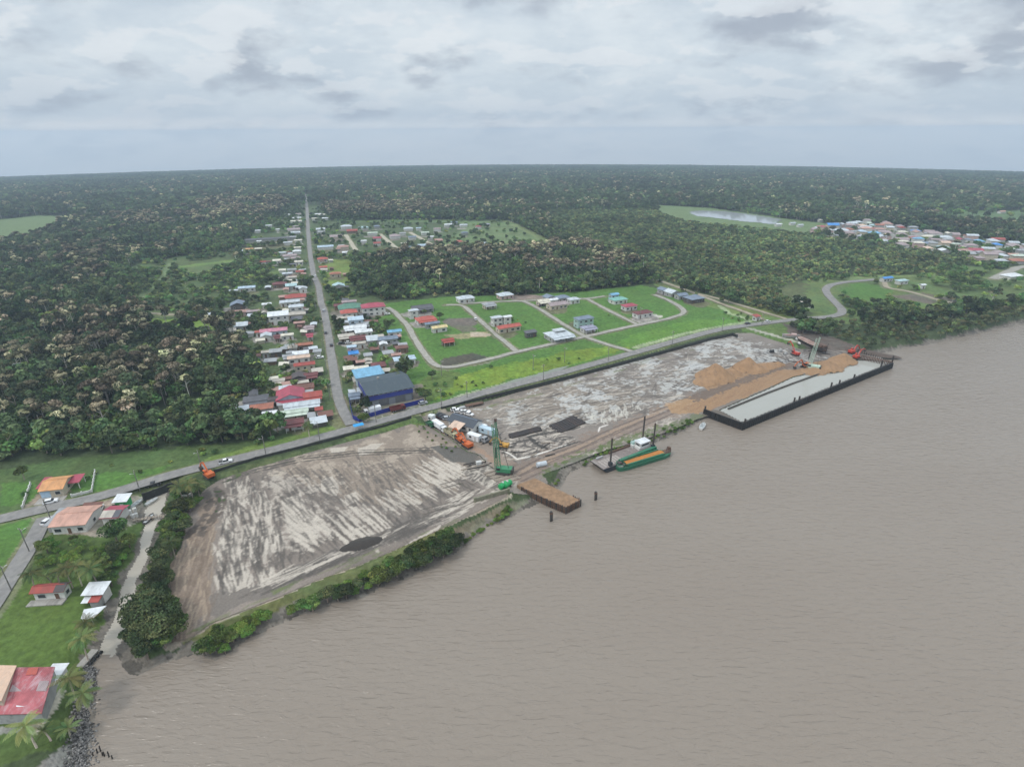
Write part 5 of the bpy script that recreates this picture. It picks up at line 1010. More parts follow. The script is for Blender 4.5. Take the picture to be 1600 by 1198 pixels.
GRN = mat('crane_green', (.05, .22, .11), rough=.5, stain=(.12, .20, .14))
def crane(u, v, rz, hgt, lean, m, label, s=1.0):
    e = place('crawler_crane', u, v, rz, label, 'crane', 'cranes', 1.3)
    for sy in (-1, 1): b = MB(); b.xprism([(-2.6, .2), (-2.2, 0), (2.2, 0), (2.6, .2), (2.7, .6), (2.3, 1.0), (-2.3, 1.0), (-2.7, .6)], sy*1.6-.4, sy*1.6+.4); b.build('track', STEEL, e)
    b = MB(); b.box(-1.2, 0, 1.9, 4.6, 2.8, 1.6); b.build('machine_house', m, e); b = MB(); b.box(-3.6, 0, 1.7, .9, 3.0, 1.7); b.build('counterweight', STEEL, e)
    b = MB(); b.box(1.5, 1.0, 2.2, 1.5, 1.1, 1.9, taper=.9); cb = b.build('cab', m, e); b = MB(); b.box(1.65, 1.0, 2.5, 1.45, 1.15, 1.0); b.build('cab_glass', GLASS, cb)
    top = (1.2+lean, 0, hgt); lattice(e, 'boom', (1.4, 0, 1.4), top, 1.1, .6, 14, m, .13)
    lattice(e, 'lead', (2.7, 0, .5), (2.5+lean*.9, 0, hgt*.93), .6, .6, 14, m, .10)
    b = MB(); b.tube((2.7, 0, hgt*.3), (2.7, 0, hgt*.5), .35, n=8); b.build('pile_hammer', STEEL, e)
    b = MB(); b.tube((-2.2, 0, 2.7), top, .05, n=4); b.tube((-2.2, .5, 2.7), (top[0], .3, top[2]), .05, n=4); b.build('cable', STEEL, e)
    b = MB(); b.box(top[0], 0, top[2]+.5, .9, .7, 1.2); b.build('boom_head', STEEL, e); return e
crane(786, 739, D(170), 22.0, 1.4, GRN, 'tall green lattice crane standing on timber mats by the jetty')
for i in range(9):
    e = place('timber_mat', 771+i*3.4, 735.5+i*1.9+(i % 2), D(28), 'long timber crane mat on the mud around the green crane', 'timber mat', 'timber mats under the green crane', 1.3)
    b = MB()
    for k in range(3): b.box(0, (k-1)*.34, .16, 8.2+.3*((i+k) % 2), .3, .3)
    b.build('beam', TIMBER, e)
WG = mat('crane_white_green', (.45, .58, .48), rough=.5)
crane(1269, 577, D(150), 19.0, -1.6, WG, 'thin pale green crane rising beside the flooded basin')
# green tanks on the bank
def tank(u, v, rz, label):
    e = place('fuel_tank', u, v, rz, label, 'tank', 'green tanks', 1.3); m = mat('tank_green', (.02, .30, .09), rough=.4)
    b = MB(); b.tube((-1.6, 0, 1.5), (1.6, 0, 1.5), 1.1, n=16); b.tube((-1.8, 0, 1.5), (-1.6, 0, 1.5), .7, 1.1, n=16); b.tube((1.6, 0, 1.5), (1.8, 0, 1.5), 1.1, .7, n=16); b.build('tank_shell', m, e, smooth=False)
    b = MB(); b.box(-1, 0, .3, .3, 1.8, .6); b.box(1, 0, .3, .3, 1.8, .6); b.build('cradle', STEEL, e); b = MB(); b.tube((0, 0, 2.5), (0, 0, 2.9), .35, n=10); b.build('hatch', FRAME, e)
tank(786, 763, D(50), 'green cylindrical tank on the left, nearer the concrete wall'); tank(793, 761, D(50), 'green cylindrical tank on the right, nearer the jetty')
e = place('white_drum', 790, 756, 0, 'white drum behind the two green tanks', 'drum', h=1.3); b = MB(); b.tube((0, 0, 0), (0, 0, 1.2), .6, n=12); b.build('drum_shell', wmat('w'), e); b = MB(); b.tube((0, 0, 1.2), (0, 0, 1.3), .5, n=12); b.build('lid', FRAME, e)
def wall_run(name, pts, h, t, m, label, cat, z=None, posts=None, base=2.2, pm=None, group=None, panel='panel', base_off=0.0):
    """wall following photo points; panel plus one mesh per post"""
    P = G(pts, base); c = P.mean(0); e = empty(name, c[0], c[1], float(sag(*c)), 0, label, cat, group); b = MB(); z0c = e.location.z
    A = []
    for k in range(len(P)-1):
        n = max(int(np.hypot(*(P[k+1]-P[k]))/12), 1)
        for i in range(n): A.append(P[k]+(P[k+1]-P[k])*i/n)
    A.append(P[-1]); 
    for k in range(len(A)-1):
        a, q = A[k], A[k+1]; za = sag(*a)-z0c+base_off; zb = sag(*q)-z0c+base_off; d = (q-a)/np.hypot(*(q-a))*0.0; nn = np.array((-(q-a)[1], (q-a)[0]))/np.hypot(*(q-a))*t/2
        o = len(b.v); vs = []
        for p_, zz in ((a, za), (q, zb)):
            for s in (-1, 1):
                for hh in (0, h): vs.append((p_[0]+nn[0]*s-c[0], p_[1]+nn[1]*s-c[1], zz+hh))
        b.add(vs, [(0, 1, 3, 2), (4, 6, 7, 5), (0, 4, 5, 1), (2, 3, 7, 6), (1, 5, 7, 3), (0, 2, 6, 4)])
    b.build(panel, m, e)
    if posts:
        sp, w, ph = posts; L = 0; cnt = 0
        for k in range(len(P)-1):
            l = np.hypot(*(P[k+1]-P[k])); n = max(int(l/sp), 1)
            for i in range(n+(k == len(P)-2)):
                if cnt >= 99: break
                p_ = P[k]+(P[k+1]-P[k])*i/n; b = MB(); b.box(p_[0]-c[0], p_[1]-c[1], sag(*p_)-z0c+base_off+ph/2, w, w, ph); b.build('post', pm or m, e); cnt += 1
    return e
DWALL = mat('black_sheet_wall', (.035, .035, .033), rough=.7, stain=(.06, .065, .05))
wall_run('retaining_wall', [(336,737),(400,717),(500,692),(560,676),(600,666),(642,653)], 3.3, .4, DWALL, 'long black retaining wall along the left mud yard below the road', 'retaining wall', posts=(9, .5, 3.4), base=2.4)
wall_run('retaining_wall', [(690,638),(760,621),(850,599),(950,573),(1050,546),(1110,529),(1145,522),(1152,525)], 3.2, .4, DWALL, 'long black retaining wall along the upper edge of the right mud yard', 'retaining wall', posts=(9, .5, 3.4), base=2.4)
wall_run('bridge_parapet', [(223,772),(240,766),(262,757),(278,752)], 3.1, .4, DWALL, 'dark culvert wall where the road crosses the creek', 'parapet', posts=(5, .5, 3.3), base=2.8)
BF = mat('royal_blue_fence', (.02, .028, .22), rough=.45, ribs=.3)
wall_run('blue_fence', [(573,653),(600,645),(630,637),(662,629)], 2.1, .12, BF, 'royal blue metal fence along the road in front of the warehouse', 'fence', posts=(4, .16, 2.2), base=2.3, base_off=2.2)
wall_run('blue_fence', [(545,622),(548,638),(552,655),(562,659),(572,655)], 2.1, .12, BF, 'royal blue fence curving round the left corner of the warehouse yard', 'fence', posts=(4, .16, 2.2), base=2.3, base_off=2.2)
wall_run('concrete_wall', [(742,783),(768,776),(795,768)], 2.0, .6, mat('mossy_concrete', (.22, .21, .15), stain=(.12, .14, .07)), 'low mossy concrete wall on the bank left of the green tanks', 'wall', posts=(7, .8, 2.2), base=1.5, base_off=.9)
e = place('roadside_canopy', 561, 672, D(28), 'bright blue canopy on posts at the roadside near the junction', 'canopy'); b = MB(); b.box(0, 0, 2.5, 4.4, 2.6, .12); b.build('canopy_sheet', mat('bright_blue_tarp', (.03, .30, .62), rough=.4), e)
for sx in (-1, 1):
    for sy in (-1, 1): b = MB(); b.beam((sx*2, sy*1.1, 0), (sx*2, sy*1.1, 2.44), .1); b.build('post', FRAME, e)
# ---------------------------------------------------------------- jetty, dolphins, basin
def prism_px(name, e, px, z0, z1, m, h=None):
    P = G(px, z1); c = e.location; b = MB(); n = len(P)
    V0 = [(p[0]-c.x, p[1]-c.y, sag(*p)+z0-c.z) for p in P]; V1 = [(p[0]-c.x, p[1]-c.y, sag(*p)+z1-c.z) for p in P]
    b.add(V0+V1, [tuple(range(n, 2*n)), tuple(range(n-1, -1, -1))]+[(i, (i+1) % n, n+(i+1) % n, n+i) for i in range(n)]); o = b.build(name, m, e)
    import bmesh
    bm = bmesh.new(); bm.from_mesh(o.data); bmesh.ops.recalc_face_normals(bm, faces=bm.faces); bm.to_mesh(o.data); bm.free(); return o
JP = [(808,757),(836,747),(850,754),(880,768),(906,781),(884,792),(860,782),(830,769)]
x, y = g(850, 768, 3); e = empty('jetty', x, y, float(sag(x, y)), label='brown earth filled jetty with a rusty sheet pile edge reaching into the river', cat='jetty')
prism_px('deck', e, JP, -1.5, 2.6, mat('jetty_brown_earth', (.27, .17, .10), rough=.95, var=.3, scale=.5, bump=.8, bscale=2.5, stain=(.17, .12, .085)))
PE = G([(815,762),(830,770),(860,783.5),(884.5,793.5),(907.5,781.5),(893,774)], 2.4); cnt = 0
for k in range(len(PE)-1):
    a, q = PE[k], PE[k+1]; n = int(np.hypot(*(q-a))/.75)
    for i in range(n):
        if cnt >= 99: break
        p_ = a+(q-a)*i/n; b = MB(); b.box(p_[0]-x, p_[1]-y, .55+.12*math.sin(i*2.3), .42, .42, 4.6+.25*math.sin(i*1.7)); b.build('sheet_pile', RUSTY if i % 3 else STEEL, e); cnt += 1
b = MB()
for k in range(4):
    a, q = PE[k], PE[k+1]; b.beam((a[0]-x, a[1]-y, 1.7), (q[0]-x, q[1]-y, 1.7), .22)
b.build('waler_beam', STEEL, e)
for u, v, hh, lab in [(860.5,814,5.0,'black mooring pile in the river left of the jetty tip'), (930,781,4.6,'black mooring pile in the river right of the jetty')]:
    x, y = g(u, v, 0); e = empty('mooring_pile', x, y, float(sag(x, y))-1, label=lab, cat='mooring pile', group='mooring piles beside the jetty'); b = MB(); b.tube((0, 0, 0), (0, 0, hh), .38, n=10); b.tube((.5, .3, 0), (.35, .2, hh-.5), .3, n=8); b.build('pile', STEEL, e)
    b = MB(); b.tube((.1, .05, hh-.9), (.1, .05, hh-.5), .62, n=10); b.build('steel_band', RUSTY, e)
for i, (u, v) in enumerate([(145,1180),(152,1176),(157,1173),(160,1180),(163,1181),(170,1182),(175,1185)]):
    x, y = g(u, v, 0); e = empty('old_post', x, y, float(sag(x, y))-.5, label='broken dark wooden post standing in the shallow river at lower left', cat='post', group='broken posts in the water at lower left'); b = MB(); b.tube((0, 0, 0), (.1, .1, 1.5+.3*(i % 3)), .16, .12, n=7); b.build('post', mat('wet_wood', (.04, .033, .027)), e)
# flooded basin
BP = [(1110,640),(1163,661),(1391,568),(1340,556),(1300,560),(1262,580),(1190,611),(1135,633)]
b_o = sheet('basin_water', BASIN, .95, water_mat('grey_green_basin_water', (.33, .325, .29), rough=.05, bump=.08, col2=(.35, .345, .31)), .8, .3)
CW = mat('black_steel_piling', (.022, .021, .02), rough=.65, ribs=.6, stain=(.05, .035, .03))
wall_run('cofferdam', [(1101,639),(1118,645.5),(1161,661),(1395,566.5)], 5.3, .55, CW, 'long black steel sheet pile wall enclosing the flooded basin', 'sheet pile wall', posts=(1.5, .7, 5.1), base=3.4, base_off=-1.8, panel='sheet_piling')
for i, (u, v, hh) in enumerate([(1164,661,3.9),(1241,628.5,4.2),(1249,625,3.8),(1299,604,4.0),(1312,599,3.6),(1377,572.5,5.2),(1394,567,6.0),(1102,640,3.6),(1335,590,3.6)]):
    hh += .8; x, y = g(u, v-2, 3.2); e = empty('bollard_pile', x, y, float(sag(x, y)), label='short black pile standing above the top of the sheet pile wall', cat='pile', group='piles on top of the black sheet pile wall'); b = MB(); b.tube((0, 0, 0), (0, 0, hh), .42, n=8); b.build('pile', STEEL, e)
wall_run('divider_wall', [(1138,638),(1200,613),(1240,598),(1282,583),(1300,578)], 1.5, .9, mat('dark_wet_concrete', (.07, .06, .05)), 'low dark wall dividing the flooded basin lengthwise', 'wall', base=1.4, base_off=0)
# brown pile fence at the far end of the basin
P = G([(1347,555),(1393,565)], 3.5); c = P.mean(0); e = empty('pile_row', c[0], c[1], float(sag(*c)), label='row of rusty brown piles with a top beam at the far end of the basin', cat='pile row')
for i in range(20):
    p_ = P[0]+(P[1]-P[0])*i/19; b = MB(); b.tube((p_[0]-c[0], p_[1]-c[1], 0), (p_[0]-c[0], p_[1]-c[1], 3.6), .25, n=7); b.build('pile', RUSTY, e)
b = MB(); b.beam((P[0][0]-c[0], P[0][1]-c[1], 3.5), (P[1][0]-c[0], P[1][1]-c[1], 3.5), .5, .35); b.build('cap_beam', RUSTY, e)
P = G([(1340,548),(1372,556),(1398,566)], 2.5)
for k, (a, q) in enumerate(zip(P[:-1], P[1:])):
    n = 9
    for i in range(n):
        p_ = a+(q-a)*i/n; e = empty('loose_pile', p_[0], p_[1], yz(*p_)-.8, label='short dark post in the ragged line behind the rusty pile row', cat='post', group='ragged posts behind the rusty pile row'); b = MB(); b.tube((0, 0, 0), (.15, .1, 2.6), .2, n=6); b.build('post', STEEL, e)
# sand heaps
SANDM = mat('orange_sand', (.31, .19, .105), rough=.95, var=.16, scale=.35, bump=.6, bscale=3, stain=(.21, .135, .085))
def heap(name, cones, m, label, cat, group=None, base=1.1, step=.6, rough_=1.0):
    """one heap mesh: the union of sloping cones and ridges given as (u, v, radius m, height m[, stretch, angle])"""
    C_ = []
    for c in cones:
        x, y = g(c[0], c[1], base+.5); C_.append((x, y, c[2], c[3]*(1.25 if name == 'sand_pile' else 1), c[4] if len(c) > 4 else 1, c[5] if len(c) > 5 else 0))
    x0 = min(c[0]-c[2]*c[4] for c in C_)-1; x1 = max(c[0]+c[2]*c[4] for c in C_)+1; y0 = min(c[1]-c[2]*c[4] for c in C_)-1; y1 = max(c[1]+c[2]*c[4] for c in C_)+1
    X, Y = np.meshgrid(np.arange(x0, x1, step), np.arange(y0, y1, step)); Z = np.full(X.shape, -.5); nn = fbm(X, Y, 4, 61, 4)-.5; n4 = fbm(X, Y, 1.5, 63, 3)-.5
    for cx, cy_, r, hh, st, an in C_:
        dx = X-cx; dy = Y-cy_; a = (dx*math.cos(an)+dy*math.sin(an))/st; q = -dx*math.sin(an)+dy*math.cos(an); d = np.hypot(a, q)/r*(1+.35*nn)
        Z = np.maximum(Z, hh*(1-d**1.08)+rough_*nn*hh*.35*(d < 1)+.12*n4)
    n, k = X.shape; i = np.arange(n-1)[:, None]*k+np.arange(k-1)[None, :]; q = np.stack([i, i+1, i+k+1, i+k], -1).reshape(-1, 4); zz = Z.ravel(); q = q[(zz[q] > -.25).all(1)]
    us = np.unique(q); mm = np.zeros(n*k, int); mm[us] = np.arange(len(us)); q = mm[q]; cx = (x0+x1)/2; cy_ = (y0+y1)/2; X = X.ravel()[us]; Y = Y.ravel()[us]; zb = float(sag(cx, cy_))
    o = bpy.data.objects.new(name, np_mesh(name, np.stack([X-cx, Y-cy_, zz[us]+sag(X, Y)+base-zb+.1], 1), q, [m])); link(o); o.location = (cx, cy_, zb); return tag(o, label, cat, group)
SA = D(24)
heap('sand_pile', [(1117,588,10,6,1.1,SA),(1104,596,6,2.6,1.3,SA),(1131,588,6,3.6,1.2,SA),(1145,583,5,2.4,1.2,SA)], SANDM, 'big orange sand heap on the left of the sand stockpile', 'sand heap', 'orange sand heaps')
heap('sand_pile', [(1167,574,7.5,5.4,1.1,SA),(1182,577,5.5,3.0,1.5,SA),(1200,572,4.5,2,1.6,SA),(1215,569,3.5,1.6,1.4,SA)], SANDM, 'peaked orange sand heap in the middle of the stockpile', 'sand heap', 'orange sand heaps')
heap('sand_pile', [(1290,573,8,3.6,1.3,SA),(1276,577,6,2,1.6,SA)], SANDM, 'orange sand heap right of the thin crane', 'sand heap', 'orange sand heaps')
heap('sand_pile', [(1317,563,7,4.0,1.2,SA),(1305,567,6,2.2,1.6,SA)], SANDM, 'orange sand heap farthest right below the red excavators', 'sand heap', 'orange sand heaps')
heap('soil_heap', [(552,852,2.3,1.1,2.0,D(30)),(580,845,2.2,1.2,1.8,D(30)),(566,850,2.4,1.3,1.8,D(30))], mat('black_soil', (.05, .043, .038), rough=.95, bump=.8, bscale=4), 'low heap of black soil in the left mud yard near the bank', 'soil heap')
heap('soil_heap', [(1250,522,5,1.6,3,D(-25)),(1290,533,5,1.5,4,D(-25)),(1330,545,4.5,1.3,3,D(-25)),(1365,552,4,1.2,3,D(-25))], mat('dark_bank_soil', (.10, .075, .06), rough=.95, bump=.8, bscale=4), 'long dark earth bank behind the rusty ship wreck', 'soil heap')
# stacks of steel piles in the right yard
for grp, lab, (u0, v0), (u1, v1), n, dn in [('steel piles stacked behind the crane', 'dark steel pile in the short stack behind the green crane', (795,681), (842,669), 4, .8), ('steel piles stacked in the right yard', 'dark steel pile in the bigger stack on the right mud yard', (859,667), (897,652), 7, 1.15)]:
    a = np.array(g(u0, v0, 1.3)); q = np.array(g(u1, v1, 1.3)); d = q-a; l = np.hypot(*d); nn = np.array((-d[1], d[0]))/l; an = math.atan2(d[1], d[0])
    for i in range(n):
        c = (a+q)/2-nn*dn*i+d/l*(.6*math.sin(i*2.1)); e = empty('steel_pile', c[0], c[1], yz(*c)+.1, an, lab, 'steel pile', grp)
        b = MB(); b.xprism([(-l/2, 0), (l/2, 0), (l/2, .55), (-l/2, .55)], -.42, .42); b.build('pile_web', mat('dark_violet_steel', (.07, .062, .065), rough=.6, stain=(.11, .085, .075)), e)
        b = MB(); b.box(0, -.42, .5, l-.3, .12, .5); b.box(0, .42, .5, l-.3, .12, .5); b.build('pile_flange', STEEL, e)
rnd = random.Random(5)
for i in range(26):
    u, v, an, l = [(rnd.uniform(725,760), rnd.uniform(722,732), .4, 7), (rnd.uniform(760,790), rnd.uniform(688,704), rnd.uniform(-.8, .8), 5), (rnd.uniform(800,860), rnd.uniform(690,712), rnd.uniform(-.5, .9), 5), (rnd.uniform(1210,1320), rnd.uniform(548,566), rnd.uniform(-.7, .2), 6)][i % 4]
    x, y = g(u, v, 1.3); e = empty('timber_beam', x, y, yz(x, y), an, 'loose dark beam lying on the churned mud of the work yard', 'beam', 'loose beams lying about the work yard'); b = MB(); b.box(0, 0, .22, l*rnd.uniform(.7, 1.2), .35, .35); b.box(rnd.uniform(-1, 1), 0, .08, .3, 1.2, .16); b.build('beam', TIMBER if i % 3 == 0 else STEEL, e)
e = place('storage_box', 748, 725, D(20), 'small white box lying on the mud left of the green crane', 'box', h=1.3); b = MB(); b.box(0, 0, .6, 2.0, 1.3, 1.2, taper=.95); b.build('box_body', wmat('w'), e); b = MB(); b.box(0, 0, 1.26, 2.1, 1.4, .12); b.build('lid', FRAME, e)
e = place('water_tank', 846, 728, D(20), 'pale grey tank lying beside the haul road above the jetty', 'tank', h=1.3); b = MB(); b.tube((-2, 0, 1.0), (2, 0, 1.0), 1.0, n=14); b.build('tank_shell', rmat('palegrey'), e); b = MB(); b.box(0, 0, .2, 3, 1.6, .4); b.build('cradle', TIMBER, e)
e = place('trailer', 741, 634, D(25), 'long brown trailer behind the cars at the site office', 'trailer', h=1.3); b = MB(); b.box(0, 0, 1.0, 9, 2.2, .5); b.build('flatbed', RUSTY, e); wheels(e, (-2.5, -1.4), .9, .45)
e = place('small_boat', 727, 637, D(25), 'pale boat hull lying by the black wall behind the office', 'boat', 'small boats', h=1.3)
def boat_hull(e, l, w, h, m, m2):
    b = MB(); st = [(-.5, .75), (-.3, 1), (.1, 1), (.35, .7), (.5, .05)]; vs = []
    for t, k in st: vs += [(t*l, -w/2*k, h), (t*l, -w/2*k*.6, 0), (t*l, w/2*k*.6, 0), (t*l, w/2*k, h)]
    fs = []
    for i in range(len(st)-1):
        o = i*4
        for j in range(3): fs.append((o+j, o+j+1, o+j+5, o+j+4))
    fs += [(3, 2, 1, 0), (16, 17, 18, 19)]
    b.add(vs, fs); b.build('hull', m, e); b = MB(); vs = []; 
    for t, k in st: vs += [(t*l*.96, -w/2*k*.88, h*.6), (t*l*.96, w/2*k*.88, h*.6)]
    b.add(vs, [(i*2, i*2+2, i*2+3, i*2+1) for i in range(4)]); b.build('inner_floor', m2, e)
    b = MB(); b.box(-l*.1, 0, h*.8, .3, w*.85, .08); b.box(l*.15, 0, h*.8, .3, w*.7, .08); b.build('bench', m2, e)
boat_hull(e, 6, 2, .9, wmat('w'), mat('boat_grey', (.4, .42, .42)))
for u, v, a, l, lab, zz in [(213,786,80,6,'white motor boat pulled up between the green shop and the creek',None),(237,781,70,5,'narrow pale boat lying in the muddy creek mouth by the bridge',-.0),(291,779,10,5,'white boat hull lying among the bushes right of the creek',None),(1098,664,60,7,'white wrecked boat half sunk beside the corner of the basin wall',.1),(232,808,90,5.5,'dark narrow boat moored at the small creek jetty',.0)]:
    x, y = g(u, v, 1); e = empty('small_boat', x, y, (sag(x, y)+zz if zz is not None else gz(x, y)+.1), D(a), lab, 'boat', 'small boats'); boat_hull(e, l, l*.33, .9, wmat('d' if 'dark' in lab else 'w'), mat('boat_grey', (.4, .42, .42)))
b = MB(); b.beam((-1, 0, .6), (-1.3, .4, 3.4), .12); b.build('broken_mast', STEEL, [o for o in scene.objects if o.get('label', '').startswith('white wrecked')][0])
# piled plastic bins along the creek
for i, (u, v) in enumerate([(201,795),(205,800),(210,797),(208,790)]):
    x, y = g(u, v, 2.8); e = empty('water_tank', x, y, label='white round water tank beside the house at the creek edge', cat='water tank', group='white water tanks by the creek house'); b = MB(); b.tube((0, 0, 0), (0, 0, 1.3), .65, n=12); b.build('tank_shell', wmat('w'), e); b = MB(); b.tube((0, 0, 1.3), (0, 0, 1.55), .5, .2, n=12); b.build('lid', wmat('w'), e)
# creek jetty of planks
P0 = g(216, 812, .8); e = empty('creek_jetty', *P0, float(sag(*P0)), D(15), 'ramshackle plank jetty crossing the creek below the road', 'jetty')
for i in range(9):
    b = MB(); b.box(-1+i*1.1, .3*math.sin(i*3), 1.0, .9, 1.5+.6*math.sin(i*5), .1); b.build('plank', TIMBER, e)
    b = MB(); b.tube((-1+i*1.1, .7*(-1)**i, -.6), (-1+i*1.1, .7*(-1)**i, 1.5), .09, n=6); b.build('post', TIMBER, e)
# ---------------------------------------------------------------- barges
c, an, l, w = quad_frame((944.6,731.4), (1032,699.5), (1001,690), (920,720.8), 2.2)
e = empty('work_barge', c[0], c[1], float(sag(*c)), an, 'flat grey decked work barge with tall black spud poles moored at the bank', 'barge', 'barges'); FOOT.append((c[0], c[1], 1))
DECK = mat('grey_brown_deck', (.20, .165, .15), rough=.85, scale=.8, var=.25, stain=(.30, .27, .25)); HULLG = mat('barge_green', (.03, .16, .09), rough=.5, stain=(.06, .09, .06)); HULLK = mat('barge_black', (.03, .04, .05), rough=.6, stain=(.10, .07, .05))
b = MB(); b.xprism([(-l/2, 2.0), (-l/2+2.5, -.6), (l/2-2, -.6), (l/2, 2.0)], -w/2, w/2); b.build('hull', HULLK, e); b = MB(); b.box(0, 0, 2.06, l-.3, w-.3, .12); b.build('deck', DECK, e)
b = MB(); b.box(l*.14, -w/2+.6, 2.7, l*.68, 1.2, 1.3); b.build('bulwark', HULLG, e)
b = MB(); b.box(l*.16, w/2-.3, 2.5, l*.66, .4, .9); b.build('rail_wall', RUSTY, e); b = MB(); b.box(-l*.36, w/2-.9, 2.5, 3.2, .7, .7); b.build('deck_locker', GRAY if False else wmat('g'), e)
for i in range(7): b = MB(); b.box(-l*.42+i*1.4, -w*.1, 2.17, 1.1, w*.62, .08); b.build('hatch_cover', mat('pale_hatch', (.33, .29, .26)), e)
b = MB(); b.box(l*.36, w*.10, 3.5, 5.2, 3.4, 2.8); b.xprism([(l*.36-3.2, 2.1), (l*.36+2.6, 2.1), (l*.36+2.6, 3.2), (l*.36-3.2, 3.2)], w*.10-1.8, w*.10+1.8); cb = b.build('deckhouse', wmat('w'), e)
b = MB(); b.box(l*.36, w*.10, 4.98, 5.6, 3.8, .16); b.build('deckhouse_roof', rmat('white'), cb); b = MB(); b.box(l*.36, w*.10-1.73, 4.0, 3.8, .08, .7); b.build('deckhouse_window', GLASS, cb); b = MB(); b.box(l*.36-2.63, w*.10, 4.0, .08, 2.2, .7); b.build('deckhouse_window', GLASS, cb)
b = MB(); b.box(l*.25, w*.32, 2.7, 1.8, 1.5, 1.2); b.build('generator', wmat('w'), e); b = MB(); b.box(l*.29, w*.40, 3.2, 3, 1.6, 2.0); b.build('teal_container', wmat('t'), e)
ci, si = math.cos(-an), math.sin(-an)
for u, v, ht in ((1003.5,692,12.6), (1020,700,11.6), (953.5,727,12.2)):
    p_ = np.array(g(u, v, 2.2))-c; lx = p_[0]*ci-p_[1]*si; ly = p_[0]*si+p_[1]*ci; b = MB(); b.tube((lx, ly, -1), (lx, ly, 2+ht), .34, n=10); s_ = b.build('spud_pole', STEEL, e); b = MB(); b.box(lx, ly, 2.9, 1.3, 1.3, 1.7); b.build('pole_collar', HULLK, s_)
c, an, l, w = quad_frame((961,736), (1054,707), (1041,701), (964,723), 1.6)
w *= .9; e = empty('sand_barge', c[0], c[1], float(sag(*c)), an, 'green river barge loaded with bright orange sand beside the work barge', 'barge', 'barges')
hw = w/2; b = MB(); pl_ = [(-l/2+.2, -hw*.45), (-l/2+1.6, -hw*.85), (-l/2+4, -hw), (l*.36, -hw), (l*.45, -hw*.72), (l/2, -hw*.25), (l/2, hw*.25), (l*.45, hw*.72), (l*.36, hw), (-l/2+4, hw), (-l/2+1.6, hw*.85), (-l/2+.2, hw*.45)]
n = len(pl_); b.add([(x*.97, y*.8, -.7) for x, y in pl_]+[(x, y, 1.6) for x, y in pl_], [tuple(range(n-1, -1, -1)), tuple(range(n, 2*n))]+[(i, (i+1) % n, n+(i+1) % n, n+i) for i in range(n)]); b.build('hull', HULLG, e)
for s in (-1, 1): b = MB(); b.box(-.02*l, s*(hw-.55), 2.15, l*.66, .5, 1.2); b.build('coaming', HULLG, e)
SB = mat('wet_orange_sand', (.42, .17, .045), rough=.9, var=.15, scale=.6, bump=.5, bscale=3)
X, Y = np.meshgrid(np.linspace(-l*.35, l*.34, 60), np.linspace(-hw+.8, hw-.8, 14)); Z = 2.25+.45*(1-(Y/(hw-.8))**2)+.35*(fbm(X+50, Y+50, 3, 7)-.5); k = 60; i = np.arange(13)[:, None]*k+np.arange(59)[None, :]
o = bpy.data.objects.new('sand_cargo', np_mesh('sand_cargo', np.stack([X.ravel(), Y.ravel(), Z.ravel()], 1), np.stack([i, i+1, i+k+1, i+k], -1).reshape(-1, 4), [SB])); link(o, e)
b = MB(); b.box(-l*.355, 0, 1.95, .3, w-1.6, 1.0); b.box(l*.345, 0, 1.95, .3, w-1.6, 1.0); b.build('end_coaming', HULLG, e)
b = MB(); b.tube((-l*.42, 0, 1.6), (-l*.42, 0, 1.95), hw*.62, n=16); b.build('stern_deck', mat('pale_deck', (.36, .35, .32), stain=(.15, .14, .12)), e)
b = MB()
for t in range(12): a = math.pi/2+math.pi*t/11; b.tube((-l*.40+math.cos(a)*hw*.98, math.sin(a)*hw*.88, 1.6), (-l*.40+math.cos(a)*hw*.98, math.sin(a)*hw*.88, 2.9), .09, n=5)
for t in range(11): a = math.pi/2+math.pi*t/11; a2 = a+math.pi/11; b.beam((-l*.40+math.cos(a)*hw*.98, math.sin(a)*hw*.88, 2.85), (-l*.40+math.cos(a2)*hw*.98, math.sin(a2)*hw*.88, 2.85), .16)
b.build('stern_rail', HULLG, e)
b = MB(); b.box(-l*.43, .3, 2.5, 1.5, 1.3, 1.2); b.box(-l*.39, -.9, 2.3, .8, .8, .8); b.build('engine_box', STEEL, e)
b = MB(); b.box(l*.42, 0, 1.95, 3.2, w*.5, .7, taper=.8); b.box(l*.47, 0, 2.8, 1.1, 1.6, 1.6, taper=.7); b.build('bow_ramp', RUSTY, e); b = MB(); b.tube((l*.38, -.8, 1.6), (l*.40, -.8, 4.8), .08); b.build('mast', STEEL, e)
# rusty ship hull on the bank
c, an, l, w = quad_frame((1248,529), (1284,551), (1296,546), (1257,526), 4.5)
an = math.atan2(*(np.array(g(1291,549,3))-np.array(g(1248,529,3)))[::-1]); l = float(np.hypot(*(np.array(g(1291,549,3))-np.array(g(1248,529,3))))); c = (np.array(g(1291,549,3))+np.array(g(1248,529,3)))/2
e = empty('ship_wreck', c[0], c[1], yz(*c)-.2, an, 'long rusty pink brown ship hull stranded on the mud beside the far excavators', 'ship wreck'); WR = mat('rusty_pink_hull', (.26, .17, .14), rough=.9, var=.35, scale=.5, stain=(.38, .30, .26)); w = 6.4
b = MB(); st = [(-.5, .55, 2.6), (-.4, .9, 2.2), (0, 1, 2.0), (.3, .95, 2.3), (.43, .65, 2.9), (.5, .08, 3.6)]; vs = []
for t, k, hh in st: vs += [(t*l, -w/2*k, hh), (t*l, -w/2*k*.55, 0), (t*l, w/2*k*.55, 0), (t*l, w/2*k, hh)]
fs = [(i*4+j, i*4+j+1, i*4+j+5, i*4+j+4) for i in range(5) for j in range(3)]+[(3, 2, 1, 0)]; b.add(vs, fs); b.build('hull', mat('black_wreck_side', (.06, .05, .045), stain=(.16, .09, .06)), e)
b = MB(); vs = []
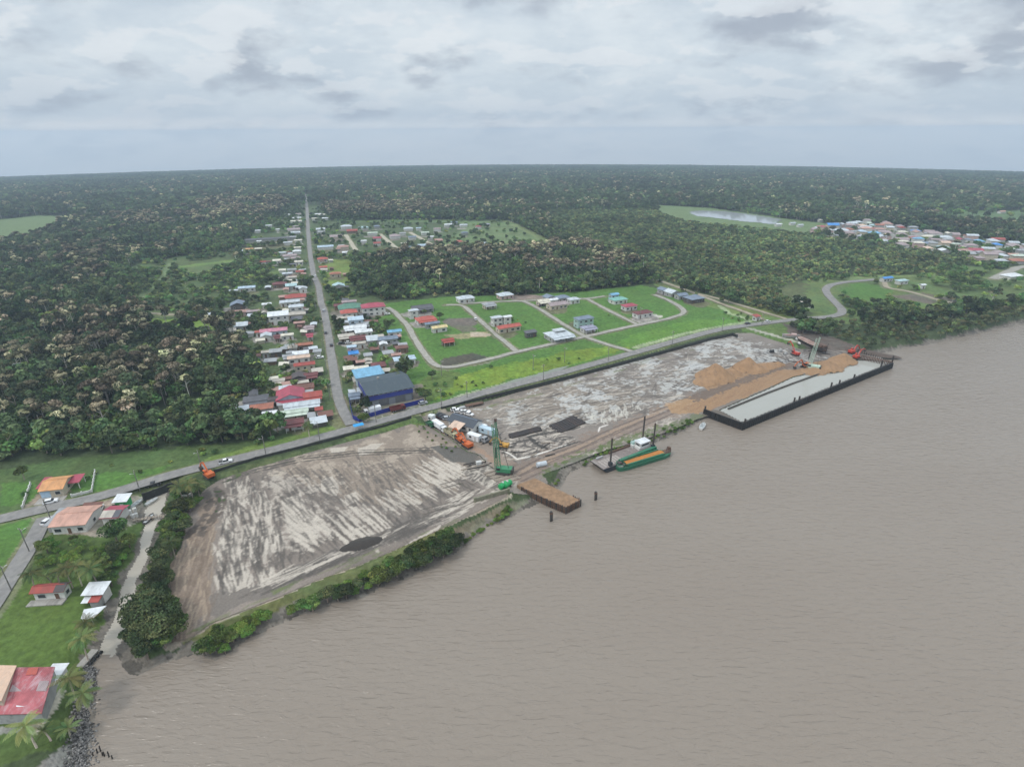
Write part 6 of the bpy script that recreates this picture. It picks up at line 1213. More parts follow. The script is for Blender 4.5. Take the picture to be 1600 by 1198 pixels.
for t, k, hh in st: vs += [(t*l*.98, -w/2*k*.9, hh-.25), (t*l*.98, w/2*k*.9, hh-.25)]
b.add(vs, [(i*2, i*2+2, i*2+3, i*2+1) for i in range(5)]); b.build('deck', WR, e)
b = MB(); b.box(l*.30, 0, 2.8, 4.2, 4.2, 1.4); b.box(l*.38, 0, 3.3, 3, 2.6, 1.0); b.build('deckhouse_ruin', RUSTY, e); b = MB(); b.box(l*.2, .4, 2.6, 2.2, 2.2, .8); b.build('hatch', mat('pale_rust', (.40, .30, .24)), e)
b = MB(); b.tube((l*.42, 1, 2.4), (l*.46, 1.6, 5.2), .12); b.tube((l*.36, -1.2, 2.4), (l*.44, -1.8, 4.6), .1); b.build('broken_mast', STEEL, e)
x, y = g(1237, 527, 2.5); e = empty('scrap_boat', x, y, yz(x, y), D(-20), 'broken pale and red boat lying behind the rusty ship hull', 'boat', 'small boats'); boat_hull(e, 11, 3.6, 1.8, wmat('g'), mat('red_deck', (.32, .10, .08), stain=(.5, .45, .42))); b = MB(); b.box(1, 0, 2.1, 3, 2.2, 1.0); b.build('wheelhouse', wmat('p'), e)
for i, (u, v) in enumerate([(1206,550),(1219,549),(1227,553),(1244,533),(1248,540)]):
    x, y = g(u, v, 1.5); e = empty('scrap_block', x, y, yz(x, y), D(20*i), ['black scrap machine part at the left edge of the churned mud', 'grey scrap block beside the black machine part', 'pale scrap block left of the red excavator', 'white drum beside the broken pale boat', 'small pale scrap piece below the rusty hull'][i], 'scrap')
    b = MB(); b.box(0, 0, .7, 2.6-.3*i, 1.5, 1.4-.15*i, taper=.8); b.box(.6, 0, 1.5-.15*i, .8, .8, .6, taper=.7); b.build('scrap_body', [DWALL, wmat('g'), wmat('g'), wmat('w'), wmat('w')][i], e); b = MB(); b.tube((-1.4, .4, .3), (-.3, .9, .5), .25); b.build('scrap_pipe', STEEL, e)
# ---------------------------------------------------------------- utility poles
POLE_L = 'grey concrete utility pole with a crossarm beside the {}'
def pole(u, v, rz, where, h=9.0):
    x, y = g(u, v); e = empty('utility_pole', x, y, rz=rz, label=POLE_L.format(where), cat='utility pole', group='utility poles beside the '+where); b = MB(); b.tube((0, 0, -.3), (0, 0, h), .19, .12, n=7); b.build('pole', mat('pole_concrete', (.19, .18, .165)), e)
    b = MB(); b.beam((0, -1.0, h-.5), (0, 1.0, h-.5), .13); ar = b.build('crossarm', TIMBER, e)
    b = MB(); 
    for s in (-.9, -.3, .5, .9): b.tube((0, s, h-.43), (0, s, h-.2), .06, n=5)
    b.build('insulator', FRAME, ar); b = MB(); b.beam((0, 0, h-1.4), (.95, 0, h-1.0), .07); b.box(1.2, 0, h-.98, .55, .22, .12); b.build('lamp_arm', FRAME, e)
for u, v in [(81,815),(217,762),(316,735),(416,712),(500,689),(588,660),(690,634),(730,622),(849,594),(950,566),(1050,539),(1128,517),(1190,509)]: pole(u, v, RV+math.pi, 'riverside road')
for u, v in [(46,862),(18,922)]: pole(u, v, D(70), 'side road at lower left')
for u, v in [(516,624),(511,585),(506,552),(502,520),(494,484),(489,452),(479,418),(476,390),(474,365)]: pole(u, v, VR, 'village road')
for u, v in [(833,578),(882,566),(690,587),(1000,500)]: pole(u, v, ER, 'estate roads')
# ---------------------------------------------------------------- vegetation
def foliage_mat():
    m = bpy.data.materials.new('foliage'); m.use_nodes = True; nt = m.node_tree; N = nt.nodes; L = nt.links; b = N['Principled BSDF']
    b.inputs['Roughness'].default_value = .75; b.inputs['Specular IOR Level'].default_value = .15
    at = N.new('ShaderNodeAttribute'); at.attribute_name = 'cover'; oi = N.new('ShaderNodeObjectInfo')
    mr = N.new('ShaderNodeMapRange'); L.new(oi.outputs['Random'], mr.inputs[0]); mr.inputs[3].default_value = .75; mr.inputs[4].default_value = 1.9
    vm = N.new('ShaderNodeVectorMath'); vm.operation = 'SCALE'; L.new(at.outputs['Color'], vm.inputs[0]); L.new(mr.outputs[0], vm.inputs['Scale'])
    ln = N.new('ShaderNodeTexNoise'); ln.inputs['Scale'].default_value = .022; ln.inputs['Detail'].default_value = 3; L.new(oi.outputs['Location'], ln.inputs['Vector'])
    lr = N.new('ShaderNodeMapRange'); L.new(ln.outputs['Fac'], lr.inputs[0]); lr.inputs[1].default_value = .35; lr.inputs[2].default_value = .68; lr.inputs[3].default_value = 1.0; lr.inputs[4].default_value = 1.9
    l2 = N.new('ShaderNodeTexNoise'); l2.inputs['Scale'].default_value = .0045; l2.inputs['Detail'].default_value = 2; L.new(oi.outputs['Location'], l2.inputs['Vector'])
    r2 = N.new('ShaderNodeMapRange'); L.new(l2.outputs['Fac'], r2.inputs[0]); r2.inputs[1].default_value = .35; r2.inputs[2].default_value = .65; r2.inputs[3].default_value = .78; r2.inputs[4].default_value = 1.35
    mq = N.new('ShaderNodeMath'); mq.operation = 'MULTIPLY'; L.new(lr.outputs[0], mq.inputs[0]); L.new(r2.outputs[0], mq.inputs[1]); lr = mq
    v2 = N.new('ShaderNodeVectorMath'); v2.operation = 'SCALE'; L.new(vm.outputs[0], v2.inputs[0]); L.new(lr.outputs[0], v2.inputs['Scale']); vm = v2
    hs = N.new('ShaderNodeHueSaturation'); mh = N.new('ShaderNodeMath'); mh.operation = 'FRACT'; mm = N.new('ShaderNodeMath'); mm.operation = 'MULTIPLY'; mm.inputs[1].default_value = 7.31
    L.new(oi.outputs['Random'], mm.inputs[0]); L.new(mm.outputs[0], mh.inputs[0]); m2 = N.new('ShaderNodeMapRange'); L.new(mh.outputs[0], m2.inputs[0]); m2.inputs[3].default_value = .465; m2.inputs[4].default_value = .52
    L.new(m2.outputs[0], hs.inputs['Hue']); L.new(vm.outputs[0], hs.inputs['Color']); L.new(hs.outputs[0], b.inputs['Base Color']); return m
M_FOL = foliage_mat(); BARK = (.12, .10, .08); PBARK = (.30, .28, .25)
def quads(C_, Nn, S, rng, jit=.55, asp=1.0):
    n = len(C_); Nn = Nn+rng.normal(0, jit, (n, 3)); Nn /= np.linalg.norm(Nn, axis=1)[:, None]+1e-9
    R_ = rng.normal(0, 1, (n, 3)); T = np.cross(Nn, R_); T /= np.linalg.norm(T, axis=1)[:, None]+1e-9; B = np.cross(Nn, T); S = S[:, None]/2
    V = np.stack([C_-T*S-B*S*asp, C_+T*S-B*S*asp, C_+T*S+B*S*asp, C_-T*S+B*S*asp], 1).reshape(-1, 3); return V
def trunk_np(h, r, rng, limbs=4, col=BARK, lean=.04, reach=.3):
    b = MB(); lx, ly = rng.normal(0, lean, 2)*h; b.tube((0, 0, -.5), (lx*.5, ly*.5, h*.5), r, r*.75, n=6); b.tube((lx*.5, ly*.5, h*.5), (lx, ly, h*.85), r*.75, r*.4, n=6)
    for i in range(limbs):
        a = i*6.28/max(limbs, 1)+rng.uniform(0, 1); z = h*rng.uniform(.45, .7); b.tube((lx*z/h, ly*z/h, z), (math.cos(a)*h*reach, math.sin(a)*h*reach, z+h*.2), r*.4, r*.15, n=5)
    V = np.array(b.v); F4 = [f if len(f) == 4 else None for f in b.f]; F4 = [f for f in F4 if f]; return V, np.array(F4), np.tile(col, (len(V), 1))
def crown_np(seed, h, r, n=420, lobes=9, s=.85, col=(.045, .075, .025), vary=.5, flat=.75, cz=.62, hollow=.35, top=None, topf=.5):
    rng = np.random.default_rng(seed); C_ = []; Nn = []; K = []
    for i in range(lobes):
        a = rng.uniform(0, 6.28); d = r*.62*math.sqrt(rng.uniform(0, 1)); z = h*cz+h*(1-cz)*.75*rng.uniform(-.5, .9)*(1-d/r*.5); lr = r*rng.uniform(.34, .52); shade = rng.uniform(1-vary, 1+vary)
        m = n//lobes; v = rng.normal(0, 1, (m, 3)); v[:, 2] = np.abs(v[:, 2])*1.0-.35*(rng.random(m) < .45)*2*np.abs(v[:, 2]); v /= np.linalg.norm(v, axis=1)[:, None]
        p = np.array((math.cos(a)*d, math.sin(a)*d, z))+v*np.array((lr, lr, lr*flat))*rng.uniform(1-hollow*.6, 1.05, (m, 1)); C_.append(p); Nn.append(v)
        c = np.tile(np.array(col)*shade, (m, 1)); c *= rng.uniform(.75, 1.3, (m, 1)); c[:, 0] *= rng.uniform(.8, 1.3)
        if top is not None and rng.random() < topf: k = v[:, 2] > rng.uniform(.0, .35); c[k] = np.array(top)*rng.uniform(.6, 1.15, (k.sum(), 1))
        K.append(c)
    C_ = np.concatenate(C_); Nn = np.concatenate(Nn); K = np.concatenate(K); V = quads(C_, Nn, rng.uniform(.6, 1.35, len(C_))*s, rng); return V, np.arange(len(V)).reshape(-1, 4), np.repeat(K, 4, 0)
def join(parts):
    Vs, Fs, Cs, o = [], [], [], 0
    for V, F_, C_ in parts: Vs.append(V); Fs.append(F_+o); Cs.append(C_); o += len(V)
    return np.concatenate(Vs), np.concatenate(Fs), np.concatenate(Cs)
def vmesh(name, parts):
    V, F_, C_ = join(parts); return np_mesh(name, V, F_, [M_FOL], smooth=False, col=C_)
def R_(s): return np.random.default_rng(s)
TREE = [vmesh('broadleaf_tree', [trunk_np(h, .28, R_(s)), crown_np(s, h, r, int(n*1.2), lb, .95, c, .5, .95, .52, .3)]) for s, h, r, n, lb, c in [(1,10,4.6,440,10,(.042,.068,.024)), (2,12,5.2,520,12,(.036,.060,.024)), (3,8.5,4.2,400,9,(.055,.088,.026)), (4,11,4.0,400,8,(.040,.062,.028)), (5,9,5.0,460,11,(.050,.078,.022)), (6,13,4.8,500,9,(.034,.055,.024))]]
PALE_ = [vmesh('pale_crowned_tree', [trunk_np(h*.95, .22, R_(s), 5, PBARK, .02, .22), crown_np(s, h, r, n, lb, .62, c, .3, .8, .78, .2, tp, tf)]) for s, h, r, n, lb, c, tp, tf in [(11,14,3.6,560,8,(.045,.050,.026),(.27,.25,.15),.6), (12,15,4.2,620,10,(.046,.052,.028),(.27,.235,.15),.5), (13,13,3.2,480,7,(.042,.052,.025),(.31,.30,.18),.7), (14,15,4.0,520,9,(.045,.048,.027),(.15,.13,.085),.5), (15,14,3.8,520,9,(.038,.050,.024),(.20,.18,.11),.35)]]
BUSH = [vmesh('bush', [crown_np(s, h, r, n, lb, .7, c, .45, .8, .45, .3)]) for s, h, r, n, lb, c in [(21,3.2,2.4,200,7,(.075,.125,.030)), (22,4.4,2.9,260,8,(.055,.095,.028)), (23,2.6,2.2,160,6,(.095,.14,.035)), (24,5.2,3.2,300,8,(.048,.080,.026))]]
SCRUB = [vmesh('scrub_tree', [crown_np(s, h, r, n, lb, .75, c, .5, .8, .5, .35)]) for s, h, r, n, lb, c in [(31,4.5,2.8,190,7,(.060,.090,.034)), (32,4.8,3.0,210,8,(.050,.076,.030)), (33,3.6,2.6,170,6,(.082,.110,.040)), (34,5.8,3.2,230,8,(.044,.064,.028)), (35,3.2,2.4,150,6,(.100,.112,.052))]]
MANG = [vmesh('mangrove', [trunk_np(h*.8, .2, R_(s), 5), crown_np(s, h, r, n, lb, .75, c, .5, .8, .5, .3)]) for s, h, r, n, lb, c in [(41,7,4.4,420,10,(.062,.080,.034)), (42,6,4.0,360,9,(.080,.105,.036)), (43,8.5,4.6,460,10,(.052,.068,.032)), (44,5,3.8,300,8,(.078,.092,.045))]]
def frond_np(h, n_fr, L_, seed, col, droop=1.0):
    rng = np.random.default_rng(seed); V = []; F_ = []; C_ = []
    for i in range(n_fr):
        a = 6.283*i/n_fr*2.4+rng.uniform(-.2, .2); el = rng.uniform(-.25, 1.1); l = L_*rng.uniform(.8, 1.1); p = np.array((0, 0, h)); d0 = np.array((math.cos(a), math.sin(a))); seg = 7; pts = []
        for k in range(seg+1):
            pts.append(p.copy()); e_ = el-droop*1.5*(k/seg)**1.3; p = p+np.array((d0[0]*math.cos(e_), d0[1]*math.cos(e_), math.sin(e_)))*l/seg
        side = np.array((-d0[1], d0[0], 0)); c = np.array(col)*rng.uniform(.65, 1.35); c[0] *= rng.uniform(.8, 1.5)
        for k in range(seg):
            w = (.22+.75*math.sin(math.pi*min((k+.6)/seg, 1)))*l*.17
            for s in (-1, 1):
                for t in (.0, .5):
                    q = pts[k]+(pts[k+1]-pts[k])*t; q2 = pts[k]+(pts[k+1]-pts[k])*(t+.30); tip = side*s*w*1.0+(pts[k+1]-pts[k])*.9+np.array((0, 0, -.8*w)); o = len(V); V += [q, q2, q2+tip, q+tip*.97]; F_.append((o, o+1, o+2, o+3)); C_ += [c, c, c*1.1, c*1.1]
    return np.array(V), np.array(F_), np.array(C_)
PALM = []
for s, h, nf, l in ((51, 8.5, 30, 3.9), (52, 7, 26, 3.6), (53, 4, 18, 2.8)):
    rng = R_(s); b = MB(); lx = rng.uniform(-.6, .6)
    for k in range(5): b.tube((lx*(k/5)**2, 0, -.3+h*k/5), (lx*((k+1)/5)**2, 0, -.3+h*(k+1)/5+.3), .24-.02*k, .22-.02*k, n=7)
    V = np.array(b.v); F4 = np.array([f for f in b.f if len(f) == 4]); V2, F2, C2 = frond_np(h, nf, l, s, (.048, .068, .024)); V2[:, 0] += lx
    PALM.append((np_mesh('palm_trunk', V, F4, [M_FOL], False, np.tile((.22, .19, .155), (len(V), 1))), np_mesh('palm_fronds', V2, F2, [M_FOL], False, C2)))
def split_tree(seed, h, r, n, lb, c, s=.8, bark=BARK, tr=.35):
    a = trunk_np(h, tr, R_(seed), 6, bark); b = crown_np(seed, h, r, n, lb, s, c, .5)
    return np_mesh('trunk', a[0], a[1], [M_FOL], False, a[2]), np_mesh('crown', b[0], b[1], [M_FOL], False, b[2])
BIG = [split_tree(61, 10, 5.2, 4200, 22, (.026, .047, .014), .36, tr=.4), split_tree(62, 8, 4.2, 3000, 20, (.034, .050, .020), .34), split_tree(63, 7, 3.8, 2400, 18, (.042, .068, .018), .32), split_tree(64, 5.5, 3.2, 1700, 15, (.050, .090, .018), .30, tr=.2)]
def tree_at(u, v, k, sc, label, cat='tree', name='tree', group=None, hh=None, rz=None, stretch=1.0):
    """k indexes BIG (broadleaf) or PALM when name says palm; (u,v) is the middle of the crown in the photo"""
    H_ = (8.5, 7, 4)[k] if name == 'coconut_palm' else (10, 8, 7, 5.5)[k]*.6; x, y = g(u, v, 2.0+H_*sc); e = empty(name, x, y, rz=(u*.37+v*.11) % 6.28 if rz is None else rz, label=label, cat=cat, group=group); sc *= .84 if name == 'coconut_palm' else 1; e.scale = (sc, sc, sc*stretch)
    ms = PALM[k] if name == 'coconut_palm' else BIG[k]
    for me, nm in zip(ms, ('trunk', 'fronds' if name == 'coconut_palm' else 'crown')): link(bpy.data.objects.new(nm, me), e)
    FOOT.append((x, y, 2)); return e
for u, v, k, sc, lab in [(42,890,0,1,'coconut palm beside the narrow side road'), (75,897,2,1,'short palm left of two tall palms on the lawn edge'), (86,894,2,1.1,'short bushy palm in the middle of the lawn edge row'), (100,884,0,.95,'tall palm in the lawn edge row, left of its neighbour'), (115,881,0,.95,'tall palm in the lawn edge row, between two others'), (139,876,0,1.15,'large spreading palm at the right end of the lawn edge row'),
    (131,957,0,.95,'palm leaning over the white triangular canopy'), (117,981,0,1.1,'lone tall palm on the bright lawn below the triangular canopy'), (97,1043,0,1.15,'big palm at the corner of the patched red roof'), (122,1066,1,1.15,'palm between the red roof hall and the rock bank'), (36,1126,1,1.2,'palm in front of the patched red roof'), (70,1137,2,1,'short palm on the lower lawn by the pale path'), (98,1124,2,1.1,'young palm between pale path and rock bank'),
    (278,752,0,1.05,'left palm of the trio beside the bridge right of the creek'), (293,748,0,1.1,'middle palm of the trio beside the bridge right of the creek'), (305,750,1,1.1,'right palm of the trio beside the bridge, nearest the excavator'), (264,838,1,1.1,'palm among bushes on the right bank of the creek'), (627,583,1,1.2,'bushy palm behind the right corner of the slate warehouse'), (617,577,1,1.1,'bushy palm left of another behind the slate warehouse'),
    (678,641,2,.9,'small palm behind the gatehouse booth'), (654,659,2,.8,'small palm at the end of the black retaining wall'), (480,661,1,1.0,'palm right of the maroon roofed house by the junction'), (560,640,2,1.1,'short palm inside the blue fence corner'), (455,531,1,1.2,'palm in the garden behind the orange red roof')]:
    tree_at(u, v, k, sc, lab, 'palm', 'coconut_palm')
for u, v, k, sc, lab, st in [(176,825,0,.82,'large round dark green tree below the salmon roofed building',1), (35,741,2,.62,'dark narrow tree standing alone left of the orange roofed house',1.35), (672,490,2,.0,'',1), (823,488,2,.0,'',1)]:
    if sc: tree_at(u, v, k, sc, lab, stretch=st)
tree_at(636+27,0+491-4,2,.55,'small round tree beside the bright red roofed estate house'); tree_at(687,493,2,.75,'round dark tree right of the bright red roofed estate house'); tree_at(675,585,1,.6,'dark bush tree below the bend of the estate road'); tree_at(613,503,2,.6,'small tree on the plot below the crimson roofed house')
tree_at(665,617,1,.8,'bushy tree right of the slate warehouse'); tree_at(656,612,2,.7,'smaller bushy tree at the right corner of the warehouse'); tree_at(568,652,3,.9,'bright green bush tree in the blue fence corner')
def ok_place(x, y, r):
    return not any((x-a)**2+(y-b)**2 < (c+r)**2 for a, b, c in FOOT)
def patch_of(px, n, ks, scs, label, group, seed, name='mangrove_tree', cat='tree', gap=2.2):
    """individual trees strewn inside a photo polygon"""
    P = np.array(px, float); rnd = random.Random(seed); W = []; t = 0
    while len(W) < n and t < n*40:
        t += 1; u = rnd.uniform(P[:, 0].min(), P[:, 0].max()); v = rnd.uniform(P[:, 1].min(), P[:, 1].max())
        if not inside(np.array([u]), np.array([v]), P)[0]: continue
        k = rnd.choice(ks); sc = rnd.uniform(*scs); x, y = g(u, v, 2+(10, 8, 7, 5.5)[k]*.5*sc)
        if any((x-a)**2+(y-b)**2 < gap**2 for a, b in W) or not ok_place(x, y, .8*sc): continue
        if river_d(np.array([x]), np.array([y]))[0] < (2.6*sc if seed in (2, 3, 4, 6, 5, 1) else -.8): continue
        W.append((x, y)); e = empty(name, x, y, rz=rnd.uniform(0, 6.28), label=label, cat=cat, group=group); e.scale = (sc, sc, sc*rnd.uniform(.8, 1.1))
        for me, nm in zip(BIG[k], ('trunk', 'crown')): link(bpy.data.objects.new(nm, me), e)
patch_of([(190,1010),(200,965),(225,935),(260,940),(280,970),(270,1010),(225,1040),(205,1035)], 26, [1,1,2], (.7,1.15), 'dense dark mangrove tree in the big clump at the creek mouth', 'mangroves at the creek mouth', 1)
patch_of([(208,900),(232,845),(262,800),(290,790),(285,830),(262,870),(262,905),(235,930),(212,940)], 38, [1,2,3,3], (.45,.75), 'green tree in the thicket on the right bank of the creek', 'thicket on the right bank of the creek', 2)
patch_of([(268,765),(315,752),(318,775),(290,790),(262,800)], 12, [1,2,3], (.45,.8), 'green bush tree near the palms between creek and left mud yard', 'bushes around the three palms', 3)
patch_of([(155,860),(195,835),(222,840),(215,870),(195,905),(180,935),(160,930),(150,890)], 28, [1,2,3,3], (.4,.75), 'green tree in the thicket on the left bank of the creek', 'thicket on the left bank of the creek', 4)
patch_of([(60,850),(110,835),(160,850),(150,890),(95,880),(55,885)], 22, [3,2,3], (.35,.6), 'rounded green bush in the garden below the salmon roofed building', 'bushes below the salmon roofed building', 5, 'garden_bush', 'bush')
patch_of([(160,930),(190,920),(185,960),(165,1000),(150,1010),(150,975)], 14, [3,2,3], (.4,.75), 'green bush along the lawn on the left bank of the creek', 'bushes between lawn and creek', 6, 'bank_bush', 'bush')
patch_of([(312,1012),(318,990),(350,975),(400,955),(428,945),(410,960),(380,980),(365,1005),(335,1020)], 30, [3,3,2], (.45,.75), 'bright green mangrove on the bank at the lower left corner of the mud yard', 'mangroves at the lower corner of the mud yard', 7)
patch_of([(440,945),(520,915),(600,880),(605,895),(560,918),(500,935),(445,950)], 46, [2,3,1,3], (.42,.72), 'green mangrove on the middle of the river bank below the mud yard', 'mangroves along the middle of the bank', 8)
patch_of([(585,890),(620,868),(665,848),(700,828),(720,835),(710,850),(680,868),(640,882),(600,902)], 40, [1,2,2], (.5,.85), 'taller green mangrove on the right part of the bank below the mud yard', 'mangroves on the right part of the bank', 9)
patch_of([(725,838),(760,812),(795,785),(800,790),(770,815),(735,842)], 60, [3], (.18,.36), 'low dark green bush on the bank left of the jetty', 'low bushes left of the jetty', 10, 'bank_bush', 'bush', 1.0)
patch_of([(862,750),(900,728),(930,705),(985,685),(1050,662),(1080,648),(1088,655),(1050,672),(985,694),(930,714),(900,734),(868,752)], 50, [3], (.2,.38), 'low green bush on the bank between jetty and flooded basin', 'low bushes between jetty and basin', 11, 'bank_bush', 'bush', 1.8)
patch_of([(640,665),(660,662),(712,695),(722,706),(705,706),(675,685)], 14, [3], (.15,.25), 'tiny green shrub on the grass strip beside the parked trucks', 'shrubs on the strip beside the trucks', 12, 'bank_bush', 'bush', 2)
# ---- scattered forest
OPEN = [G(p) for p in [
 [(-400,800),(0,731),(100,715),(200,705),(300,696),(400,691),(450,676),(530,662),(560,655),(640,600),(800,560),(1000,520),(1100,500),(1180,494),(1240,497),(1232,512),(1250,522),(1300,528),(1360,546),(1400,552),(1500,700),(1600,1300),(-400,1300)],
 [(598,472),(700,463),(810,461),(900,456),(1000,446),(1035,442),(1085,462),(1160,480),(1240,500),(1130,520),(900,577),(660,645),(620,620),(640,560),(600,500)],
 [(-60,390),(0,384),(70,368),(120,339),(60,336),(-60,350)], [(1020,320),(1110,325),(1230,342),(1290,349),(1335,350),(1300,368),(1255,369),(1195,360),(1085,350),(1035,338)], [(1262,445),(1345,434),(1380,440),(1335,450),(1310,462),(1335,490),(1322,507),(1270,503)],
 [(505,406),(545,407),(556,420),(545,442),(512,450)], [(1310,452),(1345,442),(1400,450),(1380,470),(1330,466)], [(1370,430),(1450,438),(1450,452),(1390,448)], [(1210,452),(1268,440),(1285,470),(1300,488),(1270,490),(1240,480)],
 [(204,482),(240,446),(268,412),(276,414),(250,448),(214,483)], [(238,499),(312,501),(342,509),(338,515),(240,508)], [(0,538),(38,548),(34,566),(0,566)], [(270,411),(362,402),(366,416),(284,426)], [(80,492),(150,486),(160,496),(90,504)], [(455,385),(360,388),(360,396),(455,394)], [(790,343),(870,380),(855,386),(790,352)]]]
SPARSE = [(G(p), pr) for p, pr in [
 ([(205,412),(300,398),(372,392),(372,440),(330,478),(300,492),(240,508),(195,470)], .42), ([(-20,500),(60,505),(140,520),(130,548),(40,560),(-20,560)], .5), ([(240,500),(330,500),(385,520),(360,545),(260,530)], .5),
 ([(455,325),(475,300),(486,300),(520,350),(545,400),(535,440),(600,470),(640,560),(600,620),(560,650),(540,660),(430,675),(385,650),(420,600),(385,565),(375,530),(320,490),(370,440),(380,380)], .36),
 ([(500,345),(620,343),(780,343),(870,380),(840,390),(700,397),(560,404),(520,400)], .14),
 ([(1240,440),(1300,430),(1400,425),(1500,415),(1640,425),(1640,470),(1500,488),(1400,500),(1310,505),(1300,495),(1250,470)], .28),
 ([(1380,331),(1600,328),(1700,345),(1640,354),(1500,347)], .12), ([(1255,364),(1290,352),(1350,348),(1450,360),(1600,383),(1700,405),(1600,412),(1540,407),(1500,396),(1440,388),(1330,376)], .30),
 ([(1500,397),(1640,405),(1640,428),(1480,428)], .25)]]
ZS = G([(850,330),(1020,328),(1090,342),(1200,352),(1262,368),(1330,378),(1440,390),(1520,410),(1440,430),(1300,430),(1250,445),(1240,490),(1200,488),(1110,460),(1020,436),(1000,420),(930,395),(870,375)])
ZM = G([(1236,512),(1240,500),(1290,494),(1330,502),(1400,508),(1500,498),(1600,478),(1700,462),(1760,470),(1600,503),(1545,515),(1490,526),(1440,536),(1400,543),(1362,548),(1300,526),(1255,512)])
PZ = [(G(p), f) for p, f in [([(-300,720),(0,690),(150,690),(300,640),(380,600),(400,540),(330,500),(150,505),(0,520),(-300,560)], .42), ([(560,420),(640,402),(760,395),(900,388),(960,395),(1020,425),(1000,440),(900,430),(760,440),(620,435)], .62), ([(180,345),(330,322),(470,318),(470,345),(330,350),(200,365)], .5), ([(490,325),(650,318),(700,330),(680,342),(500,338)], .6), ([(100,400),(250,395),(350,400),(300,440),(100,450)], .3)]]
CLEAR = G([(-300,745),(0,700),(130,690),(280,655),(400,640),(440,660),(300,700),(100,722)])
rng = np.random.default_rng(77)
def candidates(r0, r1, sp):
    n = int(r1*.78/sp); xs = np.arange(-n, n+1)*sp; ys = np.arange(r0*.66/sp, r1/sp)*sp; X, Y = np.meshgrid(xs, ys); X = (X+rng.uniform(-.48, .48, X.shape)*sp).ravel(); Y = (Y+rng.uniform(-.48, .48, Y.shape)*sp).ravel()
    r = np.hypot(X, Y); k = (r > r0) & (r < r1) & (np.abs(np.arctan2(X, Y)) < math.radians(46.5)); return X[k], Y[k]
def in_river(x, y, m=2.0): return inside(x, y, RIVER) | (pdist(x, y, RIVER, cap=m+8) < m)
def select(x, y, rough_=6):
    wx = fbm(x, y, 18, 71)-.5; wy = fbm(x, y, 18, 72)-.5; xx = x+wx*rough_; yy = y+wy*rough_; keep = ~in_river(x, y); pr = np.ones(len(x))
    for P in OPEN: keep &= ~inside(xx, yy, P)
    for P, p_ in SPARSE: m = inside(xx, yy, P); pr[m] = np.minimum(pr[m], p_)
    # natural gaps and denser clumps
    gap = fbm(x, y, 45, 81); pr = np.where(pr == 1, np.where(gap > .70, .4, 1), pr*2*sstep(.35, .65, fbm(x, y, 22, 83)))
    keep &= rng.random(len(x)) < pr
    keep &= road_clear(x, y, 2.2)
    for a, b, c in FOOT: keep &= (x-a)**2+(y-b)**2 > (c+1.2)**2
    return keep, pr
ITEMS = {'tree': [], 'pale': [], 'scrub': [], 'mang': [], 'bush': []}
x, y = candidates(150, 1150, 5.3); keep, pr = select(x, y); x = x[keep]; y = y[keep]; pr = pr[keep]
zs = inside(x, y, ZS); zm = inside(x, y, ZM); pf = np.full(len(x), .06)
for P, f in PZ: m = inside(x, y, P); pf[m] = f
grove = fbm(x, y, 30, 90); pf = pf*sstep(.36, .58, grove)*1.35; cl = inside(x, y, CLEAR); pf[cl] *= .15
sp = pr < .9; u = rng.random(len(x)); hgt = .8+.45*fbm(x, y, 35, 95)+rng.uniform(-.12, .2, len(x))
for i in range(len(x)):
    s = hgt[i]
    if zs[i]:
        if u[i] > .93: ITEMS['scrub'].append((x[i], y[i], s*1.25))
    elif zm[i]: ITEMS['mang'].append((x[i], y[i], s*(.48 if u[i] < .85 else .7)))
    elif sp[i]:
        if x[i] > 250: ITEMS['bush'].append((x[i], y[i], s*(.8 if u[i] < .7 else 1.4)))
        elif u[i] < .45: ITEMS['bush'].append((x[i], y[i], s*.9))
        else: ITEMS['tree'].append((x[i], y[i], s*.55))
    elif u[i] < pf[i]: ITEMS['pale'].append((x[i], y[i], s*.92))
    else: ITEMS['tree'].append((x[i], y[i], s*(.72 if u[i] < .6 else .95)))
# low rows of the plantation on the right
ca, sa_ = math.cos(math.radians(24)), math.sin(math.radians(24)); gx, gy = np.meshgrid(np.arange(-200, 900, 3.5), np.arange(100, 1100, 5.6)); gx = gx+rng.uniform(-.35, .35, gx.shape)*3.5; gy = gy+rng.uniform(-.16, .16, gy.shape)*5.6
x = (gx*ca-gy*sa_).ravel(); y = (gx*sa_+gy*ca).ravel(); m = inside(x+8*(fbm(x, y, 18, 71)-.5), y, ZS) & road_clear(x, y, 1.5)
for P in OPEN: m &= ~inside(x, y, P)
hh_ = fbm(x, y, 40, 19); m &= rng.random(len(x)) < .55+.45*sstep(.3, .5, hh_)
for a, b, h_ in zip(x[m], y[m], hh_[m]): ITEMS['scrub'].append((a, b, (.55+.7*h_)*rng.uniform(.75, 1.2)))
# understorey filling the gaps between the trunks
x, y = candidates(150, 760, 5.0); keep, pr = select(x, y, 6); keep &= (pr > .3) & ~inside(x, y, ZS) & ~inside(x, y, ZM)
for a, b in zip(x[keep], y[keep]): ITEMS['scrub'].append((a, b, rng.uniform(.55, 1.0)))
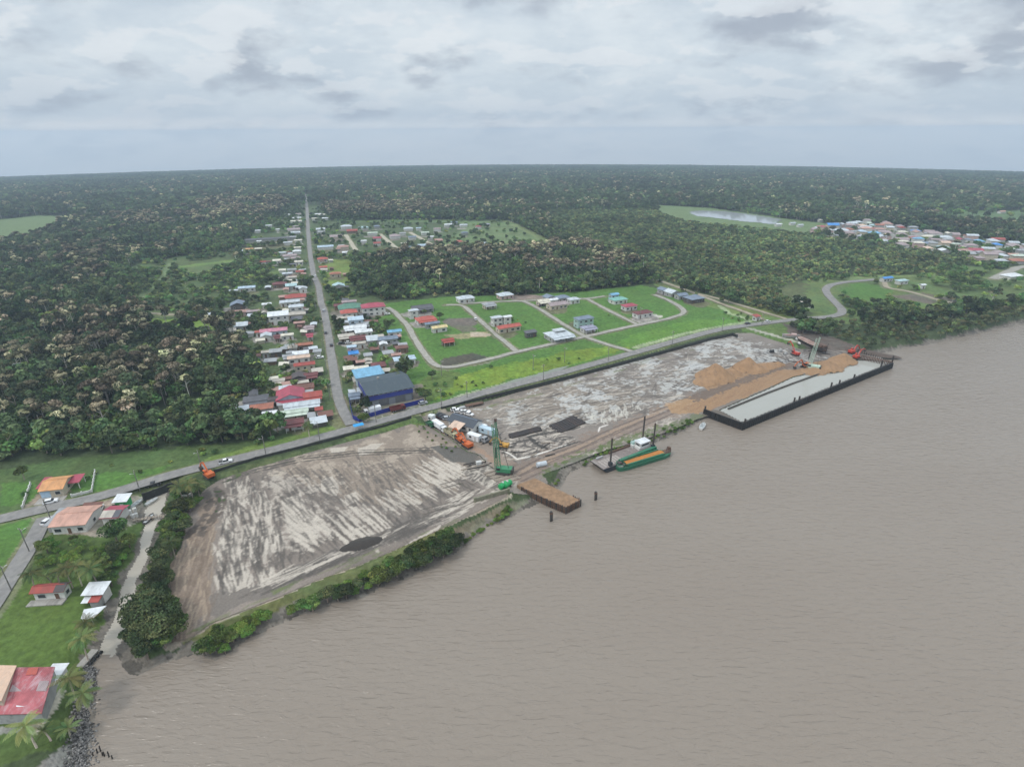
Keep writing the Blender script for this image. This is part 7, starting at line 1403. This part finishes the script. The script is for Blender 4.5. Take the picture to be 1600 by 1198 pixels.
# undergrowth on the rough strip and the open plots
x, y = candidates(120, 520, 4.2); wx = fbm(x, y, 12, 44); m = (wx > .55) & (rng.random(len(x)) < .45) & road_clear(x, y, 1.5) & ~in_river(x, y, 1.0)
US = [G(p) for p in [[(-300,790),(0,735),(100,717),(200,707),(300,698),(400,693),(450,678),(520,664),(500,672),(390,698),(285,720),(200,745),(-300,850)], [(640,612),(720,585),(800,568),(980,540),(900,566),(760,600),(680,625)], [(600,575),(660,585),(670,620),(640,625),(600,600)], [(1230,505),(1300,520),(1240,512)], [(1080,470),(1200,500),(1150,505),(1090,480)], [(770,490),(900,520),(880,530),(790,520)], [(880,478),(1000,500),(960,507),(890,490)]]]
uu = np.zeros(len(x), bool)
for P in US: uu |= inside(x, y, P)
for i in np.nonzero(m & uu)[0]:
    if ok_place(x[i], y[i], 1): ITEMS['bush'].append((x[i], y[i], rng.uniform(.25, .55)))
x, y = candidates(1150, 2300, 9.5); keep, pr = select(x, y, 10); x = x[keep]; y = y[keep]; pf = np.full(len(x), .03)
for P, f in PZ: pf[inside(x, y, P)] = f
pf *= sstep(.36, .58, fbm(x, y, 60, 90))*1.6; u = rng.random(len(x))
for i in range(len(x)): ITEMS['pale' if u[i] < pf[i] else 'tree'].append((x[i], y[i], rng.uniform(1.15, 1.5)))
def hz_np(x, y): return sag(x, y)+2.1
def scatter(name, items, variants, label_kind=None):
    """ONE object for the countless rest: instances on points"""
    A = np.array(items); V = np.column_stack([A[:, 0], A[:, 1], hz_np(A[:, 0], A[:, 1])]); me = bpy.data.meshes.new(name); me.vertices.add(len(V)); me.vertices.foreach_set('co', V.astype(np.float32).ravel()); n = len(V)
    for nm, arr, ty in (('rz', rng.uniform(0, 6.28, n), 'FLOAT'), ('sc', A[:, 2], 'FLOAT'), ('vid', rng.integers(0, len(variants), n), 'INT')):
        a = me.attributes.new(nm, ty, 'POINT'); a.data.foreach_set('value', arr.astype(np.float32 if ty == 'FLOAT' else np.int32))
    me.update(); o = bpy.data.objects.new(name, me); link(o); tag(o, kind='stuff')
    col = bpy.data.collections.new(name+'_variants')
    for i, vm in enumerate(variants): col.objects.link(bpy.data.objects.new(f'{name}_variant_{i:02d}', vm))
    ng = bpy.data.node_groups.new(name, 'GeometryNodeTree'); ng.interface.new_socket('Geometry', in_out='INPUT', socket_type='NodeSocketGeometry'); ng.interface.new_socket('Geometry', in_out='OUTPUT', socket_type='NodeSocketGeometry')
    N = ng.nodes; L = ng.links; gi = N.new('NodeGroupInput'); go = N.new('NodeGroupOutput'); ip = N.new('GeometryNodeInstanceOnPoints'); ci = N.new('GeometryNodeCollectionInfo')
    ci.inputs['Collection'].default_value = col; ci.inputs['Separate Children'].default_value = True; ci.inputs['Reset Children'].default_value = True
    def na(nm, ty): x_ = N.new('GeometryNodeInputNamedAttribute'); x_.data_type = ty; x_.inputs['Name'].default_value = nm; return x_.outputs['Attribute']
    cx = N.new('ShaderNodeCombineXYZ'); L.new(na('rz', 'FLOAT'), cx.inputs[2]); er = N.new('FunctionNodeEulerToRotation'); L.new(cx.outputs[0], er.inputs[0])
    L.new(gi.outputs[0], ip.inputs['Points']); L.new(ci.outputs[0], ip.inputs['Instance']); ip.inputs['Pick Instance'].default_value = True; L.new(na('vid', 'INT'), ip.inputs['Instance Index']); L.new(er.outputs[0], ip.inputs['Rotation']); L.new(na('sc', 'FLOAT'), ip.inputs['Scale']); L.new(ip.outputs[0], go.inputs[0])
    md = o.modifiers.new('scatter', 'NODES'); md.node_group = ng; return o
def individuals(items, variants, n, name, cat, label, group):
    items.sort(key=lambda t: t[0]**2+t[1]**2-(0)); rr = items[:n]
    for j, (a, b, s) in enumerate(rr):
        o = bpy.data.objects.new(name, variants[int(rng.integers(0, len(variants)))]); link(o); o.location = (a, b, float(sag(a, b))+2.1); o.rotation_euler = (0, 0, rng.uniform(0, 6.28)); o.scale = (s, s, s*rng.uniform(.9, 1.12)); tag(o, label if not callable(label) else label(a, b), cat, group)
    return items[n:]
def side(kind):
    def f(a, b):
        if a < -84-(b-247)*.35: return f'{kind} left of the village road'
        return f'{kind} right of the village road'
    return f
rest = individuals(ITEMS['tree'], TREE, 298, 'broadleaf_tree', 'tree', side('dark green broadleaf tree in the dense woods'), 'broadleaf trees of the woods'); scatter('forest', rest, TREE)
rest = individuals(ITEMS['pale'], PALE_, 298, 'pale_crowned_tree', 'tree', side('tall tree with a pale beige flowering crown'), 'pale crowned trees of the woods'); scatter('pale_crowned_forest', rest, PALE_)
rest = individuals(ITEMS['mang'], MANG, 140, 'mangrove_tree', 'tree', 'olive green mangrove tree on the far bank beyond the flooded basin', 'mangroves beyond the basin')
if rest: scatter('mangrove_belt', rest, MANG)
rest = individuals(ITEMS['bush'], BUSH, 298, 'bush', 'bush', side('rounded green bush among grass and houses'), 'bushes among grass and houses')
if rest: scatter('bushes', rest, BUSH)
print('COUNTS', {k: len(v) for k, v in ITEMS.items()})
if ITEMS['scrub']: scatter('scrub', ITEMS['scrub'], SCRUB)
# far canopy: patches of many crowns
def patch_mesh(seed, pale):
    rng_ = np.random.default_rng(seed); parts = []
    for i in range(34):
        s = int(rng_.integers(1e6)); px_, py_ = rng_.uniform(-36, 36, 2); pl__ = rng_.random() < pale; c = (.036, .056, .025) if not pl__ else (.08, .07, .045)
        V, F_, C_ = crown_np(s, rng_.uniform(10, 17), rng_.uniform(4.5, 7), 42, 5, 3.0, c, .45, .7, .6, .2, (.18, .16, .11) if pl__ else None, .6); V[:, 0] += px_; V[:, 1] += py_; parts.append((V, F_, C_))
    return vmesh('canopy_patch', parts)
PATCH = [patch_mesh(200+i, p_) for i, p_ in enumerate((.0, .02, .04, .0))]
x, y = candidates(2250, 5750, 52); keep = ~in_river(x, y, 40)
for P in OPEN: keep &= ~inside(x, y, P)
for P, _ in SPARSE: keep &= ~inside(x, y, P)
scatter('distant_forest', list(zip(x[keep], y[keep], rng.uniform(.95, 1.2, keep.sum()))), PATCH)
# rocks of the bank at lower left
def rocks():
    rnd = np.random.default_rng(3); line = G([(143,1040),(141,1075),(133,1110),(131,1150),(126,1200),(122,1250)], 1); V = []; F_ = []; cube = np.array([(-1,-1,-1),(1,-1,-1),(1,1,-1),(-1,1,-1),(-1,-1,1),(1,-1,1),(1,1,1),(-1,1,1)], float)*.5; fs = np.array([(3,2,1,0),(4,5,6,7),(0,1,5,4),(1,2,6,5),(2,3,7,6),(3,0,4,7)]); C_ = []
    seg = np.cumsum([0]+[np.hypot(*(line[i+1]-line[i])) for i in range(len(line)-1)])
    for i in range(2000):
        t = rnd.uniform(0, seg[-1]); k = min(np.searchsorted(seg, t)-1, len(line)-2); k = max(k, 0); f = (t-seg[k])/(seg[k+1]-seg[k]); p_ = line[k]+(line[k+1]-line[k])*f; w = 1.6+2.2*t/seg[-1]; off = rnd.normal(-.5, w*.42); x_ = p_[0]+off; y_ = p_[1]+rnd.uniform(-.5, .5)
        z_ = sag(x_, y_)+float(np.clip(.4-off*.4, .05, 2.15)); s = rnd.uniform(.15, .55); M = np.array(Matrix.Rotation(rnd.uniform(0, 6), 3, Vector(rnd.normal(0, 1, 3)))); q = (cube+rnd.normal(0, .12, (8, 3)))*np.array((s, s*.8, s*.6)); q = q @ M.T+np.array((x_, y_, z_)); F_.append(fs+len(V)*8); V.append(q); C_.append(np.tile(np.array((.17, .16, .15))*rnd.uniform(.3, 1.8), (8, 1)))
    m = cover_mat('rock', var=.3, scale=3, bump=.4, bscale=5, bdist=.1); o = bpy.data.objects.new('riprap_rocks', np_mesh('riprap_rocks', np.concatenate(V), np.concatenate(F_), [m], False, np.concatenate(C_))); link(o); tag(o, kind='stuff')
rocks()
# ---------------------------------------------------------------- haze
def build_haze(dens=.00022):
    b = MB(); b.box(0, 0, (-280+150)/2, 11800, 11800, 150+280)
    m = bpy.data.materials.new('hazy_air'); m.use_nodes = True; nt = m.node_tree; nt.nodes.clear()
    v = nt.nodes.new('ShaderNodeVolumePrincipled'); v.inputs['Density'].default_value = dens; v.inputs['Color'].default_value = (.68, .84, 1.0, 1)
    v.inputs['Anisotropy'].default_value = .2
    o = nt.nodes.new('ShaderNodeOutputMaterial'); nt.links.new(v.outputs[0], o.inputs['Volume'])
    tag(b.build('haze', m), kind='stuff')
build_haze()
